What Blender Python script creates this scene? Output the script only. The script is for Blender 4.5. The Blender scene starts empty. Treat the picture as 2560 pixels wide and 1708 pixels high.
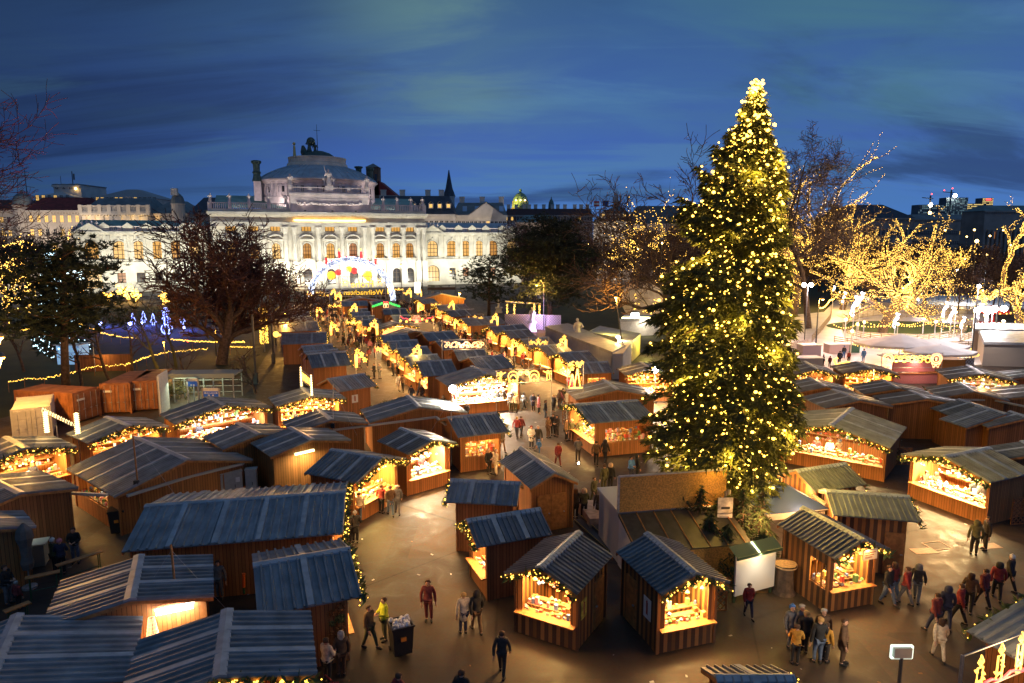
import bpy, math, random
from mathutils import Vector, Matrix
PI=math.pi; R=math.radians
sc=bpy.context.scene; col=sc.collection
rnd=random.Random(7)
# ---------------------------------------------------------------- camera (balcony 15.5 m above the square)
F_PX=1707.; CAM_H=15.5; PITCH=R(8.56)
cd=bpy.data.cameras.new('camera'); cam=bpy.data.objects.new('camera',cd); col.objects.link(cam)
cam.location=(0,0,CAM_H); cam.rotation_euler=(PI/2-PITCH,0,0)
cd.sensor_width=36; cd.lens=36*F_PX/2560; cd.clip_start=.3; cd.clip_end=6000; sc.camera=cam
def ray(u,v):
    x=(u-1280)/F_PX; y=(854-v)/F_PX
    return (x, math.cos(PITCH)+y*math.sin(PITCH), -math.sin(PITCH)+y*math.cos(PITCH))
def at(u,v,z=0.):
    d=ray(u,v); t=(z-CAM_H)/d[2]; return Vector((d[0]*t,d[1]*t,z))
def atd(u,v,Y):
    d=ray(u,v); t=Y/d[1]; return Vector((d[0]*t,Y,CAM_H+d[2]*t))
# ---------------------------------------------------------------- materials
MATS={}
def mat(name,c,rough=.6,metal=0.,n=0.,ns=3.,emit=None,es=0.,spec=.5,sample=None,c2=None,vary=0.):
    if name in MATS: return MATS[name]
    m=bpy.data.materials.new(name); m.use_nodes=True; nt=m.node_tree; b=nt.nodes['Principled BSDF']
    b.inputs['Base Color'].default_value=(*c,1); b.inputs['Roughness'].default_value=rough; b.inputs['Metallic'].default_value=metal
    b.inputs['Specular IOR Level'].default_value=spec
    if n>0:
        tc=nt.nodes.new('ShaderNodeTexCoord'); no=nt.nodes.new('ShaderNodeTexNoise'); no.inputs['Scale'].default_value=ns; no.inputs['Detail'].default_value=5
        mx=nt.nodes.new('ShaderNodeMix'); mx.data_type='RGBA'
        d=c2 if c2 else tuple(x*(1-n) for x in c); e=c if c2 else tuple(min(1,x*(1+n)) for x in c)
        mx.inputs[6].default_value=(*d,1); mx.inputs[7].default_value=(*e,1)
        mr=nt.nodes.new('ShaderNodeMapRange'); mr.inputs[1].default_value=.35; mr.inputs[2].default_value=.65
        nt.links.new(tc.outputs['Object'],no.inputs['Vector']); nt.links.new(no.outputs['Fac'],mr.inputs[0]); nt.links.new(mr.outputs[0],mx.inputs[0])
        src=mx.outputs[2]
        if vary:
            oi=nt.nodes.new('ShaderNodeObjectInfo'); vr=nt.nodes.new('ShaderNodeMapRange'); vr.inputs[3].default_value=1-vary; vr.inputs[4].default_value=1+vary*.7; nt.links.new(oi.outputs['Random'],vr.inputs[0])
            mp=nt.nodes.new('ShaderNodeMapping'); mp.inputs['Scale'].default_value=(2.2,.35,.35); nt.links.new(tc.outputs['Object'],mp.inputs[0]); n3=nt.nodes.new('ShaderNodeTexNoise'); n3.inputs['Scale'].default_value=2.; n3.inputs['Detail'].default_value=6; nt.links.new(mp.outputs[0],n3.inputs['Vector'])
            r3=nt.nodes.new('ShaderNodeMapRange'); r3.inputs[1].default_value=.42; r3.inputs[2].default_value=.62; r3.inputs[3].default_value=.84; r3.inputs[4].default_value=1.04; nt.links.new(n3.outputs['Fac'],r3.inputs[0])
            mu=nt.nodes.new('ShaderNodeMath'); mu.operation='MULTIPLY'; nt.links.new(vr.outputs[0],mu.inputs[0]); nt.links.new(r3.outputs[0],mu.inputs[1])
            m4=nt.nodes.new('ShaderNodeMix'); m4.data_type='RGBA'; m4.blend_type='MULTIPLY'; m4.inputs[0].default_value=1; nt.links.new(src,m4.inputs[6]); nt.links.new(mu.outputs[0],m4.inputs[7]); src=m4.outputs[2]
            rr=nt.nodes.new('ShaderNodeMapRange'); rr.inputs[3].default_value=rough+.15; rr.inputs[4].default_value=max(.2,rough-.12); nt.links.new(n3.outputs['Fac'],rr.inputs[0]); nt.links.new(rr.outputs[0],b.inputs['Roughness'])
        nt.links.new(src,b.inputs['Base Color'])
    if emit:
        b.inputs['Emission Color'].default_value=(*emit,1); b.inputs['Emission Strength'].default_value=es
        if sample: m.cycles.emission_sampling=sample
    MATS[name]=m; return m
def planks(name,c,dark,width=.15,alt=None,gap=.12):
    """vertical boards: board index along x+y of the object, a dark joint between boards"""
    m=bpy.data.materials.new(name); m.use_nodes=True; nt=m.node_tree; b=nt.nodes['Principled BSDF']; N=nt.nodes.new; Lk=nt.links.new
    tc=N('ShaderNodeTexCoord'); sp=N('ShaderNodeSeparateXYZ'); Lk(tc.outputs['Object'],sp.inputs[0])
    def mth(op,a,bb=None,v=None):
        q=N('ShaderNodeMath'); q.operation=op
        Lk(a,q.inputs[0])
        if bb is not None: Lk(bb,q.inputs[1])
        elif v is not None: q.inputs[1].default_value=v
        return q.outputs[0]
    s=mth('ADD',sp.outputs[0],sp.outputs[1]); s=mth('DIVIDE',s,v=width); idx=mth('FLOOR',s); fr=mth('FRACT',s)
    wn=N('ShaderNodeTexWhiteNoise'); wn.noise_dimensions='1D'; Lk(idx,wn.inputs['W'])
    no=N('ShaderNodeTexNoise'); mp=N('ShaderNodeMapping'); mp.inputs['Scale'].default_value=(14,14,1.2); Lk(tc.outputs['Object'],mp.inputs[0]); Lk(mp.outputs[0],no.inputs['Vector']); no.inputs['Detail'].default_value=4
    br=mth('MULTIPLY',wn.outputs['Value'],v=.7); br=mth('ADD',br,v=.38); n2=mth('MULTIPLY',no.outputs['Fac'],v=.6); br=mth('ADD',br,n2)
    g=mth('GREATER_THAN',fr,v=gap); br=mth('MULTIPLY',br,mth('MAXIMUM',g,v=.18))
    mx=N('ShaderNodeMix'); mx.data_type='RGBA'; mx.inputs[6].default_value=(*c,1); mx.inputs[7].default_value=(*(alt or dark),1)
    if alt:
        md=mth('MODULO',mth('ABSOLUTE',idx),v=2.); Lk(md,mx.inputs[0])
    else:
        f=mth('MULTIPLY',wn.outputs['Value'],v=.6); Lk(f,mx.inputs[0])
    m2=N('ShaderNodeMix'); m2.data_type='RGBA'; m2.blend_type='MULTIPLY'; m2.inputs[0].default_value=1; Lk(mx.outputs[2],m2.inputs[6]); Lk(br,m2.inputs[7])
    Lk(m2.outputs[2],b.inputs['Base Color']); b.inputs['Roughness'].default_value=.65
    MATS[name]=m; return m
WOOD=planks('larch boards',(.42,.17,.05),(.25,.09,.03))
WOODD=planks('old brown boards',(.30,.12,.045),(.18,.07,.03))
STRIPE=planks('striped boards',(.40,.17,.05),(.1,.04,.02),width=.17,alt=(.11,.05,.025),gap=.03)
PLAIN=mat('planed timber',(.42,.18,.055),.6,n=.25,ns=5)
ROOF=mat('slate blue sheet metal',(.19,.22,.25),.42,n=.22,ns=1.3,spec=.5,vary=.28)
ROOF2=mat('grey sheet metal',(.19,.19,.20),.48,n=.25,ns=1.0,vary=.25)
ROOFW=mat('weathered sheet metal',(.27,.26,.26),.45,n=.25,ns=1.2,vary=.25)
CAPM=mat('zinc ridge sheet',(.30,.35,.40),.4,n=.2,ns=2)
ASPH=None
BULB=mat('warm bulb',(.9,.7,.3),.4,emit=(1,.55,.07),es=4.5,sample='NONE')
BULBX=mat('plane tree bulb',(.9,.7,.3),.4,emit=(1,.56,.09),es=9,sample='NONE')
BULBT=mat('tree bulb',(.9,.7,.3),.4,emit=(1,.56,.07),es=9,sample='NONE')
BULBW=mat('white bulb',(.9,.9,.9),.4,emit=(.75,.85,1),es=2.5,sample='NONE')
BULBB=mat('blue bulb',(.3,.4,.9),.4,emit=(.08,.12,1),es=5,sample='NONE')
GLOW=mat('lamp glass',(.9,.8,.6),.4,emit=(1,.62,.18),es=12,sample='NONE')
GLOWO=mat('sodium lamp glass',(.9,.6,.3),.4,emit=(1,.45,.05),es=9,sample='NONE')
GLOWW=mat('white lamp glass',(.9,.9,.9),.4,emit=(1,.95,.85),es=60,sample='NONE')
TUBEY=mat('fluorescent tube',(.9,.9,.8),.4,emit=(1,.88,.35),es=8,sample='NONE')
ROPE=mat('yellow rope light',(.9,.6,.2),.4,emit=(1,.55,.09),es=2.8,sample='NONE')
ROPEP=mat('peach rope light',(.9,.6,.4),.4,emit=(1,.50,.22),es=2.4,sample='NONE')
ROPER=mat('red rope light',(.9,.1,.1),.4,emit=(1,.04,.06),es=3,sample='NONE')
ROPEG=mat('green rope light',(.1,.9,.2),.4,emit=(.04,1,.15),es=1.6,sample='NONE')
FIR=mat('fir needles',(.05,.085,.025),.7,n=.4,ns=6)
FIRD=mat('dark pine needles',(.022,.035,.018),.8,n=.4,ns=2)
XMAS=mat('spruce needles',(.075,.085,.02),.75,n=.45,ns=1.5)
BARK=mat('bark',(.10,.065,.045),.9,n=.4,ns=4)
BARKR=mat('reddish twig bark',(.13,.065,.045),.9,n=.3,ns=4)
STEEL=mat('painted steel post',(.10,.10,.10),.5,.3)
GALV=mat('galvanised steel',(.45,.45,.46),.45,.6,n=.2,ns=6)
WHITE=mat('white paint',(.75,.74,.72),.5,n=.08,ns=4)
BLACK=mat('black plastic',(.018,.018,.02),.45)
GREYP=mat('light grey cabinet paint',(.42,.42,.40),.5,n=.1,ns=3)
# ---------------------------------------------------------------- mesh builder
class MB:
    def __init__(s): s.v=[]; s.f=[]; s.m=[]
    def face(s,pts,mi=0):
        b=len(s.v); s.v.extend([tuple(p) for p in pts]); s.f.append(tuple(range(b,b+len(pts)))); s.m.append(mi)
    def box(s,x0,x1,y0,y1,z0,z1,mi=0,M=None):
        p=[(x,y,z) for z in (z0,z1) for y in (y0,y1) for x in (x0,x1)]
        if M is not None: p=[M@Vector(q) for q in p]
        b=len(s.v); s.v.extend([tuple(q) for q in p])
        for q in ((0,2,3,1),(4,5,7,6),(0,1,5,4),(2,6,7,3),(0,4,6,2),(1,3,7,5)): s.f.append(tuple(b+i for i in q)); s.m.append(mi)
    def bar(s,p,q,w,h,mi=0,up=(0,0,1)):
        p=Vector(p);q=Vector(q);d=(q-p).normalized();u=Vector(up)
        sd=d.cross(u)
        if sd.length<1e-4: sd=d.cross(Vector((1,0,0)))
        sd.normalize();u=sd.cross(d)
        pts=[c+a*sd*w/2+b*u*h/2 for c in (p,q) for a,b in ((-1,-1),(1,-1),(1,1),(-1,1))]
        b=len(s.v); s.v.extend([tuple(x) for x in pts])
        for f in ((0,3,2,1),(4,5,6,7),(0,1,5,4),(1,2,6,5),(2,3,7,6),(3,0,4,7)): s.f.append(tuple(b+i for i in f)); s.m.append(mi)
    def tube(s,pts,r,n=6,mi=0,cap=True):
        pts=[Vector(p) for p in pts]; k=len(pts); rs=r if isinstance(r,(list,tuple)) else [r]*k
        b=len(s.v)
        for i,p in enumerate(pts):
            d=(pts[min(i+1,k-1)]-pts[max(i-1,0)])
            if d.length<1e-6: d=Vector((0,0,1))
            d.normalize(); a=d.cross(Vector((0,0,1)) if abs(d.z)<.9 else Vector((1,0,0))); a.normalize(); c=d.cross(a)
            for j in range(n):
                t=2*PI*j/n; s.v.append(tuple(p+(a*math.cos(t)+c*math.sin(t))*rs[i]))
        for i in range(k-1):
            for j in range(n):
                s.f.append((b+i*n+j,b+i*n+(j+1)%n,b+(i+1)*n+(j+1)%n,b+(i+1)*n+j)); s.m.append(mi)
        if cap:
            s.f.append(tuple(b+j for j in range(n-1,-1,-1))); s.m.append(mi); s.f.append(tuple(b+(k-1)*n+j for j in range(n))); s.m.append(mi)
    def lathe(s,prof,c=(0,0,0),n=16,mi=0,a0=0.,a1=2*PI):
        full=abs(a1-a0-2*PI)<1e-6; b=len(s.v); k=len(prof); nn=n if full else n+1
        for (r,z) in prof:
            for j in range(nn):
                t=a0+(a1-a0)*j/n; s.v.append((c[0]+r*math.cos(t),c[1]+r*math.sin(t),c[2]+z))
        for i in range(k-1):
            for j in range(n):
                j2=(j+1)%nn; s.f.append((b+i*nn+j,b+i*nn+j2,b+(i+1)*nn+j2,b+(i+1)*nn+j)); s.m.append(mi)
    def octa(s,c,r,mi=0,sx=1.):
        b=len(s.v); x,y,z=c
        s.v.extend([(x+r*sx,y,z),(x-r*sx,y,z),(x,y+r,z),(x,y-r,z),(x,y,z+r),(x,y,z-r)])
        for f in ((0,2,4),(2,1,4),(1,3,4),(3,0,4),(2,0,5),(1,2,5),(3,1,5),(0,3,5)): s.f.append(tuple(b+i for i in f)); s.m.append(mi)
    def ball(s,c,r,n=8,mi=0,sz=1.):
        k=max(4,n//2+1); s.lathe([(r*math.sin(PI*i/k)+1e-5,-r*sz*math.cos(PI*i/k)) for i in range(k+1)],c,n,mi)
    def bulb(s,c,r,mi=0,sx=1.):
        b=len(s.v); x,y,z=c; s.v.append((x,y,z-r))
        for k in (-.5,.5):
            for j in range(6): t=PI*j/3; s.v.append((x+r*.87*sx*math.cos(t),y+r*.87*math.sin(t),z+r*k))
        s.v.append((x,y,z+r))
        for j in range(6):
            j2=(j+1)%6; s.f+=[(b,b+1+j2,b+1+j),(b+1+j,b+1+j2,b+7+j2,b+7+j),(b+7+j,b+7+j2,b+13)]; s.m+=[mi]*3
    def build(s,name,mats,parent=None,smooth=False,loc=None,rot=None):
        me=bpy.data.meshes.new(name); me.from_pydata(s.v,[],s.f)
        if not isinstance(mats,(list,tuple)): mats=[mats]
        for m in mats: me.materials.append(m)
        if len(mats)>1: me.polygons.foreach_set('material_index',s.m)
        if smooth: me.polygons.foreach_set('use_smooth',[True]*len(s.f))
        me.update(); o=bpy.data.objects.new(name,me); col.objects.link(o)
        if parent is not None: o.parent=parent
        if loc is not None: o.location=loc
        if rot is not None: o.rotation_euler=(0,0,rot)
        return o
def tag(o,label=None,cat=None,group=None,kind=None):
    if label: o['label']=label
    if cat: o['category']=cat
    if group: o['group']=group
    if kind: o['kind']=kind
    return o
def empty(name,loc,rz=0.,label=None,cat=None,group=None,kind=None,parent=None):
    o=bpy.data.objects.new(name,None); o.empty_display_size=.3; col.objects.link(o); o.location=loc; o.rotation_euler=(0,0,rz)
    if parent: o.parent=parent
    return tag(o,label,cat,group,kind)
def copy_tree(o,parent=None):
    c=o.copy(); col.objects.link(c); c.parent=parent
    for ch in list(o.children): copy_tree(ch,c)
    return c
def lamp(kind,energy,color,loc,parent=None,name='lamp_light',size=.2,size_y=None,rot=None,spot=None,blend=.5):
    l=bpy.data.lights.new(name,kind); l.energy=energy*1.6; l.color=color
    if kind=='AREA':
        l.size=size
        if size_y: l.shape='RECTANGLE'; l.size_y=size_y
    else: l.shadow_soft_size=size
    if kind=='SPOT': l.spot_size=spot or R(100); l.spot_blend=blend
    o=bpy.data.objects.new(name,l); col.objects.link(o); o.location=loc
    if parent: o.parent=parent
    if rot: o.rotation_euler=rot
    return o
def aim(d): return Vector(d).to_track_quat('-Z','Y').to_euler()
def text_mesh(txt,size,name,material,parent=None,extrude=.01,align='CENTER'):
    c=bpy.data.curves.new(name,'FONT'); c.body=txt; c.size=size; c.extrude=extrude; c.align_x=align; c.align_y='CENTER'; c.resolution_u=3
    t=bpy.data.objects.new(name,c); col.objects.link(t); dg=bpy.context.evaluated_depsgraph_get(); dg.update()
    me=bpy.data.meshes.new_from_object(t.evaluated_get(dg)); bpy.data.objects.remove(t)
    me.materials.clear(); me.materials.append(material)
    o=bpy.data.objects.new(name,me); col.objects.link(o)
    if parent: o.parent=parent
    return o
# ---------------------------------------------------------------- dusk sky
w=bpy.data.worlds.new('World'); sc.world=w; w.use_nodes=True; nt=w.node_tree; N=nt.nodes.new; Lk=nt.links.new
bg=nt.nodes['Background']; tc=N('ShaderNodeTexCoord'); sep=N('ShaderNodeSeparateXYZ'); Lk(tc.outputs['Generated'],sep.inputs[0])
def mth(op,a,b=None,v=None,v0=None):
    q=N('ShaderNodeMath'); q.operation=op
    if a is not None: Lk(a,q.inputs[0])
    else: q.inputs[0].default_value=v0
    if b is not None: Lk(b,q.inputs[1])
    elif v is not None: q.inputs[1].default_value=v
    return q.outputs[0]
def mixc(f,a,b,mode='MIX'):
    q=N('ShaderNodeMix'); q.data_type='RGBA'; q.blend_type=mode
    if isinstance(f,float): q.inputs[0].default_value=f
    else: Lk(f,q.inputs[0])
    for i,x in ((6,a),(7,b)):
        if isinstance(x,tuple): q.inputs[i].default_value=(*x,1)
        else: Lk(x,q.inputs[i])
    return q.outputs[2]
def rng(a,lo,hi,to0=0.,to1=1.):
    q=N('ShaderNodeMapRange'); q.interpolation_type='SMOOTHSTEP'; Lk(a,q.inputs[0]); q.inputs[1].default_value=lo; q.inputs[2].default_value=hi; q.inputs[3].default_value=to0; q.inputs[4].default_value=to1
    return q.outputs[0]
zz=sep.outputs[2]
rp=N('ShaderNodeValToRGB'); cr=rp.color_ramp; Lk(zz,rp.inputs[0])
cr.elements[0].position=0.; cr.elements[0].color=(.070,.20,.53,1); cr.elements[1].position=1.; cr.elements[1].color=(.085,.14,.26,1)
for p,c in ((.06,(.068,.18,.50)),(.13,(.052,.124,.42)),(.24,(.044,.112,.32)),(.34,(.036,.10,.215))):
    e=cr.elements.new(p); e.color=(*c,1)
# streaky clouds: direction projected on a flat layer overhead
zc=mth('MAXIMUM',zz,v=.0); zc=mth('ADD',zc,v=.20)
cx=mth('DIVIDE',sep.outputs[0],zc); cy=mth('DIVIDE',sep.outputs[1],zc)
cmb=N('ShaderNodeCombineXYZ'); Lk(cx,cmb.inputs[0]); Lk(cy,cmb.inputs[1])
def cloud(rot,sx,sy,scale,seed,detail=6):
    mp=N('ShaderNodeMapping'); mp.inputs['Rotation'].default_value=(0,0,rot); mp.inputs['Scale'].default_value=(sx,sy,1); mp.inputs['Location'].default_value=(seed,seed*.7,0)
    Lk(cmb.outputs[0],mp.inputs[0]); no=N('ShaderNodeTexNoise'); no.inputs['Scale'].default_value=scale; no.inputs['Detail'].default_value=detail; no.inputs['Roughness'].default_value=.58; no.inputs['Distortion'].default_value=.6
    Lk(mp.outputs[0],no.inputs['Vector']); return no.outputs['Fac']
c1=cloud(R(-24),.42,1.0,1.2,3.1,8); c2=cloud(R(6),.30,1.2,2.2,8.7,8); c3=cloud(R(-30),.45,1.,1.0,15.3,8)
lit=rng(c1,.46,.66); dark=rng(c3,.47,.62); wisp=rng(c2,.50,.66)
skyc=mixc(mth('MULTIPLY',dark,v=.75),rp.outputs[0],(.022,.045,.13))
skyc=mixc(mth('MULTIPLY',wisp,v=.6),skyc,(.085,.205,.40))
hi=rng(zz,.10,.26); skyc=mixc(mth('MULTIPLY',mth('MULTIPLY',lit,hi),v=.45),skyc,(.085,.20,.235))
pn=cloud(R(-34),.5,1.0,2.6,22.1,8); pm=rng(pn,.38,.68)
def patch(u,v,r0,amt,c,base,su=1.):
    d=Vector(ray(u,v)).normalized(); nv=N('ShaderNodeVectorMath'); nv.operation='NORMALIZE'; Lk(tc.outputs['Generated'],nv.inputs[0])
    df=N('ShaderNodeVectorMath'); df.operation='DISTANCE'; Lk(nv.outputs[0],df.inputs[0]); df.inputs[1].default_value=d
    f=rng(df.outputs['Value'],0.,R(r0),1.,0.); f=mth('MULTIPLY',f,mth('ADD',mth('MULTIPLY',pm,v=.8),v=.2)); return mixc(mth('MULTIPLY',f,v=amt),base,c)
skyc=patch(1150,110,13,.62,(.15,.28,.26),skyc); skyc=patch(1010,30,11,.5,(.12,.24,.25),skyc)
skyc=patch(2100,40,20,.6,(.07,.20,.23),skyc); skyc=patch(1500,280,14,.35,(.08,.22,.40),skyc)
skyc=patch(620,190,18,.5,(.055,.13,.26),skyc)
left=rng(sep.outputs[0],-.66,-.05,.36,1.); skyc=mixc(1.0,skyc,left,'MULTIPLY')
sk=N('ShaderNodeTexSky'); sk.sky_type='NISHITA'; sk.sun_disc=False; sk.sun_elevation=R(-4); sk.sun_rotation=R(150)
add=mixc(.08,skyc,sk.outputs[0],'ADD')
Lk(add,bg.inputs[0]); bg.inputs[1].default_value=1.0
sl=bpy.data.lights.new('dusk_glow','SUN'); sl.energy=.06; sl.angle=R(30); sl.color=(.7,.8,1); so=bpy.data.objects.new('dusk_glow',sl); col.objects.link(so); so.rotation_euler=aim((.3,.6,-.75)); so.location=(0,0,60)
sc.view_settings.view_transform='Standard'; sc.view_settings.look='None'; sc.view_settings.exposure=0.; sc.view_settings.gamma=1.
cy_=sc.cycles; cy_.use_denoising=True; cy_.max_bounces=5; cy_.diffuse_bounces=3; cy_.glossy_bounces=3; cy_.transmission_bounces=3; cy_.transparent_max_bounces=4
cy_.sample_clamp_indirect=3.; cy_.sample_clamp_direct=0.; cy_.caustics_reflective=False; cy_.caustics_refractive=False; cy_.use_light_tree=True
# ---------------------------------------------------------------- setting: ground, road, park, rink
TH=R(20); HD=Vector((-math.sin(TH),math.cos(TH),0)); RT=Vector((math.cos(TH),math.sin(TH),0)); C0=Vector((-61.2,221,0))
def tw(s,q,z=0.): return C0+RT*s+HD*q+Vector((0,0,z))
def ground_mat(name,c,c2,ns,rough=.75,bump=.15,c3=None):
    m=bpy.data.materials.new(name); m.use_nodes=True; nt=m.node_tree; b=nt.nodes['Principled BSDF']; N=nt.nodes.new; Lk=nt.links.new
    tc=N('ShaderNodeTexCoord'); no=N('ShaderNodeTexNoise'); no.inputs['Scale'].default_value=ns; no.inputs['Detail'].default_value=8; no.inputs['Roughness'].default_value=.6; Lk(tc.outputs['Object'],no.inputs['Vector'])
    n2=N('ShaderNodeTexNoise'); n2.inputs['Scale'].default_value=ns*40; n2.inputs['Detail'].default_value=3; Lk(tc.outputs['Object'],n2.inputs['Vector'])
    mr=N('ShaderNodeMapRange'); Lk(no.outputs['Fac'],mr.inputs[0]); mr.inputs[1].default_value=.35; mr.inputs[2].default_value=.65
    mx=N('ShaderNodeMix'); mx.data_type='RGBA'; mx.inputs[6].default_value=(*c,1); mx.inputs[7].default_value=(*c2,1); Lk(mr.outputs[0],mx.inputs[0])
    m2=N('ShaderNodeMix'); m2.data_type='RGBA'; m2.blend_type='MULTIPLY'; m2.inputs[0].default_value=.6; Lk(mx.outputs[2],m2.inputs[6]); Lk(n2.outputs['Color'],m2.inputs[7])
    vo=N('ShaderNodeTexVoronoi'); vo.feature='DISTANCE_TO_EDGE'; vo.inputs['Scale'].default_value=.09; Lk(tc.outputs['Object'],vo.inputs['Vector'])
    cr=N('ShaderNodeMapRange'); Lk(vo.outputs['Distance'],cr.inputs[0]); cr.inputs[1].default_value=.0; cr.inputs[2].default_value=.006; cr.inputs[3].default_value=.45 if c3 else 1.
    m3=N('ShaderNodeMix'); m3.data_type='RGBA'; m3.blend_type='MULTIPLY'; m3.inputs[0].default_value=1; Lk(m2.outputs[2],m3.inputs[6]); Lk(cr.outputs[0],m3.inputs[7])
    out=m3.outputs[2]
    if c3:
        # repair patches, stains and fine cracks of the square
        vp=N('ShaderNodeTexVoronoi'); vp.inputs['Scale'].default_value=.16; vp.distance='CHEBYCHEV'; Lk(tc.outputs['Object'],vp.inputs['Vector']); sp=N('ShaderNodeSeparateColor'); Lk(vp.outputs['Color'],sp.inputs[0])
        pr=N('ShaderNodeMapRange'); Lk(sp.outputs[0],pr.inputs[0]); pr.inputs[3].default_value=.72; pr.inputs[4].default_value=1.25
        ns_=N('ShaderNodeTexNoise'); ns_.inputs['Scale'].default_value=.9; ns_.inputs['Detail'].default_value=9; ns_.inputs['Roughness'].default_value=.7; ns_.inputs['Distortion'].default_value=1.2; Lk(tc.outputs['Object'],ns_.inputs['Vector'])
        sr=N('ShaderNodeMapRange'); Lk(ns_.outputs['Fac'],sr.inputs[0]); sr.inputs[1].default_value=.42; sr.inputs[2].default_value=.60; sr.inputs[3].default_value=.55; sr.inputs[4].default_value=1.1
        mm=N('ShaderNodeMath'); mm.operation='MULTIPLY'; Lk(pr.outputs[0],mm.inputs[0]); Lk(sr.outputs[0],mm.inputs[1])
        m4=N('ShaderNodeMix'); m4.data_type='RGBA'; m4.blend_type='MULTIPLY'; m4.inputs[0].default_value=1; Lk(out,m4.inputs[6]); Lk(mm.outputs[0],m4.inputs[7]); out=m4.outputs[2]
        r5=N('ShaderNodeMapRange'); Lk(ns_.outputs['Fac'],r5.inputs[0]); r5.inputs[1].default_value=.35; r5.inputs[2].default_value=.6; r5.inputs[3].default_value=.5; r5.inputs[4].default_value=.8; Lk(r5.outputs[0],b.inputs['Roughness'])
    Lk(out,b.inputs['Base Color']); b.inputs['Roughness'].default_value=rough
    bu=N('ShaderNodeBump'); bu.inputs['Strength'].default_value=bump; Lk(n2.outputs['Fac'],bu.inputs['Height']); Lk(bu.outputs[0],b.inputs['Normal'])
    return m
ASPH=ground_mat('worn asphalt',(.094,.058,.036),(.062,.041,.029),.22,.6,.3,c3=1)
ROADM=ground_mat('road asphalt',(.12,.105,.10),(.085,.08,.08),.1)
GRASSM=ground_mat('winter grass',(.075,.075,.02),(.045,.05,.015),.35,.9)
GRASSL=ground_mat('lawn grass',(.07,.12,.02),(.05,.085,.015),.5,.9)
PAVEM=ground_mat('pale paving',(.24,.215,.20),(.17,.155,.145),.3)
ICE=mat('ice',(.75,.80,.86),.25,n=.1,ns=.4)
def sheet(name,pts,z,m,kind='structure',label=None,cat=None,th=None):
    b=MB(); b.face([(p[0],p[1],z) for p in pts]); o=b.build(name,m); tag(o,label or 'flat '+name.replace('_',' '),None,None,kind); return o
sheet('ground',[(-2500,-200),(2500,-200),(2500,4500),(-2500,4500)],0,ASPH)
# park lawn to the left, its edge running along the stall row
sheet('park_lawn',[at(-400,1160),at(130,1010),at(420,985),at(640,930),at(690,850),at(668,775),at(640,762),at(-900,790)],.006,GRASSM)
sheet('right_lawn',[at(1300,790),at(1700,900),at(2000,800),at(2560,760),at(3200,760),at(3200,700),at(1400,700)],.006,GRASSM)
q0,q1=-44,-22
sheet('ring_road',[tw(-420,q0),tw(420,q0),tw(420,q1),tw(-420,q1)],.004,ROADM)
for (n,a,bq) in (('pavement',q1,-11),):
    b=MB(); p=[tw(-420,a),tw(420,a),tw(420,bq+1),tw(-420,bq+1)]
    b.face([(x.x,x.y,.14) for x in p]); b.face([(p[0].x,p[0].y,0),(p[1].x,p[1].y,0),(p[1].x,p[1].y,.14),(p[0].x,p[0].y,.14)]); tag(b.build('pavement',PAVEM),'raised stone pavement in front of theatre',None,None,'structure')
b=MB()
for q in (-33,-29,-37):
    for k in range(-40,60): b.face([tw(k*6,q,.009),tw(k*6+3,q,.009),tw(k*6+3,q+.15,.009),tw(k*6,q+.15,.009)])
b.build('road_marking',WHITE)['kind']='structure'
# crosswalk-like paving under the tree: wood chips
b=MB(); c=at(1900,1480)
b.face([(c.x+math.cos(t)*(2.6+.35*math.sin(3*t)),c.y+1.2+math.sin(t)*(1.5+.2*math.cos(2*t)),.008) for t in [2*PI*i/28 for i in range(28)]])
tag(b.build('wood_chips',ground_mat('wood chips',(.36,.20,.08),(.20,.10,.04),2.,.9,.6)),'loose wood chips under the white billboard','wood chips',None,'stuff')
# ice rink: oval, winding ice path, island lawn
RC=at(2260,835); 
def ell(c,a,bb,rot,n=48): return [Vector((c.x+math.cos(rot)*a*math.cos(2*PI*i/n)-math.sin(rot)*bb*math.sin(2*PI*i/n),c.y+math.sin(rot)*a*math.cos(2*PI*i/n)+math.cos(rot)*bb*math.sin(2*PI*i/n),0)) for i in range(n)]
sheet('ice_path',[at(1960,790),at(2060,780),at(2090,750),at(2420,755),at(2480,800),at(2560,860),at(2560,905),at(2400,915),at(2200,925),at(2080,960),at(1930,945),at(1900,880)],.012,mat('pinkish trodden ice',(.72,.66,.64),.4,n=.12,ns=.5))
sheet('island_lawn',ell(at(2260,818),13.5,9.,R(5)),.03,GRASSL)
sheet('small_lawn',[at(2455,845),at(2640,840),at(2640,885),at(2470,880)],.03,GRASSL)
sheet('ice_rink',[at(2190,742),at(2330,738),at(2620,738),at(2620,775),at(2480,770),at(2360,775),at(2200,755)],.02,ICE)

b=MB(); rl=random.Random(9)
for i in range(420):
    c=Vector((rl.uniform(-26,32),rl.uniform(18,75),.012)); a=rl.random()*6.28; q=rl.uniform(.03,.09); d=Vector((math.cos(a),math.sin(a),0)); e=Vector((-d.y,d.x,0)); b.face([c-d*q-e*q*.6,c+d*q-e*q*.5,c+d*q*.8+e*q*.6+Vector((0,0,.02)),c-d*q+e*q*.5],i%3)
tag(b.build('litter',[mat('paper scraps',(.6,.58,.54),.8),mat('dry leaves',(.2,.10,.04),.9),mat('grey scraps',(.25,.24,.23),.8)]),'scraps of paper and dry leaves on the square','litter',None,'stuff')
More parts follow.
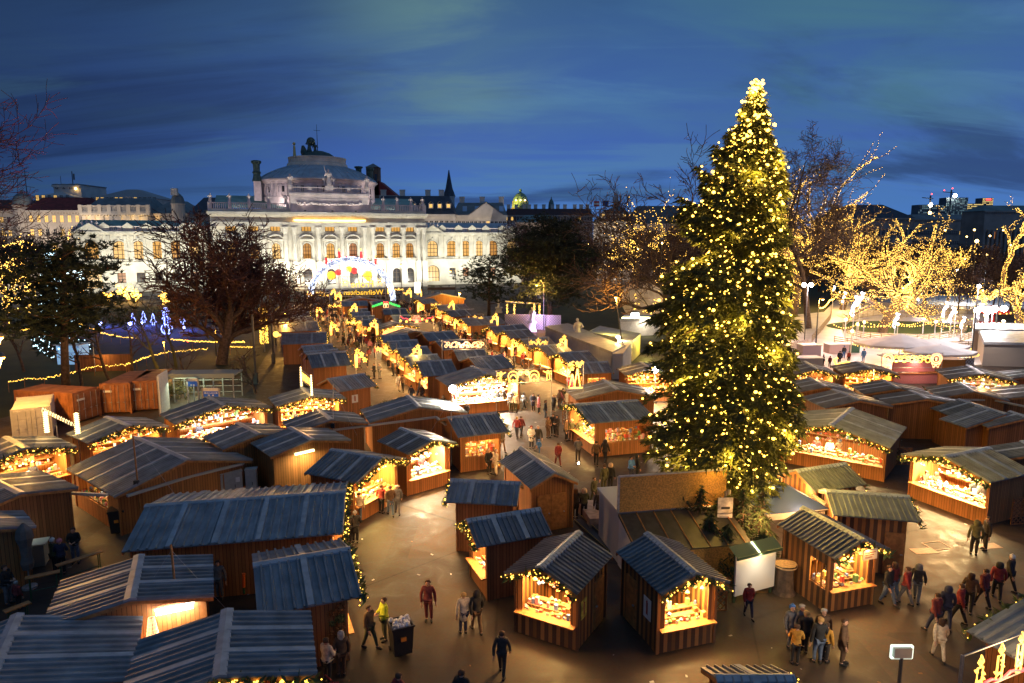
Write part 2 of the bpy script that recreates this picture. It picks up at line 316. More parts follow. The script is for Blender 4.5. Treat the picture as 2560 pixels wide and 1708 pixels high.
# ---------------------------------------------------------------- market stalls
HUTS={}; SELLERS=[]
def H(s):
    for l in s.split('\n'):
        l=l.strip().rstrip(',')
        if l: k,v=l.split(':'); HUTS[k.strip("'")]=eval(v)
H('''H1:(-15.36,19.0,-64.6,4.0,3.58,2.42,3.3)
H2:(-13.77,23.38,-66.1,3.6,2.60,2.86,3.30),
H3:(-8.85,19.35,-70.8,3.7,2.64,2.80,3.30),
H4:(-8.13,24.98,22.7,3.6,2.59,2.59,3.30),
H5:(-12.52,30.95,11.4,9.0,3.29,2.60,3.30),
H6:(-20.78,38.90,-39.4,6.9,3.88,2.29,3.30),
H7:(-25.65,32.85,-34.2,4.5,2.56,2.81,3.30),
H8:(-23.88,28.42,-43.8,2.7,2.22,2.69,3.30),
H9:(-30.05,39.96,-38.0,3.7,2.62,2.72,3.30),
H10:(-26.67,44.85,-38.3,3.6,2.55,2.68,3.30),
H11:(-22.47,50.63,-48.1,3.8,3.56,2.52,3.30),
H12:(-17.15,43.06,-47.5,3.5,2.3,2.8,3.3)
H13:(-13.40,41.92,-50.7,3.5,2.60,2.76,3.30),
H14:(-13.15,46.63,-59.9,3.3,2.60,2.71,3.30),
H15:(-16.54,53.75,-61.2,3.4,2.71,2.79,3.30),
H16:(-7.50,50.57,-68.7,4.0,3.69,2.51,3.30),
H17:(-2.79,46.48,22.3,3.6,2.39,2.53,3.30),
H18:(-6.04,41.74,-49.2,3.7,1.77,2.80,3.30),
H19:(-8.92,37.78,-26.2,3.7,2.29,2.58,3.30),
H20:(-1.35,33.29,-7.6,3.6,1.35,2.62,3.3)
H21:(1.39,36.77,-68.9,4.8,1.40,2.62,3.30),
H22:(-0.36,29.08,21.8,3.5,1.37,2.62,3.30),
H23:(1.93,25.66,-119.6,3.6,1.56,2.64,3.30),
H24:(6.24,25.35,-72.2,3.7,1.46,2.70,3.30),
H25:(13.9,28.16,-73.1,3.6,1.4,2.66,3.3)
H26:(17.18,31.59,-12.3,3.7,1.71,2.74,3.30),
H27:(16.72,35.52,20.3,3.4,1.46,2.59,3.30),
H28:(22.92,46.12,-128.4,6.0,3.56,2.46,3.30),
H29:(26.32,38.09,-156.6,4.0,2.60,2.62,3.30),
H30:(34.42,50.03,-87.9,2.4,2.27,2.63,3.3)
H33:(32.13,56.77,-97.3,3.4,2.76,2.75,3.30),
H34:(32.21,52.85,-96.0,2.8,2.93,2.78,3.30),
H35:(26.42,52.78,-85.0,3.7,2.74,2.74,3.30),
H37:(37.80,55.67,-105.6,3.8,2.51,2.68,3.30),
H38:(34.36,65.62,-98.2,3.9,2.53,2.78,3.30),
H40:(43.64,63.19,-108.7,4.7,2.79,2.70,3.30),
H43:(7.14,50.15,16.7,5.1,2.80,2.62,3.30),
H44:(8.32,56.61,-80.8,4.0,3.50,2.56,3.30),
H31:(34.54,47.95,-79.3,2.4,3.16,2.48,3.30),
H36:(26.3,57.58,-93.0,3.7,2.5,2.75,3.3)
H31b:(35.57,46.63,-92.3,1.7,2.60,2.60,3.30),
H32:(30.75,39.02,-107.4,2.5,2.60,2.60,3.30),
H39:(29.14,65.48,-98.2,4.2,2.09,2.70,3.30),
H41:(43.03,54.73,-118.5,4.8,2.90,2.65,3.30),
H42:(49.13,62.47,-115.1,3.9,2.90,2.65,3.30),
H45:(13.05,65.38,-84.2,3.6,2.53,2.74,3.30),
H46:(7.99,67.12,12.7,3.3,1.90,2.55,3.30),
R1:(6.68,73.33,23.5,3.7,2.30,2.55,3.30),
R2:(4.54,78.21,28.2,3.5,2.30,2.55,3.30),
R3:(2.82,83.73,28,4,2.3,2.55,3.3)
R4:(0.51,91.42,27.2,3.7,2.30,2.55,3.30),
R5:(-0.81,96.44,26.9,5.5,2.30,2.55,3.30),
R6:(-5.04,106.5,28,6.5,3.0,2.45,3.3)
R7:(-9.12,117.99,28,5.5,2.8,2.5,3.3)
R8:(-11.46,127.13,25.9,5.9,2.30,2.55,3.30),
R9:(-17.62,139.43,31.7,3.4,2.30,2.55,3.30),
M1:(-7.87,67.97,20.5,3.6,2.7,2.3,3.3)
M2:(-9.62,71.16,26.2,3.6,2.30,2.55,3.30),
M3:(-11.37,76.57,25.9,3.6,2.30,2.55,3.30),
M4:(-13.27,81.85,21.8,3.6,2.30,2.55,3.30),
M5:(-15.18,87.01,22.2,3.5,2.30,2.55,3.30),
M6:(-21.94,103.74,29.3,2.9,2.30,2.55,3.30),
M7:(-23.54,108.46,20.6,3.1,2.30,2.55,3.30),
M8:(-25.47,114.40,16.2,3.1,2.30,2.55,3.30),
M9:(-27.02,119.77,13.7,3.2,2.30,2.55,3.30),
M10:(-31.15,134.50,16.4,5.1,2.30,2.55,3.30),
N1:(-2.73,70.55,25.7,3.9,2.9,2.45,3.3)
N2:(-4.79,74.83,18.8,3.5,2.30,2.55,3.30),
N3:(-7.50,82.08,28.8,3.8,2.30,2.55,3.30),
N4:(-9.90,89.48,29.3,4.4,2.30,2.55,3.30),
N5:(-18.03,109.57,21.6,3.0,2.30,2.55,3.30),
N6:(-20.72,119.68,18.3,4.2,2.30,2.55,3.30),
N7:(-26.83,134.50,29.5,2.9,2.30,2.55,3.30),
L1:(-14.87,60.04,42.4,3.7,2.1,2.5,3.3)
L2:(-19.42,70.55,24.9,4.0,2.8,2.7,3.7)
L3:(-21.11,74.46,30.1,3.7,2.40,2.55,3.30),
L4:(-22.60,78.19,28.1,3.5,2.40,2.55,3.30),
L5:(-26.66,86.96,14.8,5.5,3.2,2.6,3.5)
L6:(-31.28,99.28,21.5,5.4,3.4,2.5,3.4)
L7:(-33.30,107.45,28.5,3.2,2.40,2.55,3.30),
L8:(-35.37,113.62,20.2,3.0,2.40,2.55,3.30),
L9:(-37.29,119.86,20.1,2.8,2.40,2.55,3.30),
L10:(-39.25,126.61,24,2.6,2.4,2.55,3.3)
MB:(-3.00,61.51,-68.1,4.3,3.60,2.75,3.60),
MC:(-13.81,92.15,-64.6,4.0,2.90,2.60,3.30),
MD:(-17.23,100.29,-61.4,3.7,2.90,2.60,3.30),
HBM:(6.89,17.74,0.0,2.2,1.50,2.50,3.20),''')
def slope(b,L,w,hr,he,sg,per,hh,mi=0,th=.05):
    dz=hr-he; sl=math.hypot(w,dz); ny=sg*dz/sl; nz=w/sl
    xs=[];x=-L/2; n=max(4,round(L/per)); p=L/n
    for i in range(n): xs+= [(x+i*p,0),(x+i*p+p*.66,0),(x+i*p+p*.70,hh),(x+i*p+p*.92,hh)]
    xs.append((L/2,0)); base=len(b.v)
    for (xx,h) in xs:
        b.v.append((xx,ny*h,hr+nz*h)); b.v.append((xx,sg*w+ny*h,he+nz*h))
    for i in range(len(xs)-1):
        q=(base+2*i,base+2*i+1,base+2*i+3,base+2*i+2); b.f.append(q if sg<0 else q[::-1]); b.m.append(mi)
    t=-th
    b.face([(-L/2,ny*t,hr+nz*t),(L/2,ny*t,hr+nz*t),(L/2,sg*w+ny*t,he+nz*t),(-L/2,sg*w+ny*t,he+nz*t)],mi)
    b.face([(-L/2,sg*w,he),(L/2,sg*w,he),(L/2,sg*w+ny*t,he+nz*t),(-L/2,sg*w+ny*t,he+nz*t)],mi)
    for xx in (-L/2,L/2): b.face([(xx,0,hr),(xx,sg*w,he),(xx,sg*w+ny*t,he+nz*t),(xx,ny*t,hr+nz*t)],mi)
def seam(b,L,w,hr,he,sg,x,wd=.2,mi=0,h=.055):
    dz=hr-he; sl=math.hypot(w,dz); ny=sg*dz/sl; nz=w/sl
    P=lambda xx,f,hh:(xx,sg*w*f+ny*hh,hr-dz*f+nz*hh)
    b.face([P(x-wd/2,0,h),P(x+wd/2,0,h),P(x+wd/2,1.,h),P(x-wd/2,1.,h)],mi)
    b.face([P(x-wd/2,0,h),P(x-wd/2,1.,h),P(x-wd/2,1.,.0),P(x-wd/2,0,.0)],mi); b.face([P(x+wd/2,0,h),P(x+wd/2,1.,h),P(x+wd/2,1.,0),P(x+wd/2,0,0)],mi)
    b.face([P(x-wd/2,1.,h),P(x+wd/2,1.,h),P(x+wd/2,1.,0),P(x-wd/2,1.,0)],mi)
GOODC=[mat('goods %d'%i,c,.5) for i,c in enumerate([(.75,.12,.08),(.85,.6,.2),(.8,.75,.65),(.15,.35,.15),(.2,.3,.65),(.5,.22,.08),(.85,.4,.45)])]
SHELF=mat('shelf boards',(.30,.17,.08),.8)
def goods_mesh(seed,wd,dp,fill=.55):
    r=random.Random(seed); b=MB(); nx=int(wd/.16)
    # stepped counter trays and hanging wares
    for row,(y,z) in enumerate(((0,.98),(.32,1.08),(.64,1.2),(dp*.8,1.42),(dp*.88,1.75),(dp*.92,2.05))):
        b.box(-wd/2,wd/2,y,y+.26,z-.05,z,7)
        for i in range(nx):
            if r.random()>fill: continue
            x=-wd/2+.08+i*(wd-.16)/max(1,nx-1); s=r.uniform(.07,.17); mi=r.randrange(7)
            if r.random()<.5: b.box(x-s/2,x+s/2,y+.05,y+.05+s,z,z+s*r.uniform(.8,2.4),mi)
            else: b.octa((x,y+.12,z+s*.7),s*.75,mi)
    for i in range(nx):
        if r.random()<.5:
            x=-wd/2+.1+i*(wd-.2)/max(1,nx-1); z=2.3-r.random()*.3; b.octa((x,.25,z),r.uniform(.06,.12),r.randrange(7))
    for i in range(int(wd/.45)): x=-wd/2+.2+i*.45; b.box(x-.07,x+.07,-.02,-.005,1.02,1.12,2)
    return b
def garland(b,bl,pts,r,seed,small=True,big=True,den=9.):
    """fir tufts into b, bulbs into bl along a polyline"""
    rr=random.Random(seed)
    for i in range(len(pts)-1):
        p=Vector(pts[i]); q=Vector(pts[i+1]); L=(q-p).length; n=max(2,int(L*den*2.2))
        for k in range(n):
            c=p.lerp(q,(k+rr.random())/n)+Vector((rr.uniform(-.5,.5)*r,rr.uniform(-.5,.5)*r,rr.uniform(-1.2,.4)*r))
            a=Vector((rr.uniform(-1,1),rr.uniform(-1,1),rr.uniform(-1,.6))).normalized()*r*1.5; d=Vector((rr.uniform(-1,1),rr.uniform(-1,1),rr.uniform(-1,1))).normalized()*r*.35
            b.face([c-d,c+d,c+a]); b.face([c-d,c+d,c-a])
        m=max(2,int(L*den))
        if small:
            for k in range(m):
                c=p.lerp(q,(k+rr.random())/m)+Vector((rr.uniform(-1,1)*r*.8,rr.uniform(-1,1)*r*.8,rr.uniform(-1.4,.5)*r)); bl.octa(c,.030)
        if big:
            m2=max(1,int(L/.62))
            for k in range(m2): c=p.lerp(q,(k+.5)/m2)+Vector((0,0,-.06)); bl.octa(c,.075)
WARM=(1,.60,.19); GOLD=(1,.55,.13); NEUT=(1,.82,.55)
def stall(key,label,wall='L',lit=(),trim=(),win=(),door=None,cat='market stall',group=None,power=90,color=WARM,rm=None,rib=.24,seams=2,light=True,fullfront=False,hand=None,goods=True,gpow=1.):
    x,y,az,L,w,he,hr=HUTS[key]; far=y>66
    root=empty('market_stall',(x,y,0),R(az),label,cat,group)
    wm={'L':WOOD,'D':WOODD,'S':STRIPE}[wall]; rmat=rm or ROOF
    # roof
    b=MB(); hh=.075 if not far else .06
    for sg in (-1,1):
        slope(b,L,w,hr,he,sg,rib,hh)
        ns=seams if L>3 else 1
        for i in range(ns):
            xx=-L/2+L*(i+1)/(ns+1); seam(b,L,w,hr,he,sg,xx,.22 if not far else .2,1,hh+.008)
    b.build('roof',[rmat,CAPM],root)
    b=MB(); dz=hr-he; sl=math.hypot(w,dz)
    for sg in (-1,1):
        ca,sa=w/sl,dz/sl; cw=.2
        b.face([(-L/2-.02,0,hr+.085),(L/2+.02,0,hr+.085),(L/2+.02,sg*cw*ca,hr+.075-cw*sa),(-L/2-.02,sg*cw*ca,hr+.075-cw*sa)])
        b.face([(-L/2-.02,sg*cw*ca,hr+.075-cw*sa),(L/2+.02,sg*cw*ca,hr+.075-cw*sa),(L/2+.02,sg*cw*ca,hr-cw*sa),(-L/2-.02,sg*cw*ca,hr-cw*sa)])
        for xx in (-L/2-.02,L/2+.02): b.face([(xx,0,hr+.085),(xx,sg*cw*ca,hr+.075-cw*sa),(xx,sg*cw*ca,hr-cw*sa),(xx,0,hr)])
    b.build('ridge_cap',CAPM,root)
    # walls
    oe=.32 if w>1.9 else .22; of=.55; ob=.28
    wx0=-L/2+(of if '1' in lit or '1' in trim else ob); wx1=L/2-(of if '2' in lit or '2' in trim else ob); wy=w-oe
    top=lambda yy: hr-dz*abs(yy)/w-.07
    b=MB(); t=.06
    def gable(xa,xb,openn,full):
        if not openn:
            b.face([(xa,-wy,0),(xa,wy,0),(xa,wy,top(wy)),(xa,0,top(0)),(xa,-wy,top(wy))]); b.face([(xb,-wy,0),(xb,wy,0),(xb,wy,top(wy)),(xb,0,top(0)),(xb,-wy,top(wy))])
        else:
            zb=.95; pw=.14 if full else .3; zt=top(wy)-.1
            b.box(min(xa,xb),max(xa,xb),-wy,wy,0,zb)
            for s in (-1,1): b.box(min(xa,xb),max(xa,xb),min(s*wy,s*(wy-pw)),max(s*wy,s*(wy-pw)),zb,zt)
            # gable board above the opening
            g=.1 if full else .0
            up=lambda yy: top(yy)
            lo=(lambda yy: up(yy)-.28) if full else (lambda yy: zt)
            for xx in (xa,xb):
                b.face([(xx,-wy,lo(wy)),(xx,0,lo(0)),(xx,0,up(0)),(xx,-wy,up(wy))]); b.face([(xx,0,lo(0)),(xx,wy,lo(wy)),(xx,wy,up(wy)),(xx,0,up(0))])
            if full:
                pass
    full=fullfront or w>1.9
    gable(wx0,wx0+t,'1' in lit,full); gable(wx1,wx1-t,'2' in lit,full)
    for s,nm in ((-1,'a'),(1,'b')):
        y0,y1=sorted((s*wy,s*(wy-t))); zt=top(wy)-.02
        if nm in win:
            xa,xb=win[nm] if isinstance(win,dict) else (wx0+.5,wx1-.5)
            mu=MB(); np_=3
            for i in range(1,np_): xm=xa+(xb-xa)*i/np_; mu.box(xm-.03,xm+.03,y0+.01,y1-.01,.95,2.05)
            mu.build('window_frame',PLAIN,root); gm=goods_mesh(sum(map(ord,key))+5,xb-xa,1.1,.8); g=gm.build('stall_goods',GOODC+[SHELF]); gp=Matrix.Translation((x,y,0))@Matrix.Rotation(R(az),4,'Z')@Vector(((xa+xb)/2,s*(wy-.1),0)); g.location=gp; g.rotation_euler=(0,0,R(az)+(PI if s>0 else 0)); tag(g,('wares behind the side panes of the '+label)[:110],'stall goods',None,'stuff')
            b.box(wx0,wx1,y0,y1,0,.95); b.box(wx0,xa,y0,y1,.95,zt); b.box(xb,wx1,y0,y1,.95,zt); b.box(xa,xb,y0,y1,2.05,zt)
        else: b.box(wx0,wx1,y0,y1,0,zt)
    for xx in (wx0,wx1):
        for s in (-1,1): b.box(xx-.05,xx+.05,s*wy-.05,s*wy+.05,0,top(wy)-.03)
    if lit or win: b.box(wx0+.06,wx1-.06,-wy+.06,wy-.06,.02,.05)
    b.build('wall',wm,root)
    # fascia boards at the gable ends
    for xx in (-L/2+.03,L/2-.03):
        b=MB(); z0=-.185; z1=-.04
        for a in (xx-.025,xx+.025): b.face([(a,-w+.02,he+z0),(a,0,hr+z0),(a,w-.02,he+z0),(a,w-.02,he+z1),(a,0,hr+z1),(a,-w+.02,he+z1)])
        for sg in (-1,1): b.face([(xx-.025,0,hr+z0),(xx+.025,0,hr+z0),(xx+.025,sg*(w-.02),he+z0),(xx-.025,sg*(w-.02),he+z0)])
        b.build('bargeboard',PLAIN,root)
    if door:
        for (side,u,dw) in door:
            d=MB()
            if side in '12':
                xx=wx0-.03 if side=='1' else wx1+.03; d.box(xx-.03,xx+.03,u-dw/2,u+dw/2,.06,2.05); hp=(xx+(-.06 if side=='1' else .06),u+dw/2-.12,1.02)
            else:
                yy=(wy+.03)*(-1 if side=='a' else 1); d.box(u-dw/2,u+dw/2,yy-.03,yy+.03,.06,2.05); hp=(u+dw/2-.12,yy+(-.06 if side=='a' else .06),1.02)
            do=d.build('door',PLAIN,root); k=MB(); k.box(hp[0]-.05,hp[0]+.05,hp[1]-.03,hp[1]+.03,hp[2]-.02,hp[2]+.02); k.build('handle',GALV,do)
    # garlands with fairy lights on the named gable ends
    gb=MB(); bl=MB(); sd=sum(map(ord,key))
    den=11 if not far else 6
    for e in trim:
        if e in '12':
            xx=(-L/2-.06) if e=='1' else (L/2+.06)
            garland(gb,bl,[(xx,-w,he-.12),(xx,0,hr-.1),(xx,w,he-.12)],.16 if w<2 else .2,sd,den=den)
        else:
            yy=(-w-.05) if e in 'a' else (w+.05); garland(gb,bl,[(-L/2,yy,he-.08),(L/2,yy,he-.08)],.12,sd+3,den=den)
    if gb.f:
        g=gb.build('garland',FIR,root); bl.build('fairy_lights',BULB,g)
    # lit front: counter, lamp, wares
    for e in lit:
        sx=-1 if e=='1' else 1; xf=wx0 if e=='1' else wx1
        b=MB(); a,c=sorted((xf-sx*.25,xf+sx*.28)); b.box(a,c,-wy+.05,wy-.05,.95,1.0); b.build('counter',PLAIN,root)
        inner=abs(wx1-wx0)
        if goods and y<75:
            gm=goods_mesh(sd,2*wy-.5,inner-.7)
            g=gm.build('stall_goods',GOODC+[SHELF]); g.location=Matrix.Translation((x,y,0))@Matrix.Rotation(R(az),4,'Z')@Vector((xf-sx*.12,0,0))
            g.rotation_euler=(0,0,R(az)+(PI/2 if sx<0 else -PI/2)+PI)
            tag(g,('wares spread on the counter of the '+label)[:120],'stall goods',None,'stuff')
    if lit or win:
        b=MB()
        b.box(-.04,.04,-wy*.7,wy*.7,he-.12 if w<2 else he-.02,(he-.12 if w<2 else he-.02)+.05); b.build('ceiling_lamp',GLOW,root)
        if light:
            e=(lit or ('a',))[0]; sx={'1':-1,'2':1}.get(e,0)
            xa=wx0 if e=='1' else wx1
            lamp('AREA',power*(2.2 if w<2 else 3.2)*gpow*(1.2 if far else 1),color,((xa*.55) if sx else 0,0,he-.2 if w<2 else he-.1),root,'lamp_light',.5,max(.6,1.6*wy))
            if lit: lamp('AREA',power*(1.0 if not far else .8)*gpow,(1,.50,.17),(xa+sx*.25,0,he-.05),root,'lamp_light',.12,1.7*wy,aim((sx*.55,0,-.8)))
    if lit and y<62:
        SELLERS.append((Matrix.Translation((x,y,0))@Matrix.Rotation(R(az),4,'Z')@Vector(((xf-sx*min(1.6,inner*.62)),wy*(.35 if sd%2 else -.4),0)),R(az)+(PI/2 if sx>0 else -PI/2),label))
    elif trim and light:
        e=trim[0]
        if e in '12':
            sx=-1 if e=='1' else 1; lamp('AREA',power*(1.6 if not far else 1.6),(1,.52,.16),(sx*(L/2+.1),0,he-.15),root,'lamp_light',.12,1.6*wy,aim((sx*.6,0,-.8)))
    return root
# ---------------------------------------------------------------- the stalls one by one
G1='wooden market stalls around the square'
S=lambda *a,**k: stall(*a,group=k.pop('group',G1),**k)
S('H1','dark blue ridged roof cut off by the lower left corner',lit=(),rib=.3,wall='L')
S('H2','closed hut under the crooked mast with a flood tube on its gable',rib=.3)
S('H3','blue roofed stall below the comet light, garland on its front eave',lit='2',trim='2',rib=.3)
S('H4','steep blue roofed stall beside the hanging dried flower balls',lit='2',trim='2',rib=.33,seams=1,power=60)
S('H5','longest hut with one blue roof of nine metres',trim='2',lit='2',seams=4,rib=.34,power=60)
S('H6','big double hut with guyed mast, bench along its lit window',wall='L',trim=(),win={'a':(-2.6,1.6)},seams=3,power=150)
S('H7','closed dark brown hut with white cable duct left of the big double hut',wall='D')
S('H8','half hidden grey roof beside the closed parasol',wall='L')
S('H9','low lit stall at the left edge, its counter full of bright ware',lit='2',trim='2',power=150)
S('H10','lit stall just below the brown containers with red goods',lit='2',trim='2',power=150)
S('H11','lit stall beside the blue exit sign with glittering glass ware',lit='2',trim='2',power=190,color=(1,.85,.6))
S('H12','small closed hut squeezed behind the big double hut roof',trim='1')
S('H13','closed tall hut with a yellow fluorescent tube on its back gable')
S('H14','closed hut with a rolled up white shutter on its rear',trim='1',power=60)
S('H15','stall with two glowing towers and glowing letters on its roof',lit='2',trim='2',power=260)
S('H16','wide hut seen from behind, white pipe crossing its back wall',trim='1')
S('H17','blue roofed stall with three lit glass panes on its long side',trim='2',win={'a':(-1.2,1.25)},power=110)
S('H18','stall with one blazing white display window above a glowing shelf',lit='2',trim='2',power=330,color=(1,.85,.55),fullfront=False)
S('H19','blue roofed food stall whose long counter glows yellow',lit='2',trim='2',power=140,color=(1,.72,.2))
S('H20','low single pitched looking blue roof left of the hut with two doors',trim='1',wall='D')
S('H21','tall hut with two plain wooden doors in its gable',trim='1',door=[('2',.35,.85),('2',-.5,.8)],seams=1)
S('H22','small stall with red cloth on its counter',lit='1',trim='1',power=80,wall='D')
S('H23','small grey roofed stall facing the square with posters on its side wall',lit='2',trim='2',wall='S',power=90,rm=ROOF2,door=[('b',-.7,.8)],seams=0)
S('H24','striped stall with wooden door and a white poster beside it',lit='2',trim='2',wall='S',power=110,door=[('a',-.75,.8)],seams=0)
S('H25','striped stall with glazed corner and small white name board',lit='2',trim='2',wall='S',power=90,win={'a':(.2,1.2)},rm=ROOF2,seams=0)
S('H26','striped stall behind the police tent with a wooden side door',trim='2',wall='S',door=[('a',.9,.85)],seams=0)
S('H27','blue roofed small hut next to the tree trunk, garland on its right',trim='2',wall='S',seams=0)
S('H28','widest lit stall right of the tree, shelves of colourful jars',lit='2',trim='2',power=200,color=(1,.72,.32))
S('H29','blazing stall at the right edge with two buyers at its counter',lit='2',trim='2',power=340,color=(1,.74,.34))
S('H30','uppermost of the three stepped blue roofs',wall='D',seams=1)
S('H31','middle one of the three stepped blue roofs',wall='D',seams=1)
S('H31b','lowest of the three stepped blue roofs',wall='D',seams=1)
S('H32','blue roof cut by the right edge above the blazing stall',wall='D')
S('H33','black roofed closed hut in front of the red snack stand',wall='D',trim='1',light=False,rm=ROOF2)
S('H34','black roofed closed hut behind the stepped blue roofs',wall='D',rm=ROOF2)
S('H35','shiny dark roofed hut behind the widest lit stall',wall='D',rm=ROOF2)
S('H36','dark roofed hut whose back gable glows greenish yellow',wall='L',rm=ROOF2)
S('H37','dark roofed hut with garland, a white pipe behind it',wall='L',trim='1',light=False,rm=ROOF2)
S('H38','golden lit stall with star bulbs below the pink ice plaza',lit='2',trim='2',power=260,color=GOLD,rm=ROOF2)
S('H39','golden lit stall touching the tree branches at its left',lit='2',trim='2',power=220,rm=ROOF2)
S('H40','stall with pale green glass ware glittering at the right',lit='2',trim='2',power=240,color=(.85,1,.72),rm=ROOF2)
S('H41','dark roof cut by the right edge below the glass stall',wall='D',rm=ROOF2)
S('H42','small dark roof at the right edge beside the white trailer',wall='D',rm=ROOF2)
S('H43','long blue roofed stall left of the tree with glazed corner',lit='1',trim='1',win={'a':(-1.2,2.0)},power=120,seams=2)
S('H44','wide closed hut behind the long glazed stall',wall='L',trim='1',rm=ROOF2)
S('H45','golden lit stall under the dazzling floodlight left of the tree',lit='2',trim='2',power=260,color=GOLD,rm=ROOF2)
S('H46','beige roofed stall with two small lit windows at the row end',win={'a':(-1.0,.8)},trim='1',rm=ROOFW,power=110)
S('HBM','blue roof edge peeking in at the bottom edge',trim='2',light=False)
S('MB','blazing white tented stall in the middle of the square',lit='2',trim='2',power=900,color=(1,.92,.72),rm=mat('grey tent cloth',(.30,.29,.28),.8,n=.2,ns=1),rib=3.,seams=0)
S('MC','dark gable roof in the middle row behind the glowing arch',wall='L',rm=ROOF2)
S('MD','stall with a glowing arched gable in the middle row',lit='2',trim='2',power=500,color=(1,.8,.4),rm=ROOF2)
ORD=['first','second','third','fourth','fifth','sixth','seventh','eighth','ninth','tenth']
for i in range(10): S('L%d'%(i+1),'%s roof from the square in the row beside the park'%ORD[i],trim='2',lit='2' if i else (),power=60,rm=ROOFW if i not in(1,) else ROOF,group='stalls in the row beside the park',goods=False)
for i in range(10): S('M%d'%(i+1),'%s blue roof from the square in the middle row, left file'%ORD[i],trim='1',lit='1',power=80,group='stalls in the middle row, left file',goods=i<3)
for i in range(7): S('N%d'%(i+1),'%s blue roof from the square in the middle row, right file'%ORD[i],trim='2',lit='2',power=60,group='stalls in the middle row, right file',goods=False)
for i in range(9): S('R%d'%(i+1),'%s roof from the square in the row beside the statues'%ORD[i],trim='1',lit='1',power=130,rm=ROOFW,group='stalls in the row beside the statues',goods=i<3)
# corner stall at the lower right
E_=at(2416,1577,2.5); ed=(at(2531,1643,2.5)-E_).normalized(); up_=(at(2560,1488,3.1)-E_); up_.z=0
pn=Vector((-ed.y,ed.x,0)); 
if pn.dot(up_)<0: pn=-pn
cc=E_+ed*2.+pn*2.9
HUTS['HBR']=(cc.x,cc.y,math.degrees(math.atan2(ed.y,ed.x)),4.,2.9,2.5,3.3)
S('HBR','blue roof with garlanded edge in the lower right corner',trim='1',light=False,rib=.3)
# ---------------------------------------------------------------- theatre
STONE=mat('pale floodlit limestone',(.58,.55,.47),.75,n=.16,ns=.35)
STONE2=mat('pink lit attic stone',(.66,.58,.57),.8,n=.18,ns=.5)  # limestone with the attic's soft pink light mixed into its colour
SHADEST=mat('recess stone',(.52,.47,.40),.8,n=.2,ns=.6)
COPPER=mat('green copper sheet',(.16,.30,.27),.5,n=.25,ns=.4)
BRONZE=mat('patinated bronze',(.045,.085,.075),.6,n=.3,ns=2)
LEADR=mat('blue grey lead roof',(.34,.43,.5),.45,n=.15,ns=.4)
DARKR=mat('dark slate roof',(.045,.06,.085),.6,n=.2,ns=.6)
GILT=mat('gilded metal',(.75,.5,.15),.35,.8)
FRAME=mat('dark window frame',(.06,.035,.02),.6)
WINL=[mat('lit room %d'%i,(.10,.06,.03),.3,n=.5,ns=.9,emit=e,es=s,sample='NONE') for i,(e,s) in enumerate([((1,.50,.10),.75),((1,.42,.06),.45),((1,.60,.2),1.0),((.9,.3,.12),.35)])]
WIND=mat('dark window glass',(.03,.03,.035),.2)
def relief(m):
    """block joints and carved relief as real bump on stone"""
    nt=m.node_tree; b=nt.nodes['Principled BSDF']; N=nt.nodes.new; Lk=nt.links.new; tc=N('ShaderNodeTexCoord')
    br=N('ShaderNodeTexBrick'); mp=N('ShaderNodeMapping'); mp.inputs['Rotation'].default_value=(PI/2,0,0); Lk(tc.outputs['Object'],mp.inputs[0]); Lk(mp.outputs[0],br.inputs['Vector'])
    br.inputs['Scale'].default_value=1.; br.inputs['Brick Width'].default_value=1.5; br.inputs['Row Height'].default_value=.62; br.inputs['Mortar Size'].default_value=.05
    br.inputs['Color1'].default_value=(1,1,1,1); br.inputs['Color2'].default_value=(.9,.9,.9,1); br.inputs['Mortar'].default_value=(0,0,0,1)
    no=N('ShaderNodeTexNoise'); no.inputs['Scale'].default_value=1.6; no.inputs['Detail'].default_value=6; Lk(tc.outputs['Object'],no.inputs['Vector'])
    mx=N('ShaderNodeMix'); mx.data_type='RGBA'; mx.inputs[0].default_value=.35; Lk(br.outputs['Color'],mx.inputs[6]); Lk(no.outputs['Color'],mx.inputs[7])
    bu=N('ShaderNodeBump'); bu.inputs['Strength'].default_value=.35; bu.inputs['Distance'].default_value=.08; Lk(mx.outputs[2],bu.inputs['Height']); Lk(bu.outputs[0],b.inputs['Normal'])
relief(STONE); relief(STONE2)
th=empty('theatre_building',C0,TH,'grand white floodlit theatre with round domed roof and columns','theatre')
def arch_pts(x,w,z0,z1,n=8):
    r=w/2; zc=z1-r; return [(x-r,z0),(x+r,z0)]+[(x+r*math.cos(PI*i/n),zc+r*math.sin(PI*i/n)) for i in range(n+1)]
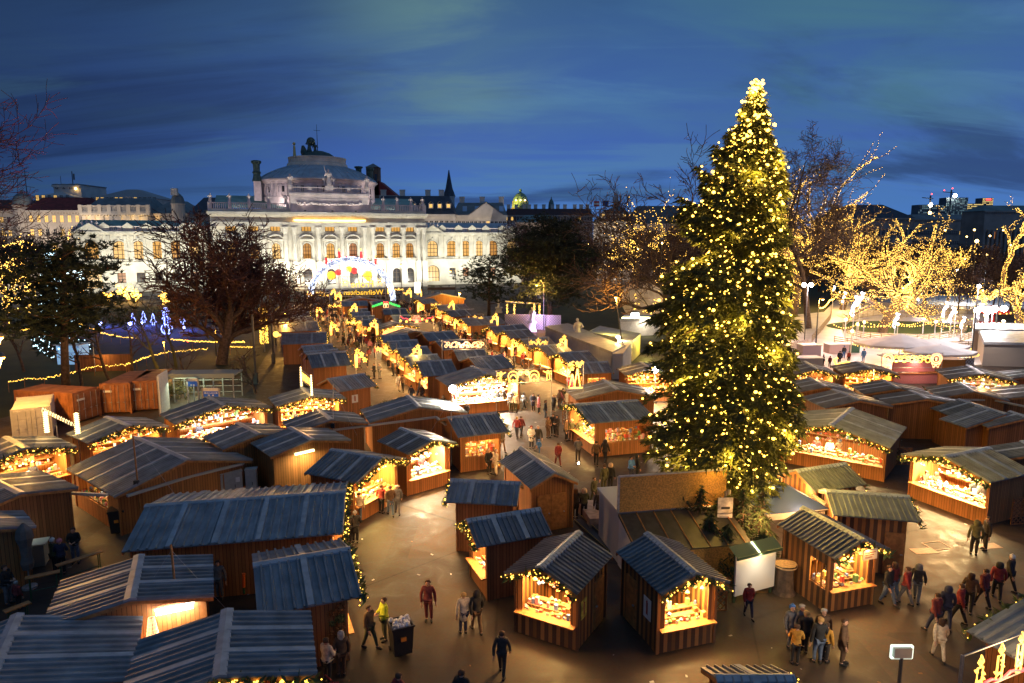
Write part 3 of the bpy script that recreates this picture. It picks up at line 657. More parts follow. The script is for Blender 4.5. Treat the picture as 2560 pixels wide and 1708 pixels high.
def wall_with_arches(b,x0,x1,z0,z1,q,wins,thk=.7,mi=0,mj=0):
    """front wall at depth q with arched or square openings; wins = [(x,w,za,zb,arched)] left to right, same row"""
    xs=x0; za=min(w_[2] for w_ in wins); zb=max(w_[3] for w_ in wins)
    b.face([(x0,q,z0),(x1,q,z0),(x1,q,za),(x0,q,za)],mi); b.face([(x0,q,zb),(x1,q,zb),(x1,q,z1),(x0,q,z1)],mi)
    for (x,w,a,c,ar) in wins:
        b.face([(xs,q,za),(x-w/2,q,za),(x-w/2,q,zb),(xs,q,zb)],mi); xs=x+w/2
        if a>za: b.face([(x-w/2,q,za),(x+w/2,q,za),(x+w/2,q,a),(x-w/2,q,a)],mi)
        P=arch_pts(x,w,a,c) if ar else [(x-w/2,a),(x+w/2,a),(x+w/2,c),(x-w/2,c)]
        if ar:
            r=w/2
            for i in range(2,len(P)-1):
                (xa,z_a),(xb,z_b)=P[i],P[i+1]; b.face([(xa,q,z_a),(xa,q,zb),(xb,q,zb),(xb,q,z_b)],mi)
        elif c<zb: b.face([(x-w/2,q,c),(x+w/2,q,c),(x+w/2,q,zb),(x-w/2,q,zb)],mi)
        for i in range(len(P)):
            (xa,z_a),(xb,z_b)=P[i],P[(i+1)%len(P)]; b.face([(xa,q,z_a),(xb,q,z_b),(xb,q+thk,z_b),(xa,q+thk,z_a)],mj)
    b.face([(xs,q,za),(x1,q,za),(x1,q,zb),(xs,q,zb)],mi)
def window(x,w,za,zb,q,arched,parent,m,nm='window',bars=(2,3),frame=True):
    P=arch_pts(x,w,za,zb) if arched else [(x-w/2,za),(x+w/2,za),(x+w/2,zb),(x-w/2,zb)]
    b=MB(); b.face([(p[0],q,p[1]) for p in P]); o=b.build(nm,m,parent)
    f=MB(); t=.16
    for i in range(1,bars[0]+1): xx=x-w/2+w*i/(bars[0]+1); f.box(xx-t/2,xx+t/2,q-.1,q-.03,za,zb-(w*.12 if arched else 0))
    for i in range(1,bars[1]+1): z=za+(zb-za)*i/(bars[1]+1); f.box(x-w/2+.02,x+w/2-.02,q-.1,q-.035,z-t/2,z+t/2)
    for i in range(len(P)): a,c=P[i],P[(i+1)%len(P)]; f.bar((a[0],q-.07,a[1]),(c[0],q-.07,c[1]),.2,.16)
    f.build('frame',FRAME,o)
def statue(b,x,y,z,h,rr):
    """draped standing figure: hips, chest, head and one arm"""
    k=h/2.; ln=rr.uniform(-.1,.1)
    b.lathe([(.34*k,0),(.36*k,.25*k),(.26*k,.75*k),(.22*k,1.05*k),(.31*k,1.4*k),(.27*k,1.6*k),(.09*k,1.68*k),(.09*k,1.72*k)],(x,y,z),8)
    b.ball((x+ln,y,z+1.86*k),.145*k,8,0,1.2)
    s=1 if rr.random()<.5 else -1
    b.tube([(x+s*.27*k,y,z+1.52*k),(x+s*.48*k,y-.1*k,z+1.2*k),(x+s*.3*k,y-.35*k,z+(1.1+rr.random()*.6)*k)],[.11*k,.09*k,.06*k],6)
    b.tube([(x-s*.27*k,y,z+1.52*k),(x-s*.42*k,y,z+1.15*k),(x-s*.36*k,y-.15*k,z+.85*k)],[.11*k,.09*k,.06*k],6)
rs=random.Random(3)
def balustrade(x0,x1,q,z,h,parent,bays,m=STONE2):
    b=MB(); b.box(x0,x1,q,q+.5,z,z+.3); b.box(x0,x1,q,q+.5,z+h-.25,z+h)
    L=(x1-x0)/bays
    for i in range(bays+1): xx=x0+i*L; b.box(xx-.45,xx+.45,q-.08,q+.58,z,z+h+.05)
    for i in range(bays):
        for k in range(1,int(L/.55)): xx=x0+i*L+k*.55; b.box(xx-.13,xx+.13,q+.12,q+.4,z+.3,z+h-.25)
    return b.build('balustrade',m,parent)
def cornice(x0,x1,q,z,parent,d=.9,h=1.,m=STONE,dent=True,nm='cornice'):
    b=MB(); b.box(x0-d*.5,x1+d*.5,q-d,q+.2,z+h*.55,z+h); b.box(x0-d*.3,x1+d*.3,q-d*.6,q+.2,z+h*.3,z+h*.55); b.box(x0,x1,q-d*.25,q+.2,z,z+h*.3)
    if dent:
        n=int((x1-x0)/.9)
        for i in range(n): xx=x0+(i+.5)*(x1-x0)/n; b.box(xx-.22,xx+.22,q-d*.85,q-d*.6,z+h*.28,z+h*.55)
    return b.build(nm,m,parent)
# wings
def wing(x0,x1,wx,gx,arch_door):
    b=MB()
    wall_with_arches(b,x0,x1,8.8,17.6,0,[(x,3.6,9.6,14.9,True) for x in wx])
    wall_with_arches(b,x0,x1,0,8.2,-.35,[(x,(4.4 if x==arch_door else 2.2),(.4 if x==arch_door else 2.6),(6.6 if x==arch_door else 5.6),x==arch_door) for x in gx])
    b.box(x0,x1,-.7,.0,8.2,8.8); b.box(x0,x1,-.75,0,0,1.2)
    for s in (x0,x1): b.face([(s,0,0),(s,40,0),(s,40,17.6),(s,0,17.6)])
    b.face([(x0,40,0),(x1,40,0),(x1,40,17.6),(x0,40,17.6)])
    b.build('wall',STONE,th)
    for x in wx:
        window(x,3.4,9.65,14.8,.55,True,th,WINL[rs.randrange(3)])
        # round-headed surround, keystone and little balcony
        c=MB(); n=8
        for i in range(n): t0=PI*i/n;t1=PI*(i+1)/n; c.bar((x+2.0*math.cos(t0),-.12,13.1+2.0*math.sin(t0)),(x+2.0*math.cos(t1),-.12,13.1+2.0*math.sin(t1)),.3,.35,0,(0,1,0))
        for s in (-1,1): c.box(x+s*2.0-.18,x+s*2.0+.18,-.25,.1,9.6,13.1)
        c.box(x-.3,x+.3,-.4,.1,14.8,15.8); c.box(x-2.2,x+2.2,-.5,.1,9.1,9.4)
        c.build('window_surround',STONE,th)
    for x in gx:
        if x==arch_door: window(x,4.2,.45,6.5,.4,True,th,WINL[2],'entrance_door',(3,2))
        else: window(x,2.1,2.65,5.55,.4,False,th,WINL[3] if rs.random()<.5 else WIND,bars=(1,2))
    xs=sorted([x0+.6,x1-.6]+[(wx[i]+wx[i+1])/2-.9 for i in range(len(wx)-1)]+[(wx[i]+wx[i+1])/2+.9 for i in range(len(wx)-1)])
    for x in xs: c=MB(); c.box(x-.38,x+.38,-.28,.0,9.0,15.9); c.box(x-.5,x+.5,-.4,.0,15.9,16.4); c.box(x-.5,x+.5,-.4,0,8.8,9.15); c.build('pilaster',STONE,th)
    cornice(x0,x1,0,16.5,th,.8,1.1)
    balustrade(x0,x1,.3,17.65,1.5,th,len(wx))
    for i in range(len(wx)-1):
        x=(wx[i]+wx[i+1])/2; c=MB(); c.box(x-1.3,x+1.3,.05,.85,17.6,19.0); c.face([(x-1.6,-.05,19),(x+1.6,-.05,19),(x,-.05,20.2)]); c.face([(x-1.6,.9,19),(x+1.6,.9,19),(x,.9,20.2)]); c.face([(x-1.6,-.05,19),(x,-.05,20.2),(x,.9,20.2),(x-1.6,.9,19)]); c.face([(x+1.6,-.05,19),(x,-.05,20.2),(x,.9,20.2),(x+1.6,.9,19)]); c.build('dormer_gable',STONE,th)
    c=MB(); z=17.7; c.face([(x0,1,z),(x1,1,z),(x1-1,6,21),(x0+1,6,21)]); c.face([(x0+1,6,21),(x1-1,6,21),(x1-1,34,21),(x0+1,34,21)]); c.face([(x0,1,z),(x0+1,6,21),(x0+1,34,21),(x0,39,z)]); c.face([(x1,1,z),(x1-1,6,21),(x1-1,34,21),(x1,39,z)]); c.build('roof',COPPER if x0<0 else LEADR,th)
wing(-68.5,-33.5,[-64.2,-57,-52,-47.1,-42.2,-37.2],[-64.2,-57,-52,-47.1,-42.2,-37.2],-64.2)
wing(33.5,68.6,[36.5,43.3,48.1,53,57.9,65.1],[36.5,43.3,48.1,53,57.9,65.1],36.5)
def pediment(x,z,w,h,q,parent):
    c=MB(); c.box(x-w/2,x+w/2,q-.5,q,z-.35,z)
    c.face([(x-w/2,q-.35,z),(x+w/2,q-.35,z),(x,q-.35,z+h)]); c.bar((x-w/2-.2,q-.4,z+.02),(x,q-.4,z+h+.15),.6,.35); c.bar((x+w/2+.2,q-.4,z+.02),(x,q-.4,z+h+.15),.6,.35); o=c.build('pediment',STONE,parent)
    c=MB()
    for i in range(4): statue(c,x-1.8+i*1.2,q+.3,z+h*.75-abs(i-1.5)*.35,1.9,rs)
    c.build('figure_group',STONE2,o)
for x in (-64.2,-37.2,36.5,65.1): pediment(x,17.7,6.4,2.0,-.15,th)
# main block
MX0,MX1=-31.7,32.2; q=-8
MW=[-26.3,-20.,-13.8,-4.8,2.2,9.1,17.6,22.7,27.1]
b=MB()
wall_with_arches(b,MX0,MX1,8.4,15.6,q,[(x,2.5,9.3,14.2,True) for x in MW],1.)
wall_with_arches(b,MX0,MX1,15.6,20.4,q,[(x,3.0,17.7,19.3,False) for x in MW],.8)
wall_with_arches(b,MX0,MX1,0,8.4,q,[(x,2.6,.3,6.2,True) for x in MW],1.2)
for s in (MX0,MX1): b.face([(s,q,0),(s,30,0),(s,30,24.3),(s,q,24.3)])
b.face([(MX0,q,20.4),(MX1,q,20.4),(MX1,q,24.3),(MX0,q,24.3)]); b.face([(MX0,q,24.3),(MX1,q,24.3),(MX1,30,24.3),(MX0,30,24.3)])
b.box(MX0-.2,MX1+.2,q-.5,q,0,1.5); b.box(MX0-.1,MX1+.1,q-.35,q,8.0,8.6)
b.build('wall',STONE,th)
for i,x in enumerate(MW):
    window(x,2.4,9.35,14.15,q+.75,True,th,WINL[(i*7)%4 if i in(3,4,5) else rs.choice([0,1,2])])
    window(x,2.8,17.75,19.25,q+.6,False,th,WINL[0],'mezzanine_window',(2,0))
    if i in (3,4,5): window(x,2.5,.35,6.1,q+.95,True,th,WIND,'entrance_door',(1,2))
    else: window(x,2.5,.35,6.1,q+.95,True,th,WIND,'entrance_door',(1,3))
    c=MB()
    for s in (-1,1):
        c.box(x+s*1.75-.22,x+s*1.75+.22,q-.55,q-.05,9.0,14.9); 
    c.box(x-2.3,x+2.3,q-.7,q,14.9,15.4); n=8; 
    for k in range(n):
        t0=R(35)+R(110)*k/n; t1=R(35)+R(110)*(k+1)/n; c.bar((x+2.7*math.cos(t0),q-.4,13.95+2.7*math.sin(t0)),(x+2.7*math.cos(t1),q-.4,13.95+2.7*math.sin(t1)),.35,.7,0,(0,1,0))
    for k in range(n): t0=PI*k/n;t1=PI*(k+1)/n; c.bar((x+1.4*math.cos(t0),q-.1,12.95+1.4*math.sin(t0)),(x+1.4*math.cos(t1),q-.1,12.95+1.4*math.sin(t1)),.25,.3,0,(0,1,0))
    c.box(x-2.1,x+2.1,q-1.0,q,8.6,8.9); c.box(x-2.1,x+2.1,q-1.0,q-.75,9.25,9.45)
    for k in range(9): c.box(x-1.95+k*.46,x-1.75+k*.46,q-.95,q-.8,8.9,9.25)
    c.build('window_surround',STONE,th)
PX=[-31.0,-23.2,-17.0,-11.0,-8.4,-1.3,5.7,12.6,15.3,20.2,25.,29.8,31.6]
for x in PX:
    c=MB(); qq=q-1.15 if -10<x<14 else q-.8
    c.box(x-.95,x+.95,qq-.25,q,0,8.4)
    c.lathe([(.82,8.4),(.82,8.8),(.7,9.0),(.7,12),(.62,16.6),(.62,17.0)],(x,qq+.35,0),12)
    c.lathe([(.62,17.0),(.7,17.3),(.9,18.6),(.95,18.8)],(x,qq+.35,0),12); c.box(x-.95,x+.95,qq-.55,q,18.8,19.1)
    c.build('column',STONE,th)
for xa,xb in ((-10.4,-9.6),(13.6,14.4)): pass
b=MB(); b.box(MX0,MX1,q-1.0,q,19.1,20.5); b.box(-9.6,14.2,q-1.5,q,19.1,20.5); b.build('entablature',STONE,th)
cornice(MX0,MX1,q,21.9,th,1.5,1.5)
cornice(-9.8,14.4,q-.7,22.0,th,1.5,1.5,nm='central_cornice')
b=MB(); b.box(-8.4,13.,q-1.6,q-.75,20.9,21.3); b.build('frieze_light',mat('frieze floodlight strip',(.9,.7,.4),.4,emit=(1,.55,.15),es=6,sample='NONE'),th)
balustrade(MX0,-9.9,q+.2,23.5,2.6,th,4); balustrade(14.5,MX1,q+.2,23.5,2.6,th,4)
b=MB(); b.box(-9.2,14.0,q-1.2,q+9,23.4,28.6); b.box(-9.5,14.3,q-1.5,q+9.2,28.6,29.2); b.box(-7.4,12.2,q-1.28,q-1.2,24.8,27.6)
for k in range(60):
    xx=-7.1+k*.32; b.ball((xx,q-1.3,25.2+.7*rs.random()+.6),.28+.2*rs.random(),6)
b.build('attic',STONE2,th)
balustrade(-9.2,14.0,q-1.1,29.2,1.8,th,4)
for i,(x,y,z,h) in enumerate([(-31.4,q+.5,26.1,2.6),(-26.2,q+.5,26.1,2.6),(-20.8,q+.5,26.1,2.6),(-15.3,q+.5,26.1,2.6),(-10.4,q+.5,26.1,2.6),(15.0,q+.5,26.1,2.6),(19,q+.5,26.1,2.6),(23.4,q+.5,26.1,2.6),(27.8,q+.5,26.1,2.6),(31.6,q+.5,26.1,2.6),(-9.0,q-.8,31.,3.8),(13.8,q-.8,31.,3.8)]):
    c=MB(); c.box(x-.5,x+.5,y-.5,y+.5,z-.3,z); statue(c,x,y,z,h,rs); c.build('statue',STONE2,th)
c=MB(); c.box(1.2,3.6,q-1.2,q+.2,29.2,31.6); statue(c,2.4,q-.5,31.6,4.8,rs); c.tube([(2.2,q-.5,35),(1.4,q-.6,36.2),(1.1,q-.6,37.4)],[.22,.18,.1],6); statue(c,1.1,q-.2,31.6,2.6,rs); statue(c,3.8,q-.2,31.6,2.6,rs); c.build('statue',STONE2,th)
# drum, low dome, lantern with sculpture
DC=(0.8,11,0)
b=MB(); pr=[(18.4,24.3),(18.4,28.4),(17.9,28.6),(17.9,32.4),(18.3,32.6),(18.6,33.2),(19.2,33.5),(19.2,34.0)]; b.lathe(pr,DC,48)
for i in range(28):
    t=-PI*i/27; c_=(DC[0]+17.95*math.cos(t),DC[1]+17.95*math.sin(t)); d=Vector((math.cos(t),math.sin(t),0)); b.bar((c_[0],c_[1],28.6),(c_[0],c_[1],32.5),.9,.5,0,d)
b.build('drum',STONE2,th)
for i in range(9):
    t=-PI*(i+.5)/9-.03; d=Vector((math.cos(t),math.sin(t),0)); sdv=Vector((-d.y,d.x,0)); c_=Vector(DC)+d*18.0+Vector((0,0,30.7)); b=MB(); b.face([c_-sdv*1.3+Vector((0,0,-1)),c_+sdv*1.3+Vector((0,0,-1)),c_+sdv*1.3+Vector((0,0,1)),c_-sdv*1.3+Vector((0,0,1))]); o=b.build('window',WIND,th)
    f=MB(); 
    for k in (-1.3,0,1.3): f.bar(c_+d*.05+sdv*k+Vector((0,0,-1)),c_+d*.05+sdv*k+Vector((0,0,1)),.15,.15)
    for k in (-1,1): f.bar(c_+d*.05-sdv*1.3+Vector((0,0,k)),c_+d*.05+sdv*1.3+Vector((0,0,k)),.2,.2)
    f.build('frame',STONE2,o)
b=MB(); b.lathe([(19.4,33.8),(18.8,34.3),(16,36.1),(13,37.5),(9.5,38.7)],DC,56)
for i in range(56): t=2*PI*i/56; d=Vector((math.cos(t),math.sin(t),0)); P=lambda r_,z:Vector(DC)+d*r_+Vector((0,0,z+.08)); b.bar(P(18.8,34.3),P(16,36.1),.14,.2); b.bar(P(16,36.1),P(13,37.5),.14,.2); b.bar(P(13,37.5),P(9.5,38.7),.12,.18)
b.build('dome_roof',LEADR,th)
b=MB(); b.lathe([(9.8,38.6),(9.6,39.6),(9.,39.9),(9.,41.1),(9.3,41.3),(9.3,41.6),(8.6,41.6)],DC,32)
for i in range(32): t=2*PI*i/32; b.box(DC[0]+9.0*math.cos(t)-.15,DC[0]+9.0*math.cos(t)+.15,DC[1]+9.0*math.sin(t)-.15,DC[1]+9.0*math.sin(t)+.15,39.9,41.2)
b.build('lantern_ring',STONE,th)
b=MB(); b.lathe([(5.6,41.0),(5.8,42.),(4.0,43.2),(1.6,44.0)],(1.2,11,0),12); b.tube([(-2.2,11,41.6),(-3.4,11,43.8),(-3.6,11,45.6)],[1.6,1.1,.4],8); statue(b,-1.6,10.5,43.4,4.4,rs); statue(b,.2,10.4,43.,3.6,rs); b.ball((-1.0,11,47.0),1.4,10); b.build('crowning_sculpture',BRONZE,th)
b=MB(); b.tube([(1.0,11,44),(1.0,11,52.5)],[.16,.06],6); b.bar((-.1,11,50.6),(2.1,11,50.6),.1,.1); b.build('flagpole',BRONZE,th)
b=MB(); b.tube([(-6.4,9,41.6),(-6.4,9,45.2)],[.5,.3],8); b.ball((-6.4,9,45.8),.5,8); b.build('gilded_candelabrum',GILT,th)
for (x,y,z0,h) in ((-18.2,4,33.2,6.4),(15.6,22,36.5,4.2),(20.2,26,33.5,7.4)):
    b=MB(); b.box(x-1.1,x+1.1,y-1.1,y+1.1,z0-6,z0); b.build('chimney_base',STONE2,th); b=MB(); k_=h/8.6; b.lathe([(1.5,0),(1.2,1.5*k_),(1.0,3.*k_),(1.35,3.6*k_),(.95,4.4*k_),(1.05,7.0*k_),(1.5,7.6*k_),(1.5,8.4*k_),(1.1,8.6*k_)],(x,y,z0),8); b.build('chimney_sculpture',BRONZE,th)
# low roofs behind the balustrades
b=MB()
for (x0,x1) in ((MX0+1,-9.9),(14.5,MX1-1)): b.face([(x0,q+2,24.6),(x1,q+2,24.6),(x1,12,29.2),(x0,12,29.2)]); b.face([(x0,12,29.2),(x1,12,29.2),(x1,30,29.2),(x0,30,29.2)]); b.face([(x0,q+2,24.6),(x0,12,29.2),(x0,30,29.2),(x0,30,24.6)]); b.face([(x1,q+2,24.6),(x1,12,29.2),(x1,30,29.2),(x1,30,24.6)])
b.build('roof',COPPER,th)
# floodlights on the pavement before the facade
for i,s in enumerate([-66,-57,-47,-38,-28,-20,-12,-4,4,12,20,28,38,47,57,66]):
    p=tw(s,-15.5 if abs(s)>33 else -19.5,.14); f=empty('floodlight',p,TH,'small floodlight on the pavement below the theatre front','floodlight','floodlights before the theatre')
    b=MB(); b.box(-.3,.3,-.12,.12,.25,.62); b.tube([(0,0,0),(0,0,.3)],.06,6); b.build('housing',STEEL,f); b=MB(); b.face([(-.26,.13,.3),(.26,.13,.3),(.26,.14,.6),(-.26,.14,.6)]); b.build('lens',GLOWW,f)
    lamp('SPOT',7300,(1,.96,.78) if abs(s)>33 else (1,.95,.80),(0,.3,.7),f,'lamp_light',.4,rot=aim((0,1,.88 if abs(s)>33 else 1.0)),spot=R(120),blend=.9)
lamp('AREA',900,(1,.6,.2),(2.3,q-1.4,20.8),th,'frieze_lamp',20,.4,aim((0,1,.9)))

for i,(x,y,z,dx) in enumerate([(-24,-7.0,24.8,.0),(22,-7.0,24.8,0),(-13,-6.,24.8,.4),(18,-6.,24.8,-.4),(-5,-9.9,23.7,0),(3,-9.9,23.7,0),(10,-9.9,23.7,0)]):
    b=MB(); b.box(x-.3,x+.3,y-.25,y+.05,z,z+.35); b.build('added_floodlight',STEEL,th); lamp('SPOT',1100 if i<4 else 60,(1,.80,.74),(x,y-(.4 if i>3 else -.5),z+.6),th,'cornice_lamp',1.5,rot=aim((dx,1 if i<4 else .5,.55 if i<4 else 1)),spot=R(150),blend=.9)  # spots added along the roof edge to lighten attic and drum
# ---------------------------------------------------------------- houses around and the skyline
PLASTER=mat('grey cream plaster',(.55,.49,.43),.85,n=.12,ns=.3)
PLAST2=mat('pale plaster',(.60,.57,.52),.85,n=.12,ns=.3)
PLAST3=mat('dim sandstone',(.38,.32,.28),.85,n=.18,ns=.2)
REDR=mat('red tiled roof',(.20,.028,.025),.75,n=.25,ns=.6)
GREYR=mat('grey metal roof',(.15,.18,.19),.6,n=.2,ns=.3)
TEALR=mat('teal copper roof',(.12,.20,.20),.6,n=.25,ns=.2)
LIT=mat('lit window yellow',(.6,.4,.15),.5,n=.4,ns=.5,emit=(1,.58,.13),es=1.0,sample='NONE')
LITW=mat('lit window pale',(.6,.5,.3),.5,emit=(1,.75,.35),es=.9,sample='NONE')
UNLIT=mat('unlit window',(.03,.035,.045),.25)
rb=random.Random(11)
def house(name,label,cat,u0,u1,v_eave,Y,depth=18,z0=0,wallm=PLASTER,roofm=GREYR,v_ridge=None,rows=(),ww=1.2,wh=2.0,ny=None,plit=.4,hip=3.,arched=False,chim=0,dorm=0,cornice_=True,lit=LIT,group=None):
    """a block whose front is at distance Y between picture columns u0..u1; rows = heights of window sills"""
    a=atd(u0,v_eave,Y); c=atd(u1,v_eave,Y); ze=a.z; L=(c-a).length
    o=empty(name,((a.x+c.x)/2,Y,z0),0,label,cat,group)
    b=MB(); b.box(-L/2,L/2,0,depth,0,ze-z0); b.build('wall',wallm,o)
    if cornice_:
        b=MB(); b.box(-L/2-.4,L/2+.4,-.6,0,ze-z0-.8,ze-z0); n=int(L/1.1)
        for i in range(n): b.box(-L/2+i*L/n+.2,-L/2+i*L/n+.6,-.45,-.02,ze-z0-1.3,ze-z0-.8)
        b.build('cornice',wallm,o)
    if v_ridge is not None:
        zr=atd(u0,v_ridge,Y+depth*.4).z-z0; e=ze-z0+.02; b=MB(); x0,x1=-L/2-.4,L/2+.4; h=hip
        b.face([(x0,-.5,e),(x1,-.5,e),(x1-h,depth*.4,zr),(x0+h,depth*.4,zr)]); b.face([(x0,depth,e),(x1,depth,e),(x1-h,depth*.6,zr),(x0+h,depth*.6,zr)]); b.face([(x0+h,depth*.4,zr),(x1-h,depth*.4,zr),(x1-h,depth*.6,zr),(x0+h,depth*.6,zr)])
        b.face([(x0,-.5,e),(x0,depth,e),(x0+h,depth*.6,zr),(x0+h,depth*.4,zr)]); b.face([(x1,-.5,e),(x1,depth,e),(x1-h,depth*.6,zr),(x1-h,depth*.4,zr)]); r=b.build('roof',roofm,o)
        for i in range(chim):
            x=-L/2+L*(i+.5+rb.uniform(-.25,.25))/chim; c_=MB(); c_.box(x-1,x+1,depth*.42,depth*.42+1.4,zr-2,zr+2.2); c_.box(x-1.15,x+1.15,depth*.42-.15,depth*.42+1.55,zr+2.2,zr+2.5); c_.build('chimney',PLAST2,r)
        for i in range(dorm):
            x=-L/2+L*(i+.7)/(dorm+.4); t=.35; y=-.5+(depth*.4+.5)*t; z=e+(zr-e)*t; c_=MB(); c_.box(x-.9,x+.9,y-1.3,y+2,z-.3,z+1.5); c_.face([(x-1.1,y-1.5,z+1.5),(x,y-1.5,z+2.4),(x,y+2,z+2.4),(x-1.1,y+2,z+1.5)]); c_.face([(x+1.1,y-1.5,z+1.5),(x,y-1.5,z+2.4),(x,y+2,z+2.4),(x+1.1,y+2,z+1.5)]); d=c_.build('dormer',PLAST2,r); w_=MB(); w_.face([(x-.6,y-1.33,z),(x+.6,y-1.33,z),(x+.6,y-1.33,z+1.3),(x-.6,y-1.33,z+1.3)]); w_.build('pane',LIT if rb.random()<.5 else UNLIT,d)
    n=ny or max(2,int(L/3.4)); cnt=0
    for zs in rows:
        for i in range(n):
            if cnt>=98: break
            cnt+=1
            x=-L/2+L*(i+.5)/n; f=MB(); z=zs
            f.box(x-ww/2-.18,x+ww/2+.18,-.16,-.02,z+wh,z+wh+.25); f.box(x-ww/2-.18,x+ww/2+.18,-.2,-.02,z-.2,z)
            for s in (-1,1): f.box(x+s*(ww/2+.09)-.09,x+s*(ww/2+.09)+.09,-.1,-.02,z,z+wh)
            f.box(x-.05,x+.05,-.07,-.035,z,z+wh); f.box(x-ww/2,x+ww/2,-.07,-.035,z+wh*.62,z+wh*.62+.1)
            fo=f.build('window',wallm,o); g=MB(); g.face([(x-ww/2,-.03,z),(x+ww/2,-.03,z),(x+ww/2,-.03,z+wh),(x-ww/2,-.03,z+wh)]); g.build('pane',lit if rb.random()<plit else UNLIT,fo)
    return o,L,ze-z0
# left: three palace blocks
o,L,z=house('apartment_house','grey cream block with red tiled roof left of the theatre','apartment house',66,201,526,258,v_ridge=494,roofm=REDR,rows=(5.5,10.8,16.6,21.6),wh=2.4,ny=7,plit=.75,hip=2)
o,L,z=house('palace_block','block with warmly uplit cornice and balustrade above the theatre wing','palace',203,372,532,252,wallm=PLAST2,v_ridge=496,roofm=GREYR,rows=(6,12,18.3),wh=2.8,ny=7,plit=.6)
b=MB(); b.box(-L/2,L/2,-.5,.1,z,z+.5); b.box(-L/2,L/2,-.5,.1,z+2.2,z+2.6)
for i in range(8): x=-L/2+i*L/7; b.box(x-.7,x+.7,-.6,.2,z,z+2.8)
for i in range(60): x=-L/2+(i+.5)*L/60; b.box(x-.12,x+.12,-.35,-.1,z+.5,z+2.2)
b.build('balustrade',PLAST2,o)
for i in range(8): x=-L/2+1+i*(L-2)/7; b=MB(); b.box(x-.7,x+.7,-.35,-.0,14,z-1); b.build('pilaster',PLAST2,o)
for x in (-L*.47,-L*.33,-L*.2,L*.2,L*.34,L*.47): lamp('SPOT',5000,(1,.62,.22),(x,-1.1,z-9),o,'cornice_lamp',.2,rot=aim((0,.35,1)),spot=R(60))
house('apartment_house','block with lit attic skylights right of the uplit palace','apartment house',373,468,534,254,wallm=PLASTER,v_ridge=503,roofm=GREYR,rows=(6,12,18),ny=6,plit=.5,dorm=0,hip=5)
house('apartment_house','dim block at the left edge behind the bare tree','apartment house',-60,64,524,262,v_ridge=500,roofm=mat('dull brown roof',(.07,.045,.045),.8),rows=(5.5,10.8,16.6,21.6),ny=7,plit=.45)
house('roof_storey','white modern roof storey with terraces above the red roof','roof storey',86,176,492,285,wallm=PLAST2,v_ridge=479,roofm=mat('white flat roof',(.5,.5,.5),.6),rows=(31,),ny=6,plit=.3,cornice_=False,hip=8)
o,L,z=house('plant_room','flat plant room with aerials on the roof storey','roof structure',133,202,463,292,wallm=PLAST2,rows=(36,),ny=4,plit=.2,cornice_=True)
b=MB(); b.box(-L/2-.3,L/2+.3,-.4,18,z,z+.4); b.build('roof',GREYR,o); b=MB(); b.tube([(0,4,z),(0,4,z+6)],.18,5); b.tube([(-5,4,z),(-5,4,z+4)],.1,5); b.tube([(.7,4,z+2.5),(.7,4,z+5)],.3,6); b.build('aerial',STEEL,o); b=MB(); b.ball((4,-.8,z-1.5),.5,8); b.build('roof_lamp',GLOW,o)
house('roof_storey','second modern penthouse storey with curved roof edge','roof storey',226,392,497,290,wallm=PLASTER,v_ridge=474,roofm=mat('zinc penthouse roof',(.28,.3,.32),.5),rows=(30.5,),ny=14,plit=.35,cornice_=False,hip=12)
def turret(name,label,cat,u,vb,vt,Y,wpx,m1,m2,prof='bulb'):
    p=atd(u,vb,Y); t=atd(u,vt,Y); h=t.z-p.z; r=wpx/2*Y/F_PX; o=empty(name,(p.x,Y,p.z),0,label,cat)
    b=MB(); b.lathe([(r,-30),(r,0),(r*1.1,.1),(r*1.1,.4*1)],(0,0,0),16); b.build('drum',m1,o)
    pr={'bulb':[(1.05,0),(1.0,.2),(.85,.45),(.5,.62),(.16,.74),(.14,.8),(.2,.82),(.03,.86),(.02,1.)],'dome':[(1.,0),(.99,.15),(.92,.38),(.76,.58),(.5,.73),(.2,.80),(.14,.82),(.14,.88),(.18,.92),(.1,1.)],'spire':[(1.,0),(.5,.22),(.28,.45),(.12,.75),(.03,1.)]}[prof]
    b=MB(); b.lathe([(r*a,.4+h*c) for a,c in pr],(0,0,0),20); b.build('dome_roof',m2,o); return o,r,h
o,r,h=turret('corner_dome','grey corner cupola between the palaces and the theatre','cupola',445,512,475,250,30,PLASTER,GREYR); b=MB(); b.box(-1.1,1.1,-r-.3,-r+.8,3.2,5.6); b.build('dormer',PLAST2,o)
turret('corner_dome','squat grey dome on the corner house at the left','cupola',58,516,478,262,44,PLASTER,GREYR,'dome')
p=atd(68,492,300); o=empty('aerial_mast',(p.x,300,p.z-8),0,'thin aerial mast on the roofs at the left','mast'); b=MB(); b.tube([(0,0,0),(0,0,20)],[.25,.12],5); 
for z_ in (17,18.5,19.5): b.bar((-.9,0,z_),(.9,0,z_),.1,.1)
b.build('mast',STEEL,o)
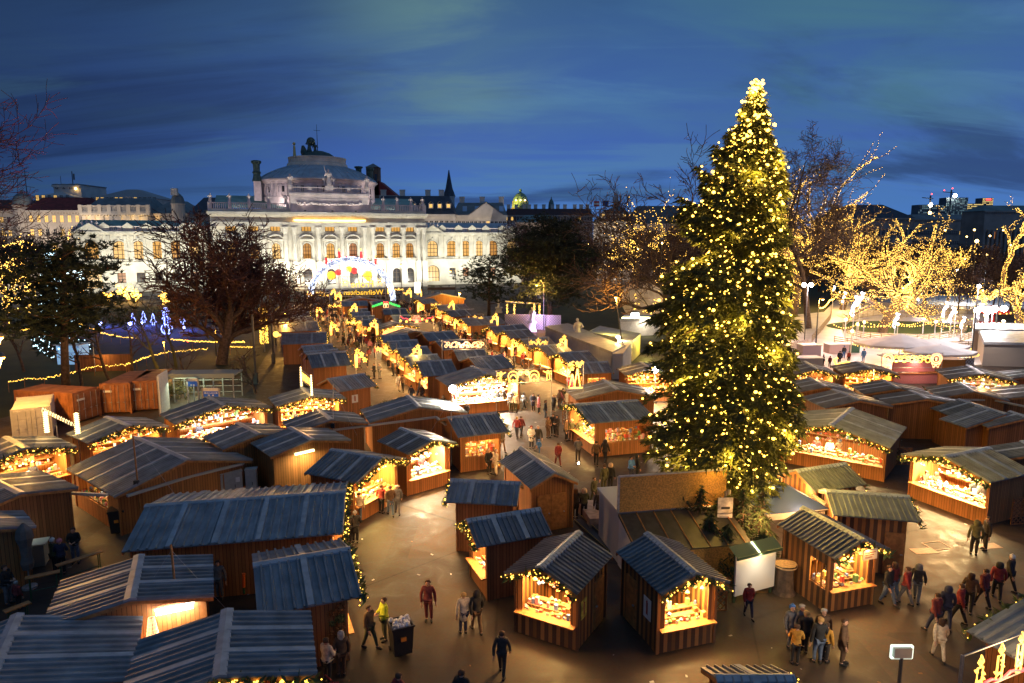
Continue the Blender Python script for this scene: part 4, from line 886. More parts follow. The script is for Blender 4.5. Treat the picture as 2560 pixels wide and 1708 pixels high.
# behind the theatre
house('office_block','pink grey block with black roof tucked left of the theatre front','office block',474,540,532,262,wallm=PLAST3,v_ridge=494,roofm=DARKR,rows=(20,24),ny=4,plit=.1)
house('office_block','block with big dark blue slate roof and white chimneys','office block',930,1136,536,275,wallm=PLAST2,v_ridge=490,roofm=DARKR,rows=(15,20.5),ny=16,plit=.4,chim=4,dorm=9,hip=3)
o,L,z=house('office_block','grey block with pediment and skylights behind the right wing','office block',1133,1266,538,282,wallm=PLAST2,v_ridge=507,roofm=GREYR,rows=(13.5,19.5),wh=3.,ny=13,plit=.03,hip=2,chim=3)
b=MB(); xx=L*.12; b.face([(xx-7,-.8,z),(xx+7,-.8,z),(xx,-.8,z+5)]); b.face([(xx-7.4,-1,z),(xx,-1,z+5.4),(xx,8,z+5.4),(xx-7.4,8,z)]); b.face([(xx+7.4,-1,z),(xx,-1,z+5.4),(xx,8,z+5.4),(xx+7.4,8,z)]); b.build('pediment',PLAST2,o)
b=MB(); zr=z
for i in range(4): x=-L*.33+i*5; b.face([(x,1.6,z+1.6),(x+1.8,1.6,z+1.6),(x+3.2-1.5,4.2,z+3.8),(x-.1,4.2,z+3.8)])
b.build('skylight',mat('skylight glass',(.3,.45,.65),.1),o)
# red roofed church and tower
p=atd(932,480,330); o=empty('church',(p.x,330,0),0,'church with square brick belfry and steep red roof','church')
zt=atd(932,418,330).z; b=MB(); b.box(-2.9,2.9,0,6,0,zt)
b.build('belfry',mat('brown brick',(.13,.085,.06),.85,n=.2,ns=.6),o); b=MB(); b.face([(-3.3,-.4,zt),(3.3,-.4,zt),(0,3,zt+2)]); b.face([(-3.3,6.4,zt),(3.3,6.4,zt),(0,3,zt+2)]); b.face([(-3.3,-.4,zt),(-3.3,6.4,zt),(0,3,zt+2)]); b.face([(3.3,-.4,zt),(3.3,6.4,zt),(0,3,zt+2)]); b.build('belfry_roof',GREYR,o)
for x in (-1.6,0,1.6): b=MB(); b.face([(px,-.03,pz) for px,pz in arch_pts(x,1.1,zt-7.5,zt-3)]); b.build('belfry_opening',UNLIT,o)
b=MB(); zr=atd(940,452,330).z; zb=atd(965,488,330).z; b.face([(3,0,zr),(3,14,zr),(11,14,zb),(11,0,zb)]); b.face([(-3,0,zb),(3,0,zr),(11,0,zb)]); b.face([(-3,0,zb),(3,0,zr),(3,14,zr),(-3,14,zb)]); b.build('roof',REDR,o); b=MB(); b.box(-3.2,11,.05,14,0,zb); b.build('nave_wall',PLAST3,o)
p=atd(1122,505,420); o=empty('church',(p.x,420,0),0,'slender church tower with needle thin dark spire','church'); za=atd(1122,505,420).z; z2=atd(1122,491,420).z; z3=atd(1122,424,420).z
b=MB(); b.box(-3.,3.,0,6,0,z2); b.box(-3.3,3.3,-.3,6.3,z2-.5,z2); b.build('tower',PLAST2,o); b=MB(); b.lathe([(3.9,z2),(2.1,z2+5),(1.2,z2+10),(.25,z3)],(0,3,0),8); b.build('spire',DARKR,o)
b=MB(); b.face([(px,-.05,pz) for px,pz in arch_pts(0,1.5,z2-4,z2-1.2)]); b.build('belfry_opening',LITW,o)
# green lit dome and the long palace roofs
o,r,h=turret('green_dome','floodlit green copper dome with gilded top','dome',1301,522,474,430,41,mat('lit drum stone',(.5,.42,.2),.8),mat('bright copper dome',(.24,.36,.20),.5,n=.2,ns=.15),'dome')
b=MB(); 
for i in range(20): t=2*PI*i/20; b.bar((r*1.0*math.cos(t),r*1.0*math.sin(t),1),(r*.93*math.cos(t),r*.93*math.sin(t),h*.38),.3,.3)
b.lathe([(r*1.12,-1),(r*1.12,.2),(r*1.02,.5)],(0,0,0),24); b.build('ribs',GILT,o)
for i in (-1,0,1): b=MB(); b.ball((i*2.8,-r*.98,h*.42),.45,6); b.build('dome_window',GLOW,o)
for dx in (-12,0,12): lamp('SPOT',32000,(1,.8,.2),(dx,-16,-6),o,'dome_lamp',.4,rot=aim((-dx*.06,1,.8)),spot=R(80))
turret('small_turret','little dark lantern turret right of the green dome','turret',1378,522,490,410,14,DARKR,TEALR); p=atd(1378,512,409); 
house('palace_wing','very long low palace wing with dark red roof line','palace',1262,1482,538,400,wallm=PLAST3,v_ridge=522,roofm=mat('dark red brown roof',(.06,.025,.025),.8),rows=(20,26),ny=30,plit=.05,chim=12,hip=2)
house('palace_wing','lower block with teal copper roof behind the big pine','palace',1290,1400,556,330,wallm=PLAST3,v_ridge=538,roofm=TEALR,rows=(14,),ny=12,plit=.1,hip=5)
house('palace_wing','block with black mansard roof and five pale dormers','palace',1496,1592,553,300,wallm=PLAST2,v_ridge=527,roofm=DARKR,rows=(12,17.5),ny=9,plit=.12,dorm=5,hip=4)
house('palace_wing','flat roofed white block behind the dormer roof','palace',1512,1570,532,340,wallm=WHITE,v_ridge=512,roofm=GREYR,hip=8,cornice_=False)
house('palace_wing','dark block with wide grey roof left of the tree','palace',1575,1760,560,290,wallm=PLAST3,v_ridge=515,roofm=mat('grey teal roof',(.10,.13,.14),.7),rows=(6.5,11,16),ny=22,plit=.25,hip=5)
o,r,h=turret('gothic_spire','grey gothic spire with corner pinnacles behind the white block','spire',1542,508,472,380,14,PLAST3,PLAST3,'spire')
b=MB()
for s in (-1,1): b.lathe([(.5,0),(.4,3),(.05,6)],(s*r*1.1,-r,0),6)
b.build('pinnacle',PLAST3,o)
for (u,v0,v1,cm,lb) in ((1498,522,503,[(.6,.05,.05),(.8,.8,.8)],'small red and white flag on the palace roof'),(1520,522,502,[(.03,.06,.25),(.03,.06,.25)],'small blue flag on the palace roof')):
    p=atd(u,v0,395); t=atd(u,v1,395); o=empty('flag',(p.x,395,p.z-2),0,lb,'flag'); b=MB(); b.tube([(0,0,0),(0,0,t.z-p.z+2)],.15,5); b.build('pole',WHITE,o); b=MB(); h_=t.z-p.z+2
    for i in range(3): b.face([(0,0,h_-1-i),(-3.2,0,h_-1-i),(-3.2,0,h_-i),(0,0,h_-i)],i%2)
    b.build('flag_cloth',[mat('flag a %d'%u,cm[0]),mat('flag b %d'%u,cm[1])],o)
# right: museums, long block, far towers and cranes
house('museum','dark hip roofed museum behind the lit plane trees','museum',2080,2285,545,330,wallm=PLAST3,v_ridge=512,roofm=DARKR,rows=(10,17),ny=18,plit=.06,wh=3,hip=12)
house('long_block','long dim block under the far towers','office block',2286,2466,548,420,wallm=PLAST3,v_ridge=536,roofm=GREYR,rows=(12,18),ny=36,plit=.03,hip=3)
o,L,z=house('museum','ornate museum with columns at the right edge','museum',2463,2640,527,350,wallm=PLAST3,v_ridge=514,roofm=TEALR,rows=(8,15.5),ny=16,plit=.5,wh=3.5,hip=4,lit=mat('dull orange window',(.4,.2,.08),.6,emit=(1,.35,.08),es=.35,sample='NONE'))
for i in range(17): x=-L/2+i*L/16; b=MB(); b.lathe([(.7,6),(.6,20)],(x,-.9,0),8); b.build('column',PLAST3,o)
def tower(label,u0,u1,vt,Y,m,rows,cols,lit,plit,crown=None):
    a=atd(u0,vt,Y); c=atd(u1,vt,Y); L=c.x-a.x; o=empty('office_tower',((a.x+c.x)/2,Y,0),0,label,'tower block'); b=MB(); b.box(-L/2,L/2,0,25,0,a.z); b.build('facade',m,o)
    zb=atd(u0,545,Y).z; k=0
    g=MB(); g2=MB()
    for r_ in range(rows):
        for c_ in range(cols):
            x=-L/2+L*(c_+.5)/cols; zz_=zb+(a.z-zb)*(r_+.4)/rows; q=g if rb.random()<plit else g2; w_=L/cols*.36; h_=(a.z-zb)/rows*.25
            q.face([(x-w_,-.2,zz_-h_),(x+w_,-.2,zz_-h_),(x+w_,-.2,zz_+h_),(x-w_,-.2,zz_+h_)])
    if g.f: g.build('lit_windows',lit,o)['kind']='stuff'
    if g2.f: g2.build('dark_windows',UNLIT,o)['kind']='stuff'
    if crown: b=MB(); b.box(-L*.2,L*.3,-.5,0,a.z-6,a.z-1.5); b.build('roof_sign',crown,o)
    return o
FARG=mat('far glass facade',(.07,.10,.13),.4,n=.2,ns=.05)
YW=mat('far yellow windows',(.5,.4,.2),.5,emit=(1,.72,.22),es=1.1,sample='NONE'); GW=mat('far green windows',(.3,.4,.4),.5,emit=(.35,.6,.6),es=.25,sample='NONE')
tower('unfinished glass tower under the crane, far away',2366,2421,494,1500,FARG,12,14,GW,.5)
tower('low dim far block left of the unfinished tower',2297,2364,512,1400,FARG,6,16,GW,.5)
tower('far office tower with yellow windows and red roof sign',2457,2484,495,1600,FARG,14,8,YW,.75,mat('red sign',(.8,.1,.1),.4,emit=(1,.08,.08),es=2.5,sample='NONE'))
tower('lower far office block with yellow windows',2419,2456,509,1550,FARG,8,12,YW,.8)
def crane(label,u,vb,vt,Y,arm,lights):
    p=atd(u,vb,Y); t=atd(u,vt,Y); h=t.z-p.z; o=empty('tower_crane',(p.x,Y,p.z-40),0,label,'crane'); b=MB(); b.bar((0,0,0),(0,0,h+40),2.2,2.2); b.bar((-arm*.35,0,h+34),(arm,0,h+36),1.4,1.4); b.build('mast_and_jib',STEEL,o)
    for (dx,dz,m_,r_) in lights: b=MB(); b.ball((dx,-3,40+dz),r_,8); b.build('crane_light',m_,o)
REDL=mat('red beacon',(.8,.1,.1),.4,emit=(1,.06,.04),es=6,sample='NONE')
crane('crane with two white floodlights at the far left of the group',2323,530,489,1350,-16,[(0,h_,m_,r_) for h_,m_,r_ in ((13,GLOWW,3.2),(-2,GLOW,3.2),(34,REDL,1.3))])
crane('crane above the unfinished tower with red beacons',2376,505,475,1480,-18,[(0,28,REDL,1.3),(-17,24,REDL,1.2)])
p=atd(2388,491,1490); o=empty('site_floodlight',(p.x,1490,p.z-5),0,'blinding white site floodlight on the unfinished tower','floodlight'); b=MB(); b.tube([(0,0,0),(0,0,5)],.4,5); b.build('post',STEEL,o); b=MB(); b.ball((0,0,6),3.6,10); b.build('bulb',GLOWW,o)

for (u,v,Y,e,lab) in ((130,560,236,9000,'added street light before the red roofed block'),(290,560,236,9000,'added street light before the uplit palace'),(420,560,240,7000,'added street light before the skylight block'),(1020,560,262,5000,'added street light behind the right theatre wing'),(1200,560,268,5000,'added street light before the pediment block'),(1540,600,280,9000,'added street light before the dormer block'),(1400,580,315,7000,'added street light in the palace court'),(10,560,240,7000,'added street light before the left edge block')):
    p=atd(u,v,Y); o=empty('street_lamp',(p.x,Y,0),0,lab,'street lamp','added street lights between the far blocks'); b=MB(); b.tube([(0,0,0),(0,0,9)],.1,5); b.build('pole',STEEL,o); b=MB(); b.ball((0,0,9),.3,8); b.build('bulb',GLOW,o); lamp('POINT',e,(1,.8,.6),(0,0,10),o,'lamp_light',.5)  # unseen lamps, added to brighten the far house fronts
# ---------------------------------------------------------------- trees
def perp(d,r):
    a=Vector((r.uniform(-1,1),r.uniform(-1,1),r.uniform(-1,1))); a=a-d*a.dot(d)
    return a.normalized() if a.length>1e-3 else Vector((1,0,0))
def grow(r,p,d,L,rad,lvl,mx,out,sp):
    n=4 if lvl<2 else (3 if lvl<mx else 2); pts=[p.copy()]; rs_=[rad]; q=p.copy(); dd=d.copy()
    for i in range(n):
        dd=(dd+perp(dd,r)*sp['wob']*(.6 if lvl==0 else 1)+Vector((0,0,sp['up'][min(lvl,len(sp['up'])-1)]))*.5).normalized()
        q=q+dd*L/n; pts.append(q.copy()); rs_.append(max(sp['tip'],rad*(1-(i+1)/n*sp['tap'])))
    out.append((pts,rs_,lvl))
    if lvl<mx:
        k=sp['kids'][lvl]
        for j in range(k):
            f=(sp['f0'] if lvl==0 else .25)+(1-(sp['f0'] if lvl==0 else .25))*(j+r.random()*.9)/k; f=min(f,.999)
            i=min(n-1,int(f*n)); t=f*n-i; c=pts[i].lerp(pts[i+1],t); ax=(pts[i+1]-pts[i]).normalized()
            ang=sp['ang'][min(lvl,len(sp['ang'])-1)]*r.uniform(.75,1.25); e=(ax*math.cos(ang)+perp(ax,r)*math.sin(ang)).normalized()
            if e.z<sp.get('minz',-.2): e.z=sp.get('minz',-.2); e.normalize()
            grow(r,c,e,L*sp['len'][min(lvl,len(sp['len'])-1)]*r.uniform(.7,1.2),max(sp['tip'],rs_[i]*sp['rr']),lvl+1,mx,out,sp)
def tree_meshes(seed,L,rad,sp,mx,lean=(0,0)):
    r=random.Random(seed); out=[]; grow(r,Vector((0,0,0)),Vector((lean[0],lean[1],1)).normalized(),L,rad,0,mx,out,sp); t=MB(); c=MB()
    for pts,rs_,lvl in out:
        (t if lvl<=1 else c).tube(pts,rs_,7 if lvl<2 else (4 if lvl==2 else 3),cap=False)
    return t,c,out
BARE=dict(wob=.22,up=[.05,.22,.12,.06,.02],tap=.6,tip=.022,kids=[8,6,6,6],f0=.35,ang=[R(48),R(42),R(45),R(48)],len=[.75,.62,.55,.5],rr=.55,minz=-.05)
def bare_tree(label,loc,seed,L,rad,sp=BARE,mx=4,group=None,bark=BARK,twig=BARKR,lean=(0,0),rz=0):
    o=empty('bare_tree',loc,rz,label,'tree',group); t,c,out=tree_meshes(seed,L,rad,sp,mx,lean); t.build('trunk',bark,o,True); c.build('crown',twig,o); return o,out
# the big spreading tree left, in front of the theatre
WIL=dict(wob=.30,up=[.0,.24,.16,.08,.0],tap=.5,tip=.045,kids=[13,9,8,7],f0=.22,ang=[R(58),R(48),R(50),R(50)],len=[1.22,.62,.52,.45],rr=.5,minz=.0)
bt,_o=bare_tree('big spreading bare tree before the theatre, reddish twigs',at(555,912),5,7.3,.75,WIL,4,twig=mat('wine red twigs',(.115,.055,.04),.9,n=.4,ns=.8))
# floodlit from the market and from a red park lamp
bare_tree('tall bare tree behind the right side of the christmas tree',Vector((atd(2035,600,118).x,118,0)),12,20.,.6,dict(BARE,kids=[12,9,8,8],len=[.72,.6,.5,.42],tip=.034,wob=.42,ang=[R(45),R(45),R(55),R(65)]),4,twig=BARK)
o,_=bare_tree('dark bare tree at the left side of the christmas tree',Vector((atd(1690,600,92).x,92,0)),21,14.,.5,dict(BARE,tip=.034,wob=.38,kids=[8,7,6,6],ang=[R(60),R(45),R(45),R(48)]),4,bark=BARK,twig=BARK)
bare_tree('tree top leaning in at the upper left edge',Vector((atd(-210,600,95).x,95,0)),8,17.,.5,dict(BARE,kids=[10,8,8,7],tip=.036,wob=.3),4,twig=mat('brown twigs',(.14,.06,.04),.9,n=.3,ns=1))
# thin park trees at the left
thin=dict(BARE,kids=[6,4,4,3],tip=.012,len=[.55,.6,.55,.5])
pr=[]
for i,(u,v,s) in enumerate([(205,968,5.5),(275,955,6.),(330,930,5.),(400,935,7.),(440,920,6.5),(520,845,5.),(150,880,6.),(60,930,5.),(480,985,4.),(620,960,3.2),(640,985,3.)]):
    lab=['thin dark park tree beside the grey utility mast','thin forked park tree behind the brown containers','slim park tree before the beer garden fence','slim leaning tree with green mossy bark','pale slim tree right of the leaning one','small bare tree under the big spreading tree','bare sapling left of the white lit fir','bare sapling at the far left of the park','low bare shrub beside the exit sign','orange lit bush beside the first stall row','small bush at the foot of the lamp posts'][i]
    bare_tree(lab,at(u,v),40+i,s,.13+.01*s,dict(thin,f0=.1 if s<4.5 else .35),3 if s>4 else 3,lean=(rnd.uniform(-.3,.3),0),bark=mat('mossy bark',(.07,.07,.03),.9) if i in(3,4) else BARK,twig=BARK,group='thin trees in the park')
# pines with layered dark tufts
def tuft(b,c,s,r,n=9):
    for k in range(n):
        a=Vector((r.uniform(-1,1),r.uniform(-1,1),r.uniform(-.2,1))).normalized()*s*r.uniform(.6,1.1); d=perp(a.normalized(),r)*s*.12
        b.face([c-d,c+d,c+a])
def pine(label,loc,h,pads,seed,trunk_r=.4,lean=0,dens=1.):
    r=random.Random(seed); o=empty('pine_tree',loc,0,label,'tree'); t=MB(); t.tube([(0,0,0),(lean*.3,0,h*.35),(lean*.7,.2,h*.7),(lean,0,h*.97)],[trunk_r,trunk_r*.8,trunk_r*.5,.08],8)
    b=MB()
    for (x,y,z,rx,ry,rz) in pads:
        t.tube([(lean*z/h,0,z-.8),(x*.5,y*.5,z-.7),(x,y,z-.2)],[.13,.09,.05],5)
        n=int(rx*ry*9*dens)
        for k in range(n):
            a=r.random()*2*PI; q=math.sqrt(r.random()); q*=1+.35*math.sin(a*3+x); c=Vector((x+rx*q*math.cos(a),y+ry*q*math.sin(a),z+rz*(1-q*q)*r.uniform(-.6,1.2)+r.uniform(-.4,.4)+.25*math.sin(a*2+y))); tuft(b,c,r.uniform(.4,.75),r,8)
    t.build('trunk',BARK,o,True); b.build('crown',FIRD,o); return o
def pads(seed,h,z0,rmax,n,prof):
    r=random.Random(seed); P=[]
    for i in range(n):
        f=(i+r.random())/n; z=z0+(h-z0)*f; rr=rmax*prof(f); a=i*2.4+r.uniform(-.5,.5); d=rr*r.uniform(.25,.75)
        P.append((d*math.cos(a),d*math.sin(a),z,rr*r.uniform(.35,.6)+.5,rr*r.uniform(.35,.6)+.5,.7))
    return P
pine('large dark pine with flat layered branches at the left',at(165,990),15.3,[p for p in pads(2,14.5,6,6.,22,lambda f:1.-.25*f)]+[(2.5,0,14.9,3.2,2.2,.8),(-1.5,0,14.2,2.6,2,.7),(4.6,0,12.8,2.2,2,.6),(5.2,0,9.5,2.,1.5,.6),(5.5,1,7.,1.6,1.5,.6)],3,.42,1.2,1.2)
pine('huge dark pine right of the theatre',at(1375,815),19.,pads(4,19.,4,8.0,50,lambda f:.65+.5*math.sin(f*2.6)-.35*f),5,.5,-.3,1.25)
pine('smaller spreading pine before the right theatre wing',at(1222,795),12.,pads(7,12.,3.5,5.6,22,lambda f:.8+.3*math.sin(f*2.5)-.4*f),6,.35,.3,1.)
pine('small dark pine behind the lamp posts at the left',at(716,772),8.5,pads(9,8.5,2.,3.4,14,lambda f:1-.5*f),8,.25,0,1.)
def fir(name,label,loc,h,r0,z0,seed,mleaf,nb,cat='tree',group=None,sprig=.28,prof=None,dens=1.,asym=0.):
    r=random.Random(seed); o=empty(name,loc,0,label,cat,group); t=MB(); t.tube([(0,0,0),(0,0,h*.5),(0,0,h)],[r0*.065+.05,r0*.04+.03,.02],8); b=MB(); tips=[]
    for i in range(nb):
        f=(i+r.random())/nb; f=f**.82; z=z0+(h-z0)*f; rad=(r0*(prof(f) if prof else (1-f)**.9))*r.uniform(.60,1.02)*(1+.10*math.sin(a_:=i*2.399*1.0+f*9)); a=i*2.399+r.uniform(-.4,.4); rad*=1+asym*math.cos(a-PI)
        d=Vector((math.cos(a),math.sin(a),0)); s0=Vector((0,0,z)); droop=-.18 if f<.6 else .25; m=s0+d*rad*.5+Vector((0,0,rad*.02)); e=s0+d*rad+Vector((0,0,rad*droop+r.uniform(-.2,.2)))
        t.tube([s0,m,e],[.05,.035,.012],3,cap=False)
        tips.append((s0,m,e,rad,f)); n=max(4,int(rad*13*dens))
        for k in range(n):
            q=(k+r.random())/n; q=q**.7; c=(s0.lerp(m,q*2) if q<.5 else m.lerp(e,q*2-1)); wd=(1-q*.75)*rad*.28+.1
            sd=Vector((-d.y,d.x,0)); c=c+sd*r.uniform(-1,1)*wd+Vector((0,0,r.uniform(-.15,.12)))
            g=(d*r.uniform(.2,1)+sd*r.uniform(-.9,.9)+Vector((0,0,r.uniform(-.7,.25)))).normalized()*sprig*r.uniform(.7,1.5); p_=perp(g.normalized(),r)*sprig*.22
            b.face([c-p_,c+p_,c+g]); g2=(g+Vector((r.uniform(-.2,.2),r.uniform(-.2,.2),-.12))); p2=p_.cross(g.normalized())
            b.face([c-p2,c+p2,c+g2])
    t.build('trunk',BARK,o,True); cr_=b.build('crown',mleaf,o); return o,tips,r
# the great christmas tree
TB=at(1836,1338)
def xprof(f):
    P=[(0,.62),(.07,.88),(.18,1.),(.35,.84),(.456,.85),(.564,.755),(.667,.63),(.77,.52),(.85,.33),(.895,.2),(.95,.1),(1,.012)]
    for (a,x),(c,y) in zip(P,P[1:]):
        if f<=c: return x+(y-x)*(f-a)/(c-a)
    return .03
xt,tips,r=fir('christmas_tree','giant christmas tree covered with golden lights on the square',TB,22.8,4.25,2.9,31,XMAS,820,'christmas tree',sprig=.30,prof=xprof,dens=2.1,asym=.34)
bl=MB()
for (s0,m,e,rad,f) in tips:
    k=7 if rad>2.2 else (5 if rad>.9 else 2)
    for j in range(k):
        q=1-.13*j-.16*r.random(); q=max(.25,q); c=(s0.lerp(m,q*2) if q<.5 else m.lerp(e,q*2-1))+Vector((r.uniform(-.25,.25),r.uniform(-.25,.25),r.uniform(.05,.25)))
        bl.bulb(c,r.choice([.028,.034,.04,.05,.06,.08]),0,1.2)
bl.octa((0,0,22.95),.08)
bl.build('fairy_lights',BULBT,xt)
for i in range(64):
    z=3.1+i*.31; f=(z-2.9)/20.4; a=i*2.399; rr=3.9*xprof(f)*(.86 if i%3 else .45); lamp('POINT',210,(1,.58,.09),(rr*math.cos(a),rr*math.sin(a),z),xt,'tree_glow',.3)
for i in range(8): a=i*PI/4; lamp('POINT',210,(1,.48,.14),(3.6*math.cos(a),3.6*math.sin(a),2.4),xt,'tree_glow',.4)
# small firs around the stage
for i,(u,v,h) in enumerate([(1700,1390,3.4),(1745,1400,3.7),(1790,1395,3.),(1850,1400,3.6),(1895,1400,3.8),(1812,1440,2.4),(1770,1430,2.8),(1900,1450,2.2)]):
    lab=['cut fir left of the white banner, nearest the stage roof','slim cut fir between stage roof and banner','cut fir directly under the white banner','cut fir right of the green box','tall cut fir beside the police tent pole','low cut fir before the green box','low cut fir behind the striped stall with wooden door','small cut fir behind the white billboard'][i]
    fir('fir_tree',lab,at(u,v),h,1.25,.25,60+i,mat('cut fir needles',(.035,.06,.022),.8,n=.4,ns=4),70,group='cut firs around the tree stand',sprig=.2,dens=1.6)
# white lit fir in the park
wf,tp,r=fir('christmas_tree','slim fir with cold white lights in the park',at(150,905),14.,4.0,1.,77,FIRD,170,'christmas tree',None,.5,dens=.8)
bl=MB()
for (s0,m,e,rad,f) in tp:
    for j in range(4): q=1-.2*j*r.random()-.05; c=m.lerp(e,max(0,q*2-1))+Vector((r.uniform(-.4,.4),r.uniform(-.4,.4),r.uniform(-.3,.3))); bl.octa(c,r.choice([.06,.08,.11]))
bl.build('fairy_lights',mat('cold white bulb',(.8,.9,.9),.4,emit=(.55,.85,1),es=5,sample='NONE'),wf)
# plane trees wrapped in golden lights
PLT=dict(wob=.42,up=[.05,.16,.10,.06],tap=.45,tip=.02,kids=[7,6,5,4],f0=.35,ang=[R(58),R(48),R(50),R(50)],len=[1.25,.62,.55,.5],rr=.62,minz=-.12)
def lit_tree(label,loc,seed,L,rad,nl,mx=3,sp=PLT,br=.06,pts_=1.,lean=(0,0),glow=700,bm=BULBX,nbare=.12):
    o=empty('lit_tree',loc,0,label,'tree','bare trees wrapped in golden lights'); t,c,out=tree_meshes(seed,L,rad,sp,mx,lean); t.build('trunk',BARK,o,True); c.build('crown',BARK,o)
    r=random.Random(seed+1); tot=sum((p[i+1]-p[i]).length for p,q,l in out for i in range(len(p)-1)); b=MB(); n=0
    for p,q,l in out:
        for i in range(len(p)-1):
            a,e=p[i],p[i+1]; k=(e-a).length/tot*nl*(5. if l<2 else (3.4 if l==2 else .42)); k=int(k)+(r.random()<k-int(k))
            for j in range(k):
                x=a.lerp(e,r.random()); 
                if x.z<L*nbare: continue
                b.octa(x+perp((e-a).normalized(),r)*(q[i]+.06+(.12 if l<2 else .05)*r.random()),br*r.uniform(.6,1.15)); n+=1
    b.build('fairy_lights',bm,o)
    for k in range(4): lamp('POINT',glow,(1,.62,.18),(r.uniform(-1,1)*L*.55,r.uniform(-1,1)*L*.3-L*.25,L*r.uniform(.5,1.3)),o,'tree_glow',1.2)
    return o
lit_tree('widest golden lit plane tree on the green island',at(2205,832),101,8.2,.8,9000,glow=2200,mx=4,sp=dict(PLT,kids=[8,5,4,3]),br=.036,lean=(.12,0))
lit_tree('tall golden lit plane tree right behind the christmas tree',at(1985,792),112,16.,.7,10000,br=.042,glow=1800,lean=(.25,0),sp=dict(PLT,up=[.1,.2,.1,.05],ang=[R(42),R(42),R(46),R(50)]))
lit_tree('second golden lit plane tree between the two largest',at(2105,775),125,10.,.65,6000,br=.042,glow=1500)
lit_tree('golden lit tree at the right edge with bare upper arms',at(2555,835),131,9.5,.5,3000,br=.042,glow=900,sp=dict(PLT,kids=[5,4,4,3]))
lit_tree('small golden lit tree beside the white rink',at(2368,760),143,6.,.3,1500,br=.06,mx=3,glow=500,sp=dict(PLT,ang=[R(35),R(38),R(45),R(45)]))
lit_tree('golden lit tree far behind left of the christmas tree',at(1650,738),151,12.,.4,900,br=.085,glow=40)
lit_tree('smaller golden lit tree behind the glass globe',at(1575,735),163,10.,.4,750,br=.085,glow=40)
lit_tree('golden lit tree at the left edge behind the pine',at(10,830),171,8.,.4,1100,br=.075,glow=300,sp=dict(PLT,kids=[6,5,4,4]))
lit_tree('tiny golden lit tree before the left theatre wing, middle one',at(322,752),181,3.0,.2,420,br=.07,glow=60,mx=2,sp=dict(PLT,kids=[6,4,3],len=[.8,.6,.5],minz=.1))
lit_tree('tiny golden lit tree left of the middle one before the theatre',at(270,757),185,1.8,.15,240,br=.07,glow=40,mx=2,sp=dict(PLT,kids=[6,4,3],len=[.8,.6,.5],minz=.1))
lit_tree('tiny golden lit tree right of the middle one before the theatre',at(342,756),189,2.1,.15,260,br=.07,glow=40,mx=2,sp=dict(PLT,kids=[6,4,3],len=[.8,.6,.5],minz=.1))
lit_tree('little golden lit sapling beside the theatre road under the red twigs',at(408,765),193,2.,.12,120,br=.07,glow=30,mx=2,sp=dict(PLT,kids=[6,4,3],len=[.8,.6,.5],minz=.1))
# park wood between market and museums: individual bare trees, three shapes
protos=[]
DB=mat('dusky brown twigs',(.075,.045,.04),.9,n=.4,ns=.4)
wd=[]
rw=random.Random(17)
for i in range(60):
    u=rw.uniform(1290,2660); Y=rw.uniform(135,265)
    if u<1560 and Y<170: Y+=60
    wd.append((atd(u,700,Y).x,Y))
for i in range(7): Y=rw.uniform(150,185); wd.append((atd(rw.uniform(-200,180),700,Y).x,Y))
for i in range(3):
    t,c,out=tree_meshes(300+i,10.5,.3,dict(BARE,kids=[10,7,6,5],tip=.05,f0=.25),4); o=empty('bare_tree',(0,0,0)); t.build('trunk',DB,o); c.build('crown',DB,o); protos.append(o)
used=set()
for i,(x,y) in enumerate(wd):
    k=i%3; o=protos[k] if k not in used else copy_tree(protos[k]); used.add(k)
    o.location=(x,y,0); o.rotation_euler=(0,0,rw.random()*6.28); s=rw.uniform(.8,1.15)*(.62 if x/y>.52 else .85); o.scale=(s,s,s)
    tag(o,'dusky bare park tree in the wood before the museums' if i<60 else 'dusky bare park tree behind the left pine','tree','bare trees of the park wood')
# ---------------------------------------------------------------- things on the square
def face_dir(p,q): return math.atan2(q.y-p.y,q.x-p.x)
CONT=mat('brown container steel',(.34,.13,.05),.6,n=.3,ns=1.5); CONTW=mat('white container steel',(.55,.52,.48),.55,n=.12,ns=1.2)
def container(label,a,b_,h,depth,m,white=False,group='shipping containers'):
    p=at(*a); q=at(*b_); L=(q-p).length; o=empty('shipping_container',p.lerp(q,.5),face_dir(p,q),label,'container',group)
    b=MB(); b.box(-L/2,L/2,.1,depth,.1,h); 
    for s in (-1,1):
        for y in (.1,depth): b.box(s*L/2-.07,s*L/2+.07,y-.07,y+.07,0,h+.04)
    n=int(depth/.3)
    for s in (-1,1):
        for i in range(n): b.box(s*L/2-.03,s*L/2+.03,.2+i*.3,.35+i*.3,.2,h-.15)
    b.box(-L/2+.1,L/2-.1,.2,depth-.1,h,h+.03); b.build('body',m,o)
    for s in (-1,1):
        d=MB(); x0,x1=sorted((s*.02,s*(L/2-.1))); d.box(x0,x1,.0,.09,.2,h-.12)
        for i in range(4): z=.35+i*(h-.6)/4; d.box(x0+.08,x1-.08,-.03,.0,z,z+(h-.6)/4*.72)
        do=d.build('door',m,o); k=MB()
        for xx in (x0+.25*(x1-x0),x0+.72*(x1-x0)): k.tube([(xx,-.06,.2),(xx,-.06,h-.15)],.022,5); k.box(xx-.16,xx+.06,-.09,-.05,1.05,1.1)
        k.build('lock_bar',GALV,do)
    if not white:
        k=MB(); k.box(-L*.40,-L*.1,-.05,-.035,h*.72,h*.79); k.build('nameplate',WHITE,o)
    return o
container('brown container next to the white container',(190,1060),(254,1040),2.6,6,CONT)
container('brown container in the middle of the three',(256,1036),(328,1034),2.75,6,CONT)
container('brown container beside the white upright panel',(331,1030),(399,1026),2.75,6,CONT)
container('whitish container at the left end of the brown ones',(36,1110),(132,1098),2.6,5,CONTW,True)
